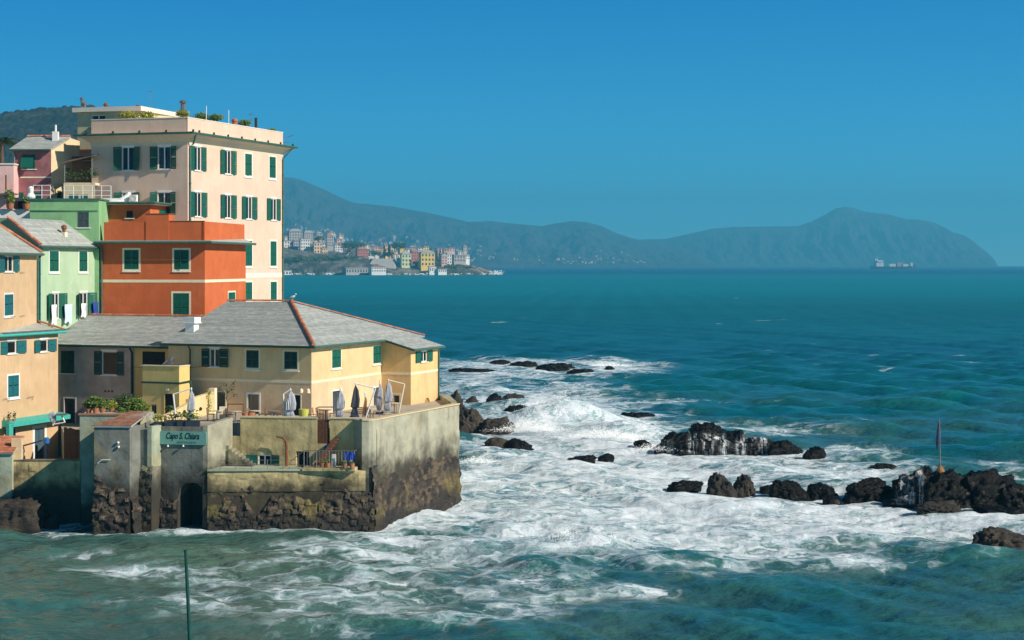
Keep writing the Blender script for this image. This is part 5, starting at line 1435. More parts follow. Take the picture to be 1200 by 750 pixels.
    mb = MB(); FW2 = Fc((G(20, 151.6), 151.6), (1, 0), (0, -1)); FW2.box(mb, 0, FW2.su(38), Z(236, 151.6), Z(232, 151.6), -.5, 1.0); mb.build('porch_roof', M['greyshut'], root)
    mb = MB(); FW2.box(mb, FW2.su(21), FW2.su(29), Z(262, 151.6), Z(236.2, 151.6), -.5, 0); mb.build('porch_opening', M['dark'], root)
    for k, (u, v, lab, rr) in enumerate(((12, 241, 'leafy plant in a terracotta pot, leftmost on the white garden wall', .75), (31, 246, 'small plant in a terracotta pot at the right end of the white garden wall', .4))):
        t = thing('potted_plant', lab, 'plant', (G(u, Y3 - .1), Y3 - .15, zc1), 'pots on the garden wall'); x = G(u, Y3 - .1)
        mb = MB(); mb.lathe((x, Y3 - .15, zc1 + .08), [(.25, 0), (.36, .45), (.4, .5)], 12); mb.build('pot', M['pot'], t)
        mb = MB(); mb.leaves((x, Y3 - .15, zc1 + .7 + rr * .6), (rr * .8, rr * .6, rr), int(260 * rr), .13, .2); mb.build('foliage', M['leaf'], t)
    # palm at the left edge
    x, Y4 = G(2, 163), 163; t = thing('palm_tree', 'palm with drooping fronds at the left edge in front of the wooded hill', 'tree', (x, Y4, T)); zc = Z(166, Y4)
    mb = MB(); mb.tube([(x - .2, Y4, T), (x, Y4, zc)], [.28, .2], 9); mb.build('trunk', M['bark'], t)
    for k in range(26):
        w = 2 * math.pi * k / 26 + random.random() * .2; el = random.uniform(-.2, 1.2); ln = random.uniform(1.5, 2.1); mb = MB(); prev = None
        pts = [Vector((x + math.cos(w) * math.cos(el) * ln * s, Y4 + math.sin(w) * math.cos(el) * ln * s, zc + math.sin(el) * ln * s - 1.1 * s * s)) for s in (0, .25, .5, .75, 1)]
        mb.tube(pts, [.03, .025, .02, .015, .01], 4)
        sd = Vector((-math.sin(w), math.cos(w), 0))
        for j in range(14):
            s = .12 + .88 * j / 14; i0 = min(3, int(s * 4)); p = pts[i0].lerp(pts[i0 + 1], s * 4 - i0); mb.tv = random.random()
            for sg in (-1, 1): tip = p + sd * sg * .42 * (1 - s * .5) + (pts[-1] - pts[0]).normalized() * .25 - Vector((0, 0, .18)); mb.poly([p, p + (tip - p) * .5 + Vector((0, 0, .03)) + (pts[-1] - pts[0]).normalized() * .05, tip])
        mb.build('frond', M['leafdark'], t)
M['brownwall'] = plain('brown_back_wall', (.14, .08, .05), .9, .2, 2)
M['awning'] = plain('brown_awning', (.16, .10, .07), .9, .15, 3)
upper_left()

# ------------------------------------------------------------------ sea wall under the terrace
def stone_mat(name, c0, c1, c2):
    m, N, L, b = nmat(name)
    at = N.new('ShaderNodeAttribute'); at.attribute_name = 'stone'
    v, g = pos(N, L)
    f = noise_n(N, L, v, .7, 6, .65); f2 = noise_n(N, L, v, 3.2, 6, .7)
    x = math_n(N, L, 'ADD', math_n(N, L, 'MULTIPLY', at.outputs['Fac'], .35), math_n(N, L, 'MULTIPLY', f, .65))
    r = ramp(N, [(.30, c0), (.48, c1), (.64, c2)]); L.new(x, r.inputs[0])
    # olive weed near the water
    wd = smooth_n(N, L, noise_n(N, L, v, .35, 5, .6), .50, .66, 0, .8)
    sx = N.new('ShaderNodeSeparateXYZ'); L.new(g.outputs['Position'], sx.inputs[0])
    wd = math_n(N, L, 'MULTIPLY', wd, smooth_n(N, L, sx.outputs['Z'], 3.2, 1.2))
    col = mixc(N, L, wd, r.outputs[0], (.17, .135, .035))
    k = smooth_n(N, L, f2, .25, .7, .55, 1.25); hs = N.new('ShaderNodeHueSaturation'); L.new(k, hs.inputs['Value']); L.new(col, hs.inputs['Color'])
    tz = math_n(N, L, 'ADD', sx.outputs['Z'], math_n(N, L, 'MULTIPLY', noise_n(N, L, v, .6, 4), 1.6))
    L.new(mixc(N, L, smooth_n(N, L, tz, 2.1, 1.2, 0, .85), hs.outputs[0], (.012, .010, .008)), b.inputs['Base Color']); b.inputs['Roughness'].default_value = .7
    bump_n(N, L, b, f2, 1.0, .16)
    return m
M['rubble'] = stone_mat('tidal_rubble', (.016, .012, .010), (.045, .032, .022), (.13, .092, .055))
def concrete(name, c, dirt=.75, dz=(4.2, 2.4)):
    """old sea wall render: pitted, streaked, mossy and black toward the tide line, patched"""
    m, N, L, b = nmat(name)
    v, g = pos(N, L)
    f = noise_n(N, L, v, .55, 7, .62)
    r = ramp(N, [(.30, tuple(x * .62 for x in c)), (.50, c), (.70, tuple(min(.8, x * 1.22) for x in c))]); L.new(f, r.inputs[0])
    vs, _ = pos(N, L, (1.6, 1.6, .16)); st = smooth_n(N, L, noise_n(N, L, vs, 1.0, 6, .65), .50, .74, 0, dirt)
    col = mixc(N, L, st, r.outputs[0], (.10, .085, .055))
    och = smooth_n(N, L, noise_n(N, L, v, .42, 5, .6), .54, .70, 0, .55); col = mixc(N, L, och, col, (.40, .30, .12))
    sx = N.new('ShaderNodeSeparateXYZ'); L.new(g.outputs['Position'], sx.inputs[0])
    zz = math_n(N, L, 'ADD', sx.outputs['Z'], math_n(N, L, 'MULTIPLY', math_n(N, L, 'SUBTRACT', noise_n(N, L, v, .5, 6, .65), .5), 5.0))
    blot = math_n(N, L, 'MULTIPLY', smooth_n(N, L, noise_n(N, L, v, .24, 5, .62), .50, .66, 0, dirt), smooth_n(N, L, sx.outputs['Z'], 7.6, 4.0)); col = mixc(N, L, blot, col, (.05, .045, .032))
    low = smooth_n(N, L, zz, dz[0], dz[1], 0, .93)
    col = mixc(N, L, low, col, (.035, .030, .022))
    L.new(col, b.inputs['Base Color']); b.inputs['Roughness'].default_value = .9; b.inputs['Specular IOR Level'].default_value = .2
    h = math_n(N, L, 'ADD', noise_n(N, L, v, 1.3, 8, .65), math_n(N, L, 'MULTIPLY', f, 1.5))
    bump_n(N, L, b, h, .9, .07)
    return m
M['concrete'] = concrete('ochre_sea_wall_render', (.54, .43, .22))
M['concpale'] = concrete('pale_sea_wall_render', (.37, .355, .265), .55, (5.6, 3.4))
M['concgrey'] = concrete('grey_sea_wall_render', (.20, .205, .18), .85, (4.8, 2.2))
M['plinth'] = concrete('green_grey_wall_render', (.36, .40, .30), .35, (3.0, 1.0))

def rubble(parent, F, s0, s1, z0, z1, amp=.30, cw=.50, ch=.34, out=0.0, seed=1, mat=None, bulge=0.0, edge=None):
    """a face of rough rubble: each stone stands out by its own amount, joints recessed"""
    res = .11; ns = max(2, int((s1 - s0) / res)); nz = max(2, int((z1 - z0) / res))
    S, Zz = np.meshgrid(np.linspace(s0, s1, ns + 1), np.linspace(z0, z1, nz + 1))
    r = np.random.default_rng(seed); f = S.ravel(); g = Zz.ravel()
    w = np.stack([f * .8, g * .8, np.full(f.size, seed * 3.1)], 1); wx = noise3(w) * .35; wz = noise3(w + 40) * .25
    gx = (f + wx) / cw; gz = (g + wz) / ch
    ci, cj = np.floor(gx).astype(int), np.floor(gz).astype(int); d1 = np.full(f.size, 9.0); d2 = np.full(f.size, 9.0); idv = np.zeros(f.size)
    jit = r.random((64, 64, 3))
    for a in (-1, 0, 1):
        for b in (-1, 0, 1):
            k = jit[(ci + a) & 63, (cj + b) & 63]
            d = np.hypot(gx - (ci + a + .15 + .7 * k[:, 0]), gz - (cj + b + .15 + .7 * k[:, 1]))
            m1 = d < d1; d2 = np.where(m1, d1, np.minimum(d2, d)); idv = np.where(m1, k[:, 2], idv); d1 = np.minimum(d1, d)
    joint = np.clip((d2 - d1) / .22, 0, 1)
    big = fbm(np.stack([f * .35, g * .5, np.full(f.size, seed * 7.7)], 1), 4)
    o = out + amp * (.9 * big + .35 * (idv - .5) * 2 * joint + .28 * (joint ** .5) - .1)
    o += amp * .25 * fbm(np.stack([f * 2.5, g * 2.5, np.full(f.size, 5.0)], 1), 3)
    t = np.clip((z1 - g) / max(.01, z1 - z0), 0, 1); o += bulge * t
    if edge is not None: o *= 1
    o = o + .012
    if mat is None:
        ze = z1 - .15 - 1.5 * (.5 + 1.35 * fbm(np.stack([f * .45, np.full(f.size, 2.2), np.full(f.size, seed * 1.7)], 1), 4)) ; o = np.where(g > ze, o * np.clip(1 - (g - ze) / .25, -1, 1) - .05 * (g > ze + .2), o)
    else: o = o * np.clip((z1 - g) / .3, 0, 1)
    P = np.zeros((f.size, 3)); q = F.p[None, :] + F.d[None, :] * f[:, None] + F.n[None, :] * o[:, None]
    P[:, :2] = q; P[:, 2] = g
    return grid_obj('rubble_face', P.reshape(nz + 1, ns + 1, 3), mat or M['rubble'], parent, smooth=False, attrs={'stone': idv}, kind='stuff')

def sea_wall():
    root = thing('sea_wall', 'old weathered sea wall carrying the restaurant terrace above the surf', 'sea wall', (-9.45, 116, 0))
    B0, K = V2(-20.6, 115.45), V2(-9.45, 116.0)
    r, q = V2(math.sin(math.radians(22)), math.cos(math.radians(22))), V2(math.cos(math.radians(22)), -math.sin(math.radians(22)))
    dB = (K - B0) / np.hypot(*(K - B0)); FB = Fc(B0, dB, V2(dB[1], -dB[0])); WB = np.hypot(*(K - B0))
    FRt = Fc(K, r, q); LR = 14.5; zt = 7.36; zw = 4.0
    S1 = V2(-19.4, 118.5); K2 = V2(-9.75, 117.0); dU = (K2 - S1) / np.hypot(*(K2 - S1)); FU = Fc(S1, dU, V2(dU[1], -dU[0])); WU = np.hypot(*(K2 - S1))
    # base: plastered above, rubble toward the water, walkway on top
    mb = MB(); sk = FB.su(419)
    mb.prism([tuple(FB.at(0, -.02)), tuple(FB.at(WB - .55, -.02)), tuple(FU.at(WU - .2, -.5)), tuple(FU.at(0, -.5))], -2, zw - .004)
    mb.build('base_block', M['concrete'], root)
    rubble(root, FB, 0, WB + .12, -1.2, 3.1, .34, seed=2, bulge=.35)
    rubble(root, FB, 0, WB - .5, 2.6, zw - .03, .10, cw=1.6, ch=.9, seed=3, mat=M['concrete'], out=.02)
    mb = MB(); FB.box(mb, -.02, FB.su(352), zw, zw + .1, -3.2, .12); mb.build('walkway', M['plinth'], root)
    # main upper wall with the terrace parapet
    h = []
    mid = (FU.su(281.5), FU.su(371.5)); g1 = (0.0, FU.su(272.6)); g2 = (FU.su(386.5), WU)
    F2 = FU
    a, b, c, e = F2.rect(302.5, 533, 318, 550.5); h.append((a, b, c, e)); 
    w = sash(F2, a, b, c, e, root); 
    leaf_mesh(F2, a - .02, c, e, F2.rect(288.5, 532, 302, 550)[0], .04, .10, M['green'], w); leaf_mesh(F2, b + .02, c, e, F2.rect(302, 532, 328, 550)[1], .04, .10, M['green'], w)
    a, b, c, e = F2.rect(347, 529, 362, 549); h.append((a, b, c, e))
    mb = MB(); F2.box(mb, a, b, c, e, -.7, -.6); F2.box(mb, a, b, e - .45, e - .3, -.5, -.35); mb.build('dark_doorway', M['dark'], root)
    mb = MB()
    wall_face(mb, F2, mid[0], mid[1], zw - .2, zt, h, .45)
    for x0, x1 in (mid,): mb.poly([F2.pt(x0, zt), F2.pt(x1, zt), F2.pt(x1, zt, -.4), F2.pt(x0, zt, -.4)]); mb.poly([F2.pt(x1, T - .6, -.4), F2.pt(x0, T - .6, -.4), F2.pt(x0, zt, -.4), F2.pt(x1, zt, -.4)]); mb.poly([F2.pt(x0, zw, -.4), F2.pt(x0, zw), F2.pt(x0, zt), F2.pt(x0, zt, -.4)]); mb.poly([F2.pt(x1, zw), F2.pt(x1, zw, -.4), F2.pt(x1, zt, -.4), F2.pt(x1, zt)])
    F2.box(mb, g2[0], g2[1], zw - .2, zt, -.4, 0)
    F2.box(mb, g1[1], mid[0], zw - .2, FU.hit(277, 511)[1], -.4, -.01); F2.box(mb, mid[1], g2[0], zw - .2, FU.hit(379, 520)[1], -.4, -.01)
    mb.build('upper_wall', M['concrete'], root)
    mb = MB(); F2.box(mb, mid[0] - .03, mid[1] + .03, zt + .003, zt + .09, -.45, .05); F2.box(mb, g2[0] - .03, g2[1] - .3, zt + .003, zt + .09, -.45, .05); mb.build('coping', M['copingst'], root)
    # rounded corner and right face
    plan = []
    p_in = [FU.at(g2[1] - 1.1, 0.0), K - dB * .75, K - dB * .30 + r * .02, K - dB * .06 + r * .16, K + r * .45 + q * .02, K + r * 1.2 + q * .0]
    plan = [tuple(p) for p in p_in] + [tuple(K + r * 1.2 - q * .6), tuple(FU.at(g2[1] - 1.1, -.6))]
    mb = MB(); mb.prism(plan, -2, zt - .002); mb.build('corner', M['concpale'], root)
    mb = MB(); mb.prism([(p[0], p[1]) for p in [K + r * 1.2, K + r * LR, K + r * LR - q * .45, K + r * 1.2 - q * .45]], -2, [zt, zt - .06, zt - .06, zt]); mb.build('right_face', M['concpale'], root)
    mb = MB(); mb.prism([tuple(p) for p in [K + r * 1.1 + q * .06, K + r * (LR + .05) + q * .06, K + r * (LR + .05) - q * .5, K + r * 1.1 - q * .5]], zt + .003, zt + .09)
    mb.prism([tuple(p) for p in [K - dB * .95 + q * 0 + V2(0, .9), K - dB * .72 - V2(0, .05), K - dB * .28 - V2(0, .04), K - dB * .03 + r * .15, K + r * .46 + q * .07, K + r * 1.08 + q * .06, K + r * 1.08 - q * .5]], zt + .001, zt + .088)
    mb.build('coping', M['copingst'], root)
    M_ = K + r * LR; mb = MB(); mb.prism([tuple(p) for p in [M_, M_ + V2(-.35, 4), M_ + V2(-1.2, 11), M_ + V2(-2, 11), M_ + V2(-.8, 3.5), M_ - q * .45]], -2, zt - .07); mb.build('far_wall', M['concpale'], root)
    rubble(root, FRt, -.12, LR + .05, -1.4, 4.3, .26, seed=5, bulge=.22)
    rubble(root, FRt, .5, LR, 3.5, zt - .05, .07, cw=2.2, ch=1.3, seed=16, mat=M['concpale'], out=.005)
    # lit flank beside the sign, and the sign wall with the culvert
    S0, S0b, S2 = V2(-24.35, 115.25), V2(-23.9, 116.15), V2(-20.6, 115.5)
    dS = (S2 - S0b) / np.hypot(*(S2 - S0b)); FS = Fc(S0b, dS, V2(dS[1], -dS[0])); WS = np.hypot(*(S2 - S0b)); zsn = 6.95
    a = FS.su(208); hol = [(a, WS - .18, -2.0, FS.hit(230, 566)[1])]
    mb = MB(); wall_face(mb, FS, 0, WS, -2, zsn, hol, 2.6)
    mb.poly([FS.pt(a - .2, -2, -2.6), FS.pt(WS, -2, -2.6), FS.pt(WS, 3.6, -2.6), FS.pt(a - .2, 3.6, -2.6)])
    mb.poly([FS.pt(0, zsn), FS.pt(WS, zsn), FS.pt(WS, zsn, -1.2), FS.pt(0, zsn, -1.2)])
    zc_ = FS.hit(230, 566)[1]
    for sx_, sg_ in ((a, 1), (WS - .18, -1)):       # broken arch over the culvert
        for k in range(4):
            t0, t1 = k / 4, (k + 1) / 4; f = lambda t: 1.1 * (1 - math.sqrt(max(0, 1 - (1 - t) ** 2)))
            mb.hexa([FS.pt(sx_ + sg_ * .8 * t0, zc_ - f(t0), -.02), FS.pt(sx_ + sg_ * .8 * t1, zc_ - f(t1), -.02), FS.pt(sx_ + sg_ * .8 * t1, zc_ - f(t1), -2.4), FS.pt(sx_ + sg_ * .8 * t0, zc_ - f(t0), -2.4),
                     FS.pt(sx_ + sg_ * .8 * t0, zc_ + .02, -.02), FS.pt(sx_ + sg_ * .8 * t1, zc_ + .02, -.02), FS.pt(sx_ + sg_ * .8 * t1, zc_ + .02, -2.4), FS.pt(sx_ + sg_ * .8 * t0, zc_ + .02, -2.4)])
    mb.build('sign_wall', M['concgrey'], root)
    mb = MB(); mb.hexa([(S2[0] - .35, S2[1] + .06, -2), (S2[0], S2[1], -2), (S1[0], S1[1], -2), (S1[0] - .4, S1[1] + .1, -2), (S2[0] - .35, S2[1] + .06, 7.08), (S2[0], S2[1], 7.08), (S1[0], S1[1], zt), (S1[0] - .4, S1[1] + .1, zt)]); mb.build('flank_wall', M['concpale'], root)
    mb = MB(); w0 = FS.su(208); rubble(root, FS, 0, w0, -1.2, 2.5, .28, seed=7, bulge=.3)
    # pillar and recess between the sign wall and the tower
    T0, T1, T2 = V2(-28.05, 114.55), V2(-25.6, 114.3), V2(-25.15, 115.5)
    mb = MB(); mb.prism([tuple(p) for p in [T2, S0, S0b, (S0b[0], 118.5), (T2[0], 118.5)]], -2, 6.8); mb.build('recess_wall', M['concgrey'], root)
    mb = MB(); mb.prism([tuple(p) for p in [S0 + V2(-.28, .03), S0 + V2(.02, -.03), S0b + V2(.03, .03), S0b + V2(-.3, .3)]], 4.3, 7.05); mb.build('pillar', M['plinth'], root)
    dR = (S0 - T2) / np.hypot(*(S0 - T2)); rubble(root, Fc(T2, dR, V2(dR[1], -dR[0])), 0, .95, -1.2, 4.4, .25, seed=8, bulge=.5, mat=M['concpale'])
    # tower
    mb = MB(); mb.prism([tuple(p) for p in [T0, T1, T2, (T2[0], 119), (T0[0], 119)]], -2, 7.12); mb.build('tower', M['concgrey'], root)
    dT = (T1 - T0) / np.hypot(*(T1 - T0)); FT = Fc(T0, dT, V2(dT[1], -dT[0])); WT = np.hypot(*(T1 - T0)); rubble(root, FT, 0, WT, -1.2, 3.9, .36, seed=9, bulge=.35)
    dQ = (T2 - T1) / np.hypot(*(T2 - T1)); FQ = Fc(T1, dQ, V2(dQ[1], -dQ[0])); rubble(root, FQ, 0, np.hypot(*(T2 - T1)), -1.2, 3.6, .25, seed=10, bulge=.4)
    # sloping terracotta cap of the tower
    e0, e1 = FT.pt(-.1, 7.16, .12), FT.pt(WT + .12, 7.16, .12); t1 = (T2[0] + .1, 118.3, 7.8); t0 = (T0[0] + 1.6, 118.6, 7.8)
    slates(root, e0, e1, t1, t0, mat=M['terra2'], expo=.33, wid=.24, name='tile_cap', seed=31)
    mb = MB(); mb.poly([(*T2, 7.1), (T2[0], 118.3, 7.1), (T2[0], 118.3, 7.85), (*(T2), 7.3)]); mb.build('cap_gable', M['concpale'], root)
    # fittings on the tower: bulkhead lamps and a bracket
    for u, v in ((139, 519), (139.5, 524)):
        s_, z_ = FT.hit(u, v); mb = MB(); F_ = FT; mb.lathe(FT.pt(s_, z_, .1), [(.02, -.08), (.09, 0), (.07, .1)], 8); mb.build('bulkhead_lamp', M['white'], root)
    mb = MB(); s0_, z_ = FT.hit(120, 538.5); s1_ = FT.hit(130, 538.5)[0]; mb.tube([FT.pt(s0_ - .3, z_ - .25, .1), FT.pt(s0_, z_, .1), FT.pt(s1_, z_, .1)], .03, 6); mb.build('pipe', M['white'], root)
    # green grey plinth behind the tower and back wall of the gully
    PB = V2(G(93.5, 118.7), 118.7); mb = MB(); mb.prism([tuple(PB), (-25.5, 118.35), (-25.5, 121.5), (PB[0] - .4, 122.8)], -2, 7.5); mb.build('plinth_wall', M['plinth'], root)
    mb = MB(); mb.prism([(PB[0] - .1, 118.64), (-25.4, 118.28), (-25.4, 118.75), (PB[0] - .15, 119.1)], 7.503, 7.6); mb.build('plinth_coping', M['rust2'], root)
    # balcony on the right part of the wall
    b0, b1 = FU.su(364), FU.su(423); z = 4.22
    mb = MB(); mb.hexa([FU.pt(b0, z - .22, 2.1), FU.pt(b1, z - .22, 1.75), FU.pt(b1, z - .22, 0), FU.pt(b0, z - .22, 0), FU.pt(b0, z, 2.1), FU.pt(b1, z, 1.75), FU.pt(b1, z, 0), FU.pt(b0, z, 0)]); bal = mb.build('balcony_floor', M['concrete'], root)
    nb = 17
    for k in range(nb):
        t = k / (nb - 1); p = FU.pt(lerp(b0 + .1, b1 - .05, t), z, lerp(2.02, 1.68, t)); mb = MB(); rr = .035 if k % 4 == 0 else .014
        mb.tube([p, (p[0], p[1], z + 1.15)], rr, 5); mb.build('baluster', M['metal'], bal)
    mb = MB(); mb.tube([FU.pt(b0 + .1, z + 1.15, 2.02), FU.pt(b1 - .05, z + 1.15, 1.68), FU.pt(b1 - .05, z + 1.15, .05)], .03, 6); mb.tube([FU.pt(b0 + .1, z + .15, 2.02), FU.pt(b1 - .05, z + .15, 1.68)], .02, 5)
    mb.tube([FU.pt(b0 + .1, z + 1.15, 2.02), FU.pt(b0 - .9, z + .35, 2.02), FU.pt(b0 - .9, z - .1, 2.02)], .025, 5); mb.build('handrail', M['metal'], bal)
    # iron stair down from the gap in the parapet to the balcony
    st = thing('iron_stair', 'rusty iron stair between the terrace gap and the balcony', 'stair', FU.pt(FU.su(385), z, .5))
    for o in (.55, 1.35):
        mb = MB(); x0, x1 = FU.su(372), FU.su(396); mb.hexa([FU.pt(x0, z, o), FU.pt(x0 + .35, z, o), FU.pt(x0 + .35, z, o - .05), FU.pt(x0, z, o - .05), FU.pt(x1, z + 1.9, o), FU.pt(x1 + .35, z + 1.9, o), FU.pt(x1 + .35, z + 1.9, o - .05), FU.pt(x1, z + 1.9, o - .05)]); mb.build('stringer', M['rust'], st)
    for k in range(9):
        x = lerp(FU.su(372), FU.su(396), (k + .5) / 9); zz = z + 1.9 * (k + .5) / 9; mb = MB(); FU.box(mb, x + .05, x + .32, zz, zz + .04, .56, 1.29); mb.build('step', M['rust'], st)
    mb = MB(); x0 = FU.su(380); FU.box(mb, x0 - .5, x0 + .25, FU.hit(380, 520)[1] + .01, zt - .15, -.30, -.12); [FU.box(mb, x0 - .5 + .1 * k, x0 - .44 + .1 * k, FU.hit(380, 520)[1] + .01, zt + .7 - .02 * k, -.11, -.06) for k in range(8)]
    tag(mb.build('wooden_gate', M['wood'], origin=FU.pt(x0, 6.2, -.2)), 'stack of brown wooden slats standing in the gap of the terrace parapet', 'gate')
    mb = MB(); x = FU.su(417.5); k = 6
    for i in range(k):
        for j in range(3):
            f = lambda ii, jj: FU.pt(x - .35 + .7 * ii / k, z + 1.12 - .28 * jj - (.1 * ii / k), 1.72 + .05 * math.sin(ii * 2 + jj))
            mb.poly([f(i, j), f(i + 1, j), f(i + 1, j + 1), f(i, j + 1)])
    tag(mb.build('hanging_cloth', M['blue'], origin=FU.pt(x, z, 1.7)), 'blue cloth hung over the balcony railing at the corner', 'laundry')
    mb = MB(); x = FU.su(384); FU.box(mb, x - .18, x + .2, FU.hit(384, 529)[1], FU.hit(384, 522)[1], .02, .3); tag(mb.build('meter_box', M['blue'], origin=FU.pt(x, z, 0)), 'small blue box on the wall below the parapet gap', 'box')
    for u, lab in ((386, 'terracotta pot leftmost behind the balcony railing'), (392, 'terracotta pot second from the left behind the balcony railing'), (412, 'terracotta pot just left of the blue cloth on the balcony'), (420, 'terracotta pot at the right end of the balcony')):
        x = FU.su(u); c = FU.pt(x, z, 1.8); t = thing('flower_pot', lab, 'flower pot', c, 'pots on the balcony'); mb = MB(); mb.lathe(c, [(.13, 0), (.19, .28), (.21, .32)], 10); mb.build('pot', M['pot'], t); mb = MB(); mb.leaves((c[0], c[1], c[2] + .42), (.22, .2, .18), 40, .07, .1); mb.build('foliage', M['leaf'], t)
    mb = MB(); x = FU.su(397); FU.box(mb, x - .12, x + .12, z, z + .85, 1.2, 1.45); tag(mb.build('bollard', M['white'], origin=FU.pt(x, z, 1.3)), 'white post standing on the small balcony', 'post')
    # rust pipe with a curved head, and the walkway rail
    mb = MB(); x, _ = FU.hit(338, 540); x2 = FU.hit(326, 511)[0]; zt_ = FU.hit(338, 511)[1]
    mb.tube([FU.pt(x, zw + .1, .45), FU.pt(x, zt_ - .6, .45), FU.pt(x - .06, zt_ - .3, .45), FU.pt(x - .22, zt_ - .1, .45), FU.pt(x2, zt_ + .02, .45)], [.10, .09, .08, .07, .055], 8); tag(mb.build('bent_pipe', M['rust'], origin=FU.pt(x, zw, .45)), 'rusty pipe with a bent top standing before the green shuttered window in the sea wall', 'pipe')
    rl = thing('walkway_railing', 'thin iron railing along the walkway below the terrace', 'railing', FB.pt(1, zw + .1, 0))
    for k in range(6):
        x = lerp(FB.su(258), FB.su(350), k / 5); mb = MB(); mb.tube([FB.pt(x, zw + .1, -.05), FB.pt(x, zw + (1.25 if k == 5 else .75), -.05)], .025, 5); mb.build('post', M['metal'], rl)
    for hh in (.42, .72):
        mb = MB(); mb.tube([FB.pt(FB.su(258), zw + hh, -.05), FB.pt(FB.su(350), zw + hh, -.05)], .018, 5); mb.build('rail', M['metal'], rl)
    # steps at the left end of the walkway
    stp = MB()
    for k in range(7):
        x = FU.su(273) + .24 * k; FU.box(stp, x, x + .25, zw + .102, zw + 1.25 - .17 * k, .02, 1.0)
    FU.box(stp, FU.su(259), FU.su(273) - .004, zw + .1, zw + 1.5, .5, .9)
    stp.build('steps', M['concpale'], root)
    # sign
    sg = thing('restaurant_sign', 'teal sign board reading Capo S. Chiara on the wall below the planters', 'sign', FS.pt(WS / 2, 6, .05))
    a, b, c, e = FS.rect(187.8, 505.5, 242.6, 520.8); mb = MB(); k = 6; o0, o1 = .03, .13; rr = .12
    ring = []
    for cx, cz, w0 in ((b - rr, c + rr, -90), (b - rr, e - rr, 0), (a + rr, e - rr, 90), (a + rr, c + rr, 180)):
        for j in range(5): w = math.radians(w0 + 90 * j / 4); ring.append((cx + rr * math.cos(w), cz + rr * math.sin(w)))
    mb.poly([FS.pt(x, z_, o1) for x, z_ in ring])
    for i in range(len(ring)):
        p, w = ring[i], ring[(i + 1) % len(ring)]; mb.poly([FS.pt(*p, o0), FS.pt(*w, o0), FS.pt(*w, o1), FS.pt(*p, o1)])
    mb.build('board', M['signteal'], sg)
    def text(body, u0, u1, v0, v1, mat, shear, name, bold=0.0, spacing=1.0):
        cu = bpy.data.curves.new(name, 'FONT'); cu.body = body; cu.shear = shear; cu.extrude = .006; cu.offset = bold; cu.space_character = spacing
        tmp = bpy.data.objects.new('tmp_text', cu); COL.objects.link(tmp); dg = bpy.context.evaluated_depsgraph_get(); dg.update()
        me0 = tmp.evaluated_get(dg).to_mesh(); vs = np.array([p.co[:] for p in me0.vertices]); fs = [list(p.vertices) for p in me0.polygons]
        tmp.evaluated_get(dg).to_mesh_clear(); bpy.data.objects.remove(tmp)
        mn, mx = vs.min(0), vs.max(0); a, b, c, e = FS.rect(u0, v0, u1, v1)
        pts = [FS.pt(a + (p[0] - mn[0]) / (mx[0] - mn[0]) * (b - a), c + (p[1] - mn[1]) / (mx[1] - mn[1]) * (e - c), o1 + .004 + (.012 if p[2] > 0 else 0)) for p in vs]
        mesh_from(name, pts, fs, mat, sg)
    text('Capo S. Chiara', 195.8, 234.5, 506.8, 516.5, M['signink'], .25, 'lettering', .012)
    text('RISTORANTE', 209, 231, 517.2, 519.2, M['signfaint'], 0, 'small_lettering', 0, 1.6)
    for u in (198, 216):
        s_, z_ = FS.hit(u, 521); mb = MB(); mb.tube([FS.pt(s_, z_ - .1, .05), FS.pt(s_, z_ - .02, .2)], .03, 6); mb.lathe(FS.pt(s_, z_ - .12, .2), [(.07, 0), (.05, .12)], 8); mb.build('spotlight', M['white'], sg)
    return FS, WS, zsn, FU, FT
M['terra2'] = tinted('old_tiles', (.22, .10, .065), (.42, .21, .13), .85, 4, .3, bump=.01)
M['copingst'] = plain('sandy_coping', (.62, .50, .30), .85, .10, 3)
M['rust2'] = plain('terracotta_coping', (.36, .17, .10), .85, .2, 5)
M['signteal'] = plain('teal_sign_board', (.17, .36, .30), .5, .08, 3)
M['signink'] = plain('dark_sign_ink', (.004, .02, .02), .6, .05, 3)
M['signfaint'] = plain('faint_sign_ink', (.06, .16, .14), .6, .05, 3)
FS, WS, ZSN, FU_, FT_ = sea_wall()

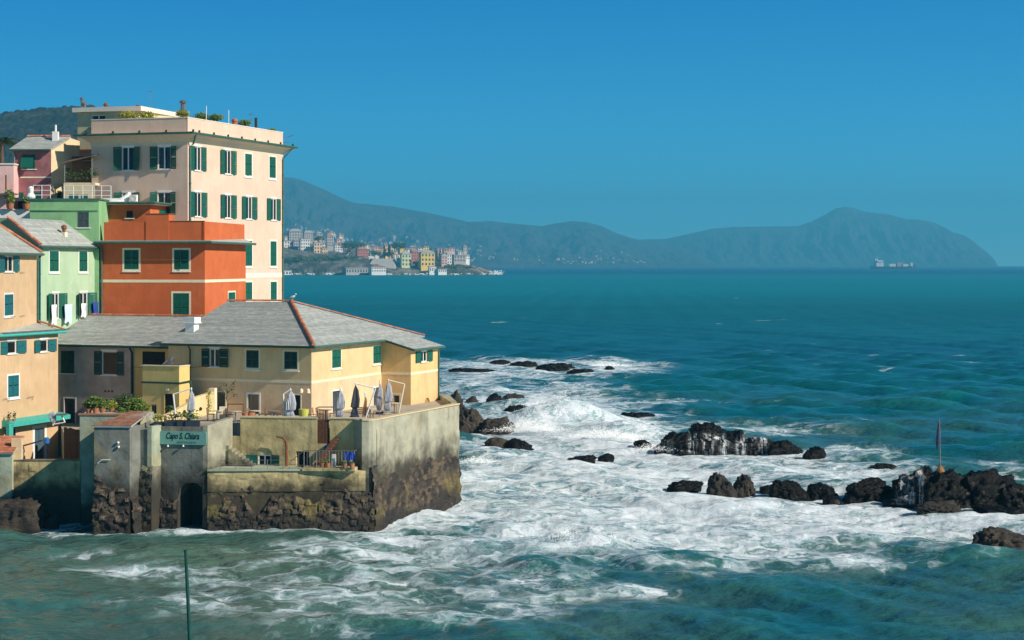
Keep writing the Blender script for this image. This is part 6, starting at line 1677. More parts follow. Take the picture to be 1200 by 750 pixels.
# ------------------------------------------------------------------ lower yard on the left
def yard():
    t = thing('yard_wall', 'low mossy sea wall in front of the yard of the peach house', 'wall', (G(45, 122), 122, 1.2))
    F = Fc((G(12, 118.62), 118.62), (1, 0), (0, -1)); W = F.su(94); zt = Z(540, 118.62)
    mb = MB(); F.box(mb, 0, W, -1, zt, -.5, 0); mb.build('wall', M['concrete'], t)
    rubble(t, F, 0, W, .2, zt - .03, .10, cw=1.5, ch=.9, seed=12, mat=M['concrete'])
    mb = MB(); F.box(mb, -.02, W, zt + .003, zt + .07, -.55, .05); mb.build('coping', M['concpale'], t)
    mb = MB(); mb.prism([(G(-40, 118.2), 118.2), (G(14, 118.2), 118.2), (G(14, 118.2), 121), (G(-40, 118.2), 121)], -1, Z(531, 118.2)); b = mb.build('side_block', M['plinth'], t)
    F2 = Fc((G(-30, 118.1), 118.1), (1, 0), (0, -1)); w2 = F2.su(18.5)
    slates(t, F2.pt(0, Z(531, 118.1) + .02, .1), F2.pt(F2.su(16), Z(531, 118.1) + .02, .1), F2.pt(w2, Z(511, 120), -2.2), F2.pt(0, Z(511, 120), -2.2), mat=M['terra'], expo=.34, wid=.25, name='tile_roof', seed=41)
    mb = MB(); F.box(mb, .05, .75, zt + .07, zt + 1.55, -.4, -.1); mb.build('gate_pier', M['peachpier'], t)
    # board fence at the back of the gully
    f = thing('board_fence', 'dark brown board fence in the shaded gully behind the yard', 'fence', (G(84, 127), 127, 2.85)); p0, p1 = V2(G(75, 128.5), 128.5), V2(-30.75, 125.2); n = 11
    dv = (p1 - p0) / np.hypot(*(p1 - p0)); Lf = np.hypot(*(p1 - p0)); FF = Fc(p0, dv, V2(dv[1], -dv[0])); zb = Z(503, 127)
    for k in range(n):
        mb = MB(); FF.box(mb, Lf * k / n + .012, Lf * (k + 1) / n - .012, 2.85, zb + random.uniform(-.05, .05), -.04, random.uniform(0, .02)); mb.build('board', M['fence'], f)
    for z in (3.4, 4.6): mb = MB(); FF.box(mb, 0, Lf, z, z + .12, -.1, -.042); mb.build('fence_rail', M['fence'], f)
    # brown rail with dark figure-like valve stand
    mb = MB(); x = G(25, 124); mb.tube([(x, 124, 2.85), (x, 124, Z(522, 124))], .16, 8); mb.lathe((x, 124, 3.5), [(.16, 0), (.3, .15), (.3, .5), (.18, .7), (.26, .9), (.2, 1.2)], 10); mb.tube([(x, 124, Z(523, 124)), (G(50, 127), 127, Z(516, 127))], .06, 6); tag(mb.build('boat_winch', M['navy2'], origin=(x, 124, 2.85)), 'dark winch with a long slanting arm in the yard of the peach house', 'winch')
    mb = MB(); x = G(54.5, 130); mb.lathe((x, 130, Z(521, 130)), [(.1, 0), (.24, .1), (.24, .45), (.1, .55)], 12); mb.tube([(x, 130, 2.85), (x, 130, Z(520, 130))], .05, 6); tag(mb.build('blue_lifebuoy_box', M['blue2'], origin=(x, 130, 2.85)), 'small blue drum on a stand beside the white framed yard door', 'drum')
    for u in (4, 10):
        c = PF.pt(PF.su(u), PF.hit(u, 494)[1], .5); t2 = thing('potted_plant', 'small plant standing on the teal canopy, ' + ('nearer the left edge of the photo' if u == 4 else 'farther from the left edge of the photo'), 'plant', c); mb = MB(); mb.lathe(c, [(.1, 0), (.15, .2)], 8); mb.build('pot', M['pot'], t2); mb = MB(); mb.leaves((c[0], c[1], c[2] + .45), (.2, .2, .35), 40, .08, .1); mb.build('foliage', M['leafdark'], t2)
M['peachpier'] = plain('peach_pier', (.78, .55, .32), .85, .08, 3)
M['fence'] = plain('dark_brown_boards', (.075, .035, .022), .85, .3, 4)
M['navy2'] = plain('dark_winch_metal', (.03, .035, .05), .5, .2, 4)
M['blue2'] = plain('blue_plastic', (.02, .14, .42), .45, .1, 4)
yard()

# ------------------------------------------------------------------ things on the terrace
def parasol(label, u, v0, v1, Y, cloth, mast=None, wid=.30, mastmat=None, bell=True):
    """closed parasol hanging from a slanting cantilever mast; v0 top, v1 hem (photo rows)"""
    x = G(u, Y); zt, zb = Z(v0, Y), max(Z(v1, Y), T + .25)
    root = thing('closed_parasol', label, 'parasol', (x, Y, T), 'closed parasols on the terrace'); mm = mastmat or M['white']
    prof = [(0.0, .05), (.04, .10), (.18, .6), (.45, .95), (.66, 1.0), (.72, .55), (.78, .75), (.90, .95), (1.0, .80)] if bell else [(0, .05), (.05, .12), (.3, .7), (.6, .95), (.85, .9), (1, .6)]
    nf = 18; mb = MB(); rows = []
    for t, k in prof:
        row = []
        for j in range(nf * 2):
            w = math.pi * j / nf; rr = wid * k * (1.0 if j % 2 else .62) * (1 + .12 * math.sin(w * 3 + t * 5)); row.append((x + rr * math.cos(w) + .03 * math.sin(t * 6), Y + rr * math.sin(w), zt + (zb - zt) * t))
        rows.append(row)
    for i in range(len(rows) - 1):
        for j in range(nf * 2):
            j2 = (j + 1) % (nf * 2); mb.poly([rows[i][j], rows[i + 1][j], rows[i + 1][j2], rows[i][j2]])
    mb.build('canopy', cloth, root)
    mb = MB(); mb.lathe((x, Y, zt - .05), [(.05, 0), (.06, .1), (.02, .18)], 8); mb.build('finial', mm, root)
    if mast:
        ub, vb, ut, vt = mast; xb, xt = G(ub, Y), G(ut, Y); zt2 = Z(vt, Y)
        mb = MB(); mb.tube([(xb, Y, T), (xt, Y, zt2)], .055, 7); mb.build('mast', mm, root)
        mb = MB(); mb.tube([(xt, Y, zt2), (x, Y, zt + .04)], .045, 7); mb.build('arm', mm, root)
        mb = MB(); mb.box((xb, Y, T), .7, .7, .1); mb.build('base', M['metal'], root)
    else:
        mb = MB(); mb.tube([(x, Y, T), (x, Y, zt)], .045, 7); mb.build('pole', mm, root)
        mb = MB(); mb.box((x, Y, T), .55, .55, .12); mb.build('base', M['navy'], root)
parasol('pale closed parasol on a white angled frame beside the yellow balcony block', 224, 456, 494, 118.2, M['cloth'], (207, 493, 203, 462), .26)
parasol('white closed parasol with a flared hem before the dark doorway of the yellow house', 340.5, 457, 499, 119.4, M['cloth'], (334, 497, 332, 462), .38)
parasol('grey white closed parasol in front of the first door in the sunlit wall', 399, 456, 497, 120.6, M['cloth'], None, .30)
parasol('dark grey closed parasol with a white arm near the sea wall corner', 416.5, 450, 493, 120.4, M['greycloth'], (427, 494, 440, 455), .30)
parasol('slim tan closed parasol between the dark grey one and the corner wall', 428, 462, 487, 122, M['tancloth'], None, .14, bell=False)
parasol('grey parasol rolled tight against the second door in the sunlit wall', 445, 447, 483, 127, M['cloth'], None, .26, bell=False)
parasol('grey and white closed parasol beside the annex window, arm reaching right', 455, 446, 484, 126, M['cloth'], (467, 484, 474, 450), .30, M['trim'])
parasol('folded white parasol on a white frame in front of the gully of the yard', 62, 498, 519, 125.5, M['cloth'], (72, 540, 76, 495), .28, bell=False)

def table(x, Y, lab, r=.42, m=None):
    t = thing('table', lab, 'table', (x, Y, T), 'terrace tables'); mb = MB(); mb.lathe((x, Y, T + .70), [(r, 0), (r, .035)], 16); mb.build('tabletop', m or M['tabletop'], t)
    mb = MB(); mb.tube([(x, Y, T + .03), (x, Y, T + .70)], .04, 7); mb.build('leg', M['metal'], t); mb = MB(); mb.lathe((x, Y, T), [(.26, 0), (.24, .03), (.05, .05)], 12); mb.build('base', M['metal'], t)
def chair(x, Y, w, lab, m=None):
    m = m or M['chairwood']; t = thing('chair', lab, 'chair', (x, Y, T), 'terrace chairs'); ca, sa = math.cos(w), math.sin(w)
    P = lambda a, b, z: (x + a * ca - b * sa, Y + a * sa + b * ca, T + z)
    for a in (-.2, .2):
        for b in (-.2, .2):
            mb = MB(); top = .92 if b > 0 else .44; mb.tube([P(a, b, 0), P(a, b + (.08 if b > 0 else 0), top)], .022, 6); mb.build('leg', m, t)
    mb = MB(); mb.hexa([P(-.23, -.23, .44), P(.23, -.23, .44), P(.23, .23, .44), P(-.23, .23, .44), P(-.23, -.23, .475), P(.23, -.23, .475), P(.23, .23, .475), P(-.23, .23, .475)]); mb.build('seat', m, t)
    for k in range(3):
        z = .56 + .13 * k; mb = MB(); mb.hexa([P(-.2, .215 + .01 * k, z), P(.2, .215 + .01 * k, z), P(.2, .24 + .01 * k, z), P(-.2, .24 + .01 * k, z), P(-.2, .225 + .01 * k, z + .08), P(.2, .225 + .01 * k, z + .08), P(.2, .25 + .01 * k, z + .08), P(-.2, .25 + .01 * k, z + .08)]); mb.build('back_slat', m, t)
M['tabletop'] = plain('pale_tabletop', (.62, .55, .42), .5, .08, 4)
M['chairwood'] = plain('chair_wood', (.20, .10, .055), .6, .2, 6)
TABS = [(254, 120.8, 'round pale table by the white double door at the left end of the terrace'), (276, 120.4, 'round pale table under the brown metal frame on the terrace'), (299, 120.9, 'round pale table before the white framed glass door'), (321, 120.3, 'round pale table left of the white flared parasol'), (382, 121.6, 'round pale table under the grey metal frame beside the sunlit wall'), (434, 122.6, 'round pale table near the sea wall corner'), (462, 127.6, 'round pale table in front of the annex')]
for u, Y, lab in TABS: table(G(u, Y), Y, lab)
for i, (u, Y, w, lab) in enumerate(((247, 121.2, 1.6, 'brown slatted chair left of the table by the double door'), (262, 120.9, -1.5, 'brown slatted chair right of the table by the double door'), (270, 121, 1.4, 'brown slatted chair left of the table under the brown frame'), (290, 120.4, .4, 'brown slatted chair just left of the glass door table'), (307, 121.2, -1.5, 'brown slatted chair just right of the glass door table'), (315, 121, 1.5, 'brown slatted chair left of the table by the flared parasol'),
                              (328, 120.7, -1.6, 'brown slatted chair between that parasol and its table'), (366, 121, .6, 'brown slatted chair right of the yellow green tub'), (375, 121.3, 1.5, 'brown slatted chair left of the table under the grey frame'), (390, 121.9, -1.4, 'brown slatted chair right of the table under the grey frame'), (422, 121.6, .2, 'brown slatted chair right of the dark grey parasol'), (432, 121.7, 2.8, 'brown slatted chair with its back to the tan parasol'), (441, 123, -1.5, 'brown slatted chair right of the table near the corner'), (460.5, 129, .4, 'brown slatted chair below the small annex window'))):
    chair(G(u, Y), Y, w, lab)
def frame(u0, u1, v, Y, m, lab):
    t = thing('metal_frame', lab, 'frame', (G(u0, Y), Y, T)); z = Z(v, Y)
    for u in (u0, u1): mb = MB(); mb.tube([(G(u, Y), Y, T), (G(u, Y), Y, z)], .03, 6); mb.build('post', m, t)
    mb = MB(); mb.tube([(G(u0, Y), Y, z), (G(u1, Y), Y, z)], .045, 6); mb.build('crossbar', m, t)
frame(266.5, 285, 473.5, 120, M['wood'], 'brown upright metal frame on the terrace before the ochre wall'); frame(372.5, 391.5, 477, 120.2, M['metal'], 'grey upright metal frame on the terrace before the sunlit wall')
mb = MB(); mb.lathe((G(356, 120.6), 120.6, T), [(.26, 0), (.34, .55), (.36, .8), (.36, .86), (.30, .86)], 18); tag(mb.build('tub', M['tub'], origin=(G(356, 120.6), 120.6, T)), 'yellow green round tub standing on the terrace by the house corner', 'tub')
for u, lab in ((288, 'squat brown planter left of the other brown planter on the terrace'), (294.5, 'squat brown planter right of the other brown planter on the terrace')):
    mb = MB(); mb.lathe((G(u, 119), 119, T), [(.2, 0), (.26, .55), (.28, .75), (.22, .75)], 12); tag(mb.build('planter', M['pot'], origin=(G(u, 119), 119, T)), lab, 'planter')
mb = MB(); c = (G(415.5, 119), 119, T); mb.lathe(c, [(.3, 0), (.34, .5), (.3, .55)], 14); tag(mb.build('planter', M['navy'], origin=c), 'dark blue planter at the foot of the dark grey parasol', 'planter')

# sunlit garden wall beside the balcony block
def garden_wall():
    p0, p1 = V2(G(186, 118.2), 118.2), V2(G(250.5, 127), 127.0); dv = (p1 - p0) / np.hypot(*(p1 - p0)); F = Fc(p0, dv, V2(dv[1], -dv[0])); L = np.hypot(*(p1 - p0))
    t = thing('garden_wall', 'sunlit pale yellow garden wall stepping up toward the white double door', 'wall', (*p0, T)); m = plaster('sunlit_wall_render', (.72, .57, .30), None, 0, .2)
    mb = MB(); za, zb = F.hit(189, 492)[1], F.hit(250, 459)[1]; s1 = F.su(222); z1 = F.hit(222, 472)[1]
    mb.hexa([F.pt(0, T - .5), F.pt(s1, T - .5), F.pt(s1, T - .5, -.3), F.pt(0, T - .5, -.3), F.pt(0, max(za, T + .3)), F.pt(s1, z1), F.pt(s1, z1, -.3), F.pt(0, max(za, T + .3), -.3)])
    mb.hexa([F.pt(s1 + .004, T - .5), F.pt(L, T - .5), F.pt(L, T - .5, -.3), F.pt(s1 + .004, T - .5, -.3), F.pt(s1 + .004, z1 + .25), F.pt(L, zb), F.pt(L, zb, -.3), F.pt(s1 + .004, z1 + .25, -.3)]); mb.build('wall', m, t)
    mb = MB(); F.box(mb, L + .004, L + .45, T - .5, zb + .25, -.4, .06); mb.build('pier', M['trimpale'], t)
    for u, v in ((215, 483), (234, 479.5)):
        s_, z_ = F.hit(u, v); mb = MB(); mb.lathe(F.pt(s_, z_ - .1, .08), [(.05, 0), (.12, .1), (.1, .2), (.03, .26)], 8); mb.build('wall_lamp', M['dark'], t)
    mb = MB(); s_, z_ = F.hit(243, 480)
    for k in range(10):
        mb.leaves(F.pt(s_ + random.uniform(-.35, .35), T + .3 + 1.7 * k / 10, .12), (.25, .08, .22), 16, .07, .1)
    vt = thing('climbing_vine', 'thin yellowing vine climbing the sunlit garden wall', 'plant', F.pt(s_, T, .1)); mb.build('foliage', M['leafy'], vt); mb = MB(); mb.tube([F.pt(s_, T, .06), F.pt(s_ + .1, T + 1, .06), F.pt(s_ - .05, T + 2, .06)], .02, 5); mb.build('stem', M['bark'], vt)
garden_wall()

# planting on the sign wall, the plinth and the terrace
def plant(lab, x, y, z, rad, n, size, m, pot=None, group=None, name='potted_plant', cat='plant'):
    t = thing(name, lab, cat, (x, y, z), group); ph = 0
    if pot == 'round':
        mb = MB(); mb.lathe((x, y, z), [(.16, 0), (.24, .32), (.26, .36)], 12); mb.build('pot', M['pot'], t); ph = .36
    elif pot == 'box':
        mb = MB(); mb.box((x, y, z), rad[0] * 1.9, .32, .42); mb.build('planter_box', M['navy2'], t); ph = .42
    mb = MB(); k = max(1, int(rad[0] / max(.01, rad[2]) / 1.1))
    for j in range(k): mb.leaves((x + (j - (k - 1) / 2) * 2 * rad[0] / k * .8, y, z + ph + rad[2] * .7 * random.uniform(.8, 1.2)), (rad[0] / k * 1.2, rad[1], rad[2] * random.uniform(.8, 1.25)), n // k, size, .15)
    mb.build('foliage', m, t)
    return t
def on_sign(u): p = FS.at(FS.su(u), -.45); return p
for u, w, lab, m in ((183.5, .38, 'dark planter box with dry plants, leftmost on the sign wall', 'leafy'), (202, .55, 'planter box with dark green plants above the left half of the sign', 'leafdark'), (213, .5, 'planter box with green plants above the middle of the sign', 'leaf'), (223, .5, 'planter box with green plants above the right half of the sign', 'leaf')):
    p = on_sign(u); plant(lab, p[0], p[1], ZSN if u > 187 else 6.82, (w, .25, .38), 150, .08, M[m], 'box', 'planters along the sign wall')
for i, (u, Y, v, rad, m, lab) in enumerate(((104, 119.3, 487, (.35, .3, .4), 'leaf', 'bright green plant in a terracotta pot, leftmost on the green grey wall'), (112, 119.2, 487, (.65, .4, .55), 'leaf', 'bushy bright green plant in a pot in the middle of the green grey wall'), (120, 119.6, 487, (.45, .3, .35), 'leaf', 'low green plant in a pot beside the white sill of the mauve wall'), (131, 121.5, 480, (.5, .3, .35), 'leafy', 'flowering plant on the pale box below the low mauve window'), (146, 122.5, 484, (.9, .5, .75), 'leafdark', 'large dark bush in the corner by the thick green downpipe'), (158, 121, 487, (.7, .45, .8), 'leaf', 'tall green bush between the tile capped tower and the yellow block'), (168, 119.6, 492, (.5, .35, .5), 'leaf', 'green plant with broad leaves left of the yellow block door'), (143, 120.5, 489, (.25, .2, .25), 'leaf', 'small grey green plant in a pot behind the tile capped tower'), (199, 121, 488, (.3, .25, .35), 'leafdark', 'small dark plant by the arched window of the yellow block'))):
    z = 7.6 if i < 3 else (7.4 if i == 3 else T + .2); plant(lab, G(u, Y), Y, z, rad, int(380 * rad[0] * rad[2] / .2) + 40, .09, M[m], 'round')
mb = MB(); mb.box((G(131, 121.6), 121.6, T), 1.6, .5, .5); mb.box((G(131, 121.6), 121.6, T - .4), 1.9, .7, .4); tag(mb.build('flower_stand', M['trim'], origin=(G(131, 121.6), 121.6, T)), 'pale masonry flower stand below the low mauve window', 'stand')
# small olive tree by the double door
def olive():
    x, Y = G(266, 121.8), 121.8; t = thing('olive_tree', 'thin sparse olive tree in a pot by the white double door', 'tree', (x, Y, T)); mb = MB(); mb.lathe((x, Y, T), [(.25, 0), (.35, .5), (.38, .55)], 12); mb.build('pot', M['metal'], t)
    zc = Z(462, Y); mb = MB(); mb.tube([(x, Y, T + .4), (x + .08, Y, T + 1.2), (x - .03, Y, zc - .3), (x + .05, Y, zc + .3)], [.05, .045, .035, .02], 6)
    tips = []
    for k in range(9):
        w = k * 2.4; b0 = Vector((x, Y, zc - .5 + .1 * k)); b1 = b0 + Vector((math.cos(w) * .5, math.sin(w) * .4, .45 + .1 * random.random())); mb.tube([b0, b1], [.018, .008], 4); tips.append(b1)
    mb.build('trunk', M['bark'], t); mb = MB()
    for p in tips: mb.leaves(p, (.28, .25, .25), 34, .05, .05)
    mb.build('crown', M['leafdark'], t)
olive()
# electric cabinet and board by the door
mb = MB(); mb.box((G(262, 121), 121, T), .55, .3, 1.0); tag(mb.build('menu_board', M['trimpale'], origin=(G(262, 121), 121, T)), 'pale menu board standing by the white double door', 'board')

mb = MB(); a_ = Vector((G(156, 130.6), 130.6, Z(430, 130.6))); b_ = Vector((G(246, 127.5), 127.5, Z(428.5, 127.5)))
mb.tube([a_.lerp(b_, k / 8) - Vector((0, 0, .18 * math.sin(math.pi * k / 8))) for k in range(9)], .014, 4)
tag(mb.build('overhead_cable', M['dark'], origin=a_), 'thin sagging cable from the thick downpipe to the yellow house above the balcony block', 'cable')
# gull on the roof apex
def gull():
    R, z = YH['R'], YH['zr'] + .18; x, y = R[0] + .15, R[1]; t = thing('gull', 'gull standing on the peak of the yellow house roof', 'bird', (x, y, z)); mb = MB()
    mb.tube([(x - .30, y, z + .17), (x - .18, y, z + .20), (x, y, z + .24), (x + .12, y, z + .30), (x + .17, y, z + .40), (x + .19, y, z + .46), (x + .24, y, z + .46), (x + .33, y, z + .44)], [.012, .05, .10, .09, .055, .06, .045, .008], 10); mb.build('body', M['gullgrey'], t, smooth=True)
    for s in (-.04, .04): mb = MB(); mb.tube([(x, y + s, z + .18), (x, y + s, z - .02)], .012, 5); mb.build('leg', M['tancloth'], t)
M['gullgrey'] = plain('gull_grey', (.55, .55, .56), .8, .1, 8)
gull()

# ------------------------------------------------------------------ poles in the sea
def pole_green():
    Y = 74.0; x0, z0 = G(222.6, Y), -1.0; x1, z1 = G(217.6, Y), Z(646, Y); dz = (z1 - Z(750, Y)); k = (z0 - z1) / dz
    mb = MB(); xb = x1 + (G(221.8, Y) - x1) * -k; mb.tube([(xb, Y, z0), ((xb + x1) / 2 + .02, Y, (z0 + z1) / 2), (x1, Y, z1)], [.085, .08, .07], 10); mb.tube([(x1, Y, z1), (x1 - .005, Y, z1 + .06)], [.085, .085], 10)
    t = thing('green_pole', 'thin leaning green pole rising from the water in front', 'pole', (xb, Y, 0)); mb.build('shaft', M['polegreen'], t)
    mb = MB(); mb.lathe((xb + (x1 - xb) * .35, Y, z0 + (z1 - z0) * .35), [(.1, 0), (.1, .05)], 10); mb.build('collar', M['metal'], t)
M['polegreen'] = plain('dark_green_pole', (.006, .06, .045), .45, .3, 3)
pole_green()
def pole_rock():
    Y = H * FP / (598 - V0) + 1.6; x = G(1101, Y); z0, z1 = Z(549, Y), Z(491, Y); t = thing('rock_pole', 'thin weathered pole with a dark furled flag standing on the big black rock', 'pole', (x, Y, z0))
    mb = MB(); mb.tube([(x + .05, Y, z0 - .3), (x, Y, z1)], [.055, .03], 8); mb.build('shaft', M['polewood'], t)
    mb = MB(); mb.tube([(x - .06, Y, z1 - .25), (x - .10, Y, z1 - .9), (x - .14, Y, z1 - 1.7), (x - .20, Y, z1 - 2.3)], [.03, .10, .13, .03], 7); mb.build('furled_flag', M['navy'], t)
    mb = MB(); mb.lathe((x + .05, Y, z0 - .4), [(.45, 0), (.3, .3), (.12, .6)], 10); mb.build('footing', M['rust3'], t)
M['polewood'] = plain('weathered_pole', (.22, .17, .13), .8, .2, 4)
M['rust3'] = plain('rusty_footing', (.26, .13, .05), .85, .3, 4)
pole_rock()

# ------------------------------------------------------------------ ship on the horizon
def ship():
    Y = 6200.0; k = Y / FP; x0, x1 = G(1020, Y), G(1074, Y); L = x1 - x0; t = thing('cargo_ship', 'dark hulled cargo ship with a white bridge far out on the horizon', 'ship', ((x0 + x1) / 2, Y, 0)); W = 34.0; zd = 9.5
    mb = MB(); secs = []
    for f, w, sh in ((0, .62, 2), (.06, .9, 1), (.2, 1, 0), (.75, 1, 0), (.88, .75, 2), (.96, .35, 5), (1, .04, 7)):
        x = x0 + L * f; secs.append([(x, Y - W / 2 * w, zd + sh), (x - (3 if f > .9 else 0), Y - W / 2 * w * .8, -3), (x - (3 if f > .9 else 0), Y + W / 2 * w * .8, -3), (x, Y + W / 2 * w, zd + sh)])
    for a, b in zip(secs[:-1], secs[1:]):
        for i in range(4): j = (i + 1) % 4; mb.poly([a[i], b[i], b[j], a[j]])
    mb.poly(secs[0]); mb.poly(secs[-1][::-1]); mb.build('hull', M['shiphull'], t)
    mb = MB(); mb.box((x0 + L * .19, Y, zd), 26, 30, 16); br = mb.build('bridge', M['shipwhite'], t); mb = MB(); mb.box((x0 + L * .19, Y, zd + 16.2), 20, 34, 7); mb.build('wheelhouse', M['shipwhite'], br)
    mb = MB(); mb.tube([(x0 + L * .105, Y, zd), (x0 + L * .105, Y, zd + 27)], [5.5, 4.5], 12); mb.build('funnel', M['shipwhite'], t)
    mb = MB(); mb.tube([(x0 + L * .15, Y, zd + 22), (x0 + L * .15, Y, zd + 36)], 1.0, 6); mb.build('mast', M['shipwhite'], t)
    for f, w, h, m in ((.47, 22, 10, 'shipwhite'), (.63, 20, 14, 'shippink'), (.735, 24, 9, 'shipwhite'), (.88, 8, 14, 'shipwhite')): mb = MB(); mb.box((x0 + L * f, Y, zd), w, 24, h); mb.build('deck_cargo', M[m], t)
M['shiphull'] = plain('ship_hull', (.03, .035, .05), .6, .1, .05); M['shipwhite'] = plain('ship_white', (.80, .80, .78), .6, .05, .05); M['shippink'] = plain('ship_red_cargo', (.5, .3, .3), .6, .1, .05)
ship()

# ------------------------------------------------------------------ town on the far headland
HYF = [(180, 2880), (330, 2880), (440, 2830), (520, 2860), (575, 2880), (592, 2890)]
def head_front(u): return float(np.interp(u, [p[0] for p in HYF], [p[1] for p in HYF]))
def head_top(u): return float(np.interp(u, [150, 330, 345, 380, 420, 450, 480, 500, 520, 540, 556, 570, 580, 590], [42, 40, 36, 30, 27, 20, 18, 17, 19, 20, 15, 11, 6, -2]))
def headland():
    U = np.linspace(180, 592, 420); W = np.linspace(0, 1, 46) ** 1.6; P = np.zeros((len(W), len(U), 3))
    for i, w in enumerate(W):
        yf = np.array([head_front(u) for u in U]); y = yf - 8 + 700 * w; y0 = yf
        P[i, :, 1] = y; P[i, :, 0] = (U - 600) / FP * (yf + 350 * min(1, w * 2)) ; ht = np.array([head_top(u) for u in U])
        d = y - yf + 8; z = ht * (1 - np.exp(-d / 26.0)) + 0 * d; z = z * np.clip(1.1 - w * .3 * (ht < 25), 0, 1.2)
        z = np.where(ht > 24, z + d * .03, z); P[i, :, 2] = z - 1.5
    q = P.reshape(-1, 3); n = fbm(np.stack([q[:, 0] / 16, q[:, 1] / 16, q[:, 2] / 10], 1), 5, gain=.6).reshape(len(W), len(U)); P[:, :, 2] += n * 5 * np.clip(P[:, :, 2] / 8, 0, 1); P[:, :, 1] += n * 8
    m, N, L, b = nmat('headland_ground'); v, g = pos(N, L, (.035, .035, .035)); f = noise_n(N, L, v, 1, 7, .68); r = ramp(N, [(.34, (.030, .042, .020)), (.46, (.06, .065, .045)), (.58, (.20, .18, .15)), (.72, (.34, .31, .27))]); L.new(f, r.inputs[0]); L.new(r.outputs[0], b.inputs['Base Color']); b.inputs['Roughness'].default_value = .95
    o = grid_obj('headland', P, m, kind='structure', smooth=False)
    # breaking water along its foot
    mb = MB()
    for k in range(46):
        u = random.uniform(335, 586) if k < 32 else random.gauss(583, 4); y = head_front(u) - 10; x = G(u, y); sc = 2.2 if k < 32 else 4.5
        mb.leaves((x, y, 1.5 if k < 32 else 3), (9 if k < 32 else 6, 3, sc), 22, 1.5, .1)
    tag(mb.build('surf_line', M['foamdrop'], kind='stuff'), 'white line of surf along the foot of the far headland', 'surf')
headland()
def far_house(u0, u1, v0, v1, Y, wall, roofm, label, floors, bays, roof='hip', deg=-22, name='far_house', roofh=None):
    k = Y / FP; w = (u1 - u0) * k / (math.cos(math.radians(deg)) + .55 * abs(math.sin(math.radians(deg)))); x = G((u0 + u1) / 2, Y); z0, z1 = Z(v1, Y), Z(v0, Y); rh = roofh if roofh is not None else (min(.22 * (z1 - z0), 5) if roof != 'flat' else 1.0); ze = z1 - rh; dp = w * .55
    d, n, r, q = dirs(deg); A = V2(x, Y) - d * w / 2 - r * dp * .3; F = Fc(A, d, n); FR = Fc(A + d * w, r, q)
    t = thing(name, label, 'house', (x, Y, z0)); zb = z0 - 12
    mb = MB(); mb.prism([tuple(p) for p in (A, A + d * w, A + d * w + r * dp, A + r * dp)], zb, ze); mb.build('wall', wall, t)
    o = .8; e = [A - d * o - r * o, A + d * (w + o) - r * o, A + d * (w + o) + r * (dp + o), A - d * o + r * (dp + o)]; mb = MB(); mb.tv = .5
    if roof == 'hip':
        i = min(dp, w) * .45; a_, b_ = A + d * i + r * dp / 2, A + d * (w - i) + r * dp / 2; E = [v3(p, ze + .01) for p in e]; R0, R1 = v3(a_, z1), v3(b_, z1)
        for f in ((E[0], E[1], R1, R0), (E[1], E[2], R1), (E[2], E[3], R0, R1), (E[3], E[0], R0), tuple(E[::-1])): mb.poly(f)
    else: mb.prism([tuple(p) for p in e], ze + .01, z1)
    mb.build('roof', roofm, t)
    me = None
    H_ = ze - z0
    for FF, ln, nb in ((F, w, bays), (FR, dp, max(1, bays // 2))):
        for j in range(floors):
            for i in range(nb):
                cx = ln * (i + .5) / nb; cz = z0 + H_ * (j + .5) / floors; ww, hh = min(ln / nb * .24, 1.6), H_ / floors * .26
                if me is None or FF is FR:
                    mb = MB(); FF.box(mb, cx - ww, cx + ww, cz - hh, cz + hh, -.2, .12); o_ = mb.build('window', M['farwin'], t)
                    if FF is F and me is None: me = (o_, cx, cz)
                else:
                    s_ = me[0].copy(); COL.objects.link(s_); s_.parent = t; dx = FF.d * (cx - me[1]); s_.location = Vector((dx[0], dx[1], cz - me[2])); 
    return t
M['farwin'] = plain('far_dark_window', (.05, .05, .05), .5, .2, .05)
def fw(n, c): return plain(n, c, .9, .08, .05)
RT = fw('far_red_roof', (.36, .19, .13)); RG = fw('far_grey_roof', (.36, .35, .34)); WW = fw('far_white_wall', (.80, .78, .74)); WPk = fw('far_pink_wall', (.70, .46, .42)); WPe = fw('far_peach_wall', (.78, .58, .36)); WY = fw('far_yellow_wall', (.80, .56, .14)); WR = fw('far_red_wall', (.52, .17, .14)); WG = fw('far_lime_wall', (.62, .66, .36)); WGr = fw('far_grey_wall', (.45, .42, .40)); WL = fw('far_lilac_wall', (.42, .38, .44))
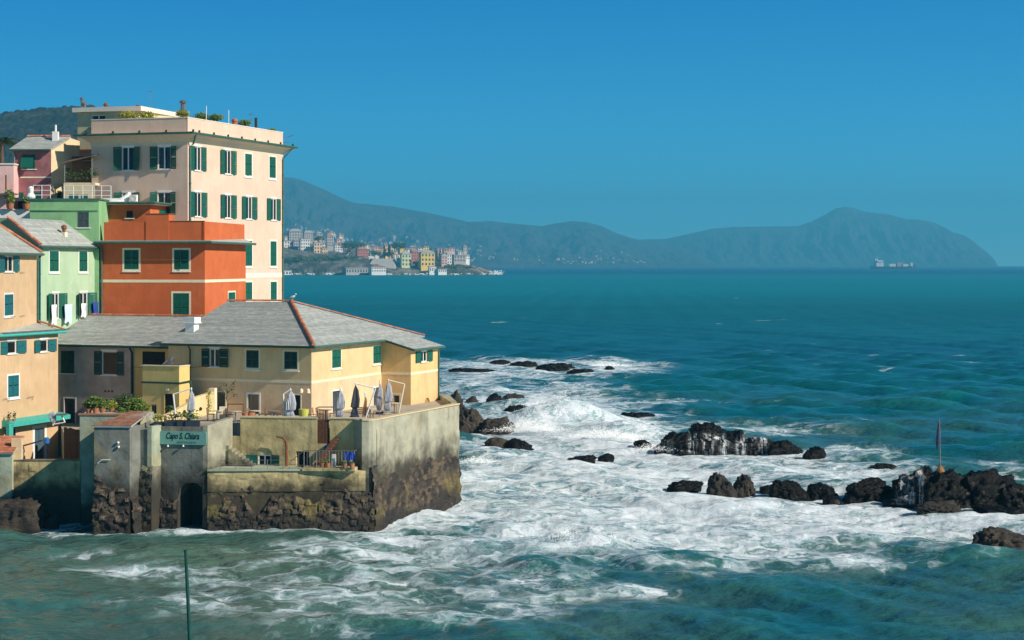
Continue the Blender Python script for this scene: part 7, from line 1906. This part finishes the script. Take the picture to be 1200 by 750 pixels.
for a in (
 (326, 340, 282, 297, 3120, WW, RG, 'white apartment house next to the cream block corner, far across the bay', 4, 4, 'flat'),
 (343, 352, 280.5, 298, 3060, WL, RG, 'lilac grey apartment house on the far shore', 5, 3, 'flat'),
 (351, 363.5, 279.5, 299, 3040, WW, RG, 'tallest white apartment house on the far shore', 5, 4, 'flat'),
 (367, 378, 284, 301, 3030, WPe, RG, 'tall peach house right of the white apartment house on the far shore', 4, 3, 'flat'),
 (376, 384.5, 290, 301, 3010, WPe, RT, 'lower peach house stepped down on the far shore', 3, 3, 'flat'),
 (335, 351, 297.5, 303, 2980, WW, RG, 'long low white building under the lilac grey apartment house', 1, 5, 'flat'),
 (405, 411, 292, 299, 3000, WW, RT, 'small white house under the umbrella pine crown', 2, 2, 'hip'),
 (417, 432, 289.5, 302, 2990, WR, RT, 'dark red villa right of the umbrella pine on the far shore', 3, 4, 'hip'),
 (382, 391, 273.5, 289, 3250, WGr, RT, 'tall grey house on the rise behind the peach houses', 4, 3, 'hip'),
 (391, 402, 284, 294, 3200, WW, RT, 'white house on the rise left of the umbrella pine', 3, 3, 'hip'),
 (337, 355, 268, 283, 3400, WGr, RG, 'large grey house high behind the white apartment houses', 4, 5, 'hip'),
 (355, 367, 270, 283, 3380, WGr, RG, 'second large grey house high behind the tallest white house', 4, 4, 'hip'),
 (432, 446, 288, 295, 3250, WPk, RT, 'long pink house with a tiled roof behind the dark red villa', 2, 4, 'hip'),
 (464.5, 471, 298, 311, 2880, WW, RG, 'narrow white house left of the lime villa', 3, 2, 'flat'),
 (469, 482.5, 294.5, 312, 2868, WG, RG, 'lime green villa beside the narrow white house', 3, 3, 'hip'),
 (481, 491, 292, 305, 2950, WR, RT, 'brick red house between the lime villa and the yellow villa', 3, 3, 'hip'),
 (474, 483, 291, 297, 3000, WW, RT, 'small white house behind the lime villa', 2, 2, 'hip'),
 (491, 510, 293, 312, 2866, WY, RG, 'bright yellow villa with a grey roof on the far headland', 3, 4, 'hip'),
 (516.5, 524.5, 298, 310, 2890, WPk, RG, 'pink house right of the bright yellow villa', 3, 2, 'hip'),
 (523, 529.5, 295, 309, 2895, WW, RG, 'white house joined to the pink house near the tip of the headland', 3, 2, 'hip'),
 (530, 546, 298.5, 307, 2920, WGr, RG, 'low grey fort like house at the tip of the headland', 2, 4, 'flat'),
 (502, 511.5, 312, 319, 2845, WW, RG, 'white round ended pavilion on the rocks below the yellow villa', 1, 3, 'flat'),
 (512, 524, 315, 319.5, 2846, WW, RG, 'low white pavilion on the rocks right of the yellow villa', 1, 4, 'flat'),
 (433, 453, 311, 319, 2815, WW, RT, 'white and red bathing house by the water on the far shore', 2, 6, 'hip'),
 (326, 342, 316.5, 322.5, 2860, WW, RG, 'low white boat house at the waterline on the far shore', 1, 4, 'flat'),
 (402, 432, 313.5, 320.5, 2830, WGr, RG, 'long grey sea wall house on the far shore', 1, 8, 'flat'),
): far_house(*a)
# bare pale slope above the bathing house
mb = MB(); Y = 2850
mb.hexa([(G(428, Y), Y, 8), (G(464, Y), Y, 8), (G(464, Y), Y + 60, 8), (G(428, Y), Y + 60, 8), (G(436, Y), Y + 25, Z(303, Y)), (G(459, Y), Y + 25, Z(303, Y)), (G(463, Y), Y + 60, Z(303, Y)), (G(430, Y), Y + 60, Z(303, Y))])
tag(mb.build('retaining_slope', fw('pale_concrete_slope', (.40, .39, .36)), origin=(G(446, Y), Y, 8)), 'pale concrete slope above the bathing house on the far shore', 'slope')
def town_fill():
    rr = random.Random(21); cols = [(WW, 'white'), (WW, 'white'), (WPk, 'pink'), (WPe, 'peach'), (WPe, 'peach'), (WY, 'yellow'), (WGr, 'grey')]; done = []
    for n, (u0, u1, v0, v1, Y), where in ((26, (332, 404, 277, 297, 3300), 'packed among the apartment houses of the far town'), (14, (430, 475, 292, 303, 3120), 'on the rise behind the pale slope of the far town'), (16, (470, 548, 294, 306, 2990), 'crowded behind the villas on the far headland')):
        k = 0
        for _ in range(400):
            u, v = rr.uniform(u0, u1), rr.uniform(v0, v1); w = rr.uniform(4, 8); h = rr.uniform(4, 8)
            if any(abs(u - a) < (w + c) * .38 and abs(v - b) < 4 for a, b, c in done): continue
            done.append((u, v, w)); m, cn = rr.choice(cols); k += 1
            t = far_house(u - w / 2, u + w / 2, v - h, v, Y + (300 - v) * 14, m, rr.choice((RT, RT, RG)), 'small ' + cn + ' house ' + where, rr.choice((2, 2, 3)), 2, 'hip' if rr.random() < .7 else 'flat', deg=rr.uniform(-36, -8)); t['group'] = 'small houses of the far town'
            if k >= n: break
def far_tree(u, v0, v1, ru, Y, kind, label):
    k = Y / FP; x = G(u, Y); z0, z1 = Z(v1, Y), Z(v0, Y); t = thing('umbrella_pine' if kind == 'pine' else 'cypress_tree', label, 'tree', (x, Y, z0 - 4)); mb = MB(); h = z1 - z0
    mb.tube([(x, Y, z0 - 8), (x + .5, Y, z1 - h * .3)], [1.3, .8], 7); mb.build('trunk', M['bark'], t); mb = MB(); r = ru * k
    if kind == 'pine':
        for j in range(9): w = j * .7; mb.leaves((x + math.cos(w) * r * .5, Y + math.sin(w) * r * .5, z1 - h * .28), (r * .62, r * .55, h * .28), 80, 1.6, .3)
    else:
        for j in range(6): f = (j + .5) / 6; mb.leaves((x, Y, z0 + h * f), (r * (1.1 - f * .8), r * (1.1 - f * .8), h / 8), 50, 1.2, .2)
    mb.build('crown', M['leafdark'], t)
for a in ((410, 282.5, 300, 12.5, 2985, 'pine', 'wide umbrella pine left of the dark red villa'), (467, 284, 298, 9.5, 3010, 'pine', 'umbrella pine above the lime villa'), (450.5, 287.5, 300, 2.4, 3015, 'cyp', 'leftmost dark cypress above the pale slope'), (456, 286.5, 299, 2.6, 3012, 'cyp', 'dark cypress beside the umbrella pine above the lime villa'),
          (505, 291.5, 303, 2.5, 2990, 'cyp', 'dark cypress rising behind the yellow villa roof'), (512, 293, 309, 3.2, 2905, 'cyp', 'dark cypress between the yellow villa and the pink house'), (515.5, 292, 306, 2.2, 2940, 'cyp', 'slim dark cypress just left of the pink house')): far_tree(*a)
mb = MB()
for u, v, ru, rv, n in ((350, 304, 14, 4, 300), (372, 305, 16, 4.5, 330), (395, 303, 16, 5, 380), (412, 304, 10, 4.5, 240), (425, 306, 8, 3, 120), (440, 297, 12, 3.5, 200), (392, 313, 8, 4, 160), (345, 314, 12, 4, 200), (365, 316, 8, 4, 160), (384, 317, 6, 4, 120), (405, 319, 4, 3, 60), (455, 298, 10, 3, 160), (488, 309, 4, 5, 90), (512, 307, 4, 4, 80), (535, 313, 12, 3, 160), (525, 312, 8, 3, 100), (345, 290, 8, 6, 160), (366, 291, 4, 6, 100), (374, 279, 7, 3.5, 120), (420, 286, 12, 3, 110), (478, 317, 8, 3, 60), (335, 306, 8, 4, 120), (550, 313, 10, 2, 60)):
    Y = 2890 if v > 300 else 3080; k = Y / FP; mb.leaves((G(u, Y), Y, Z(v, Y)), (ru * k, 14, rv * k), n, 2.4, .05)
tag(mb.build('shore_greenery', M['leafdark'], kind='stuff'), 'dark green shrubs and trees between the houses of the far shore', 'greenery')

town_fill()
# scattered houses on the mountainside
def hill_dots():
    P = MT_P; nr, nc = P.shape[:2]; rr = random.Random(9)
    def place(u, v, sc, m, zone):
        # the surface point of the mountain that the photo shows at (u, v)
        uu = 600 + FP * P[:70, :, 0] / P[:70, :, 1]; vv = V0 + FP * (H - P[:70, :, 2]) / P[:70, :, 1]
        dd = (uu - u) ** 2 + (vv - v) ** 2; i, j = np.unravel_index(np.argmin(dd), dd.shape)
        if dd[i, j] > 9: return
        x, y, z = P[i, j]
        s = sc * y / FP
        mb = PROTO[m]
        o = bpy.data.objects.new('hillside_house', mb); COL.objects.link(o); o.location = (x, y, z); o.rotation_euler = (0, 0, rr.uniform(-.5, .5)); o.scale = (s * rr.uniform(.8, 1.5), s, s * rr.uniform(.7, 1.2))
        tag(o, 'tiny ' + {'W': 'white', 'P': 'pink', 'G': 'grey', 'E': 'peach'}[m] + ' house ' + zone, 'house', 'tiny houses on the far mountainside')
    PROTO = {}
    for nm, mt in (('W', WW), ('P', WPk), ('G', WGr), ('E', WPe)):
        mb = MB(); mb.hexa([(-.5, -.4, -.6), (.5, -.4, -.6), (.5, .4, -.6), (-.5, .4, -.6), (-.5, -.4, .7), (.5, -.4, .7), (.5, .4, .7), (-.5, .4, .7)])
        E = [(-.58, -.48, .7), (.58, -.48, .7), (.58, .48, .7), (-.58, .48, .7)]; R0, R1 = (-.25, 0, 1.05), (.25, 0, 1.05)
        nf = len(mb.f)
        for f in ((E[0], E[1], R1, R0), (E[1], E[2], R1), (E[2], E[3], R0, R1), (E[3], E[0], R0)): mb.poly(f)
        for x in (-.25, .15):
            mb.poly([(x, -.404, .1), (x + .16, -.404, .1), (x + .16, -.404, .45), (x, -.404, .45)])
        me = bpy.data.meshes.new('hillside_house'); me.from_pydata(mb.v, [], mb.f); me.materials.append(mt); me.materials.append(RT); me.materials.append(M['farwin'])
        for i, p in enumerate(me.polygons): p.material_index = 0 if i < nf else (1 if i < nf + 4 else 2)
        PROTO[nm] = me
    for n, (u0, u1, v0, v1, s0, s1), zone in ((62, (334, 405, 252, 286, 1.8, 3.4), 'high on the mountainside above the apartment houses'), (34, (334, 380, 262, 290, 2.0, 3.6), 'just above the far apartment houses'), (40, (380, 450, 268, 294, 1.5, 3.0), 'on the mountainside above the umbrella pine'),
                  (34, (440, 500, 268, 292, 1.4, 2.8), 'on the mountainside above the bright yellow villa'), (44, (500, 580, 276, 306, 1.3, 2.5), 'on the mountainside beyond the tip of the headland'), (50, (600, 770, 292, 309, 1.1, 2.1), 'by the water at the foot of the most distant mountain'), (16, (650, 740, 280, 300, .8, 1.3), 'halfway up the mountain between headland and cape')):
        for _ in range(n): place(rr.uniform(u0, u1), rr.triangular(v0, v1, v1), rr.uniform(s0, s1), rr.choice(('W', 'W', 'W', 'P', 'G', 'E')), zone)
hill_dots()
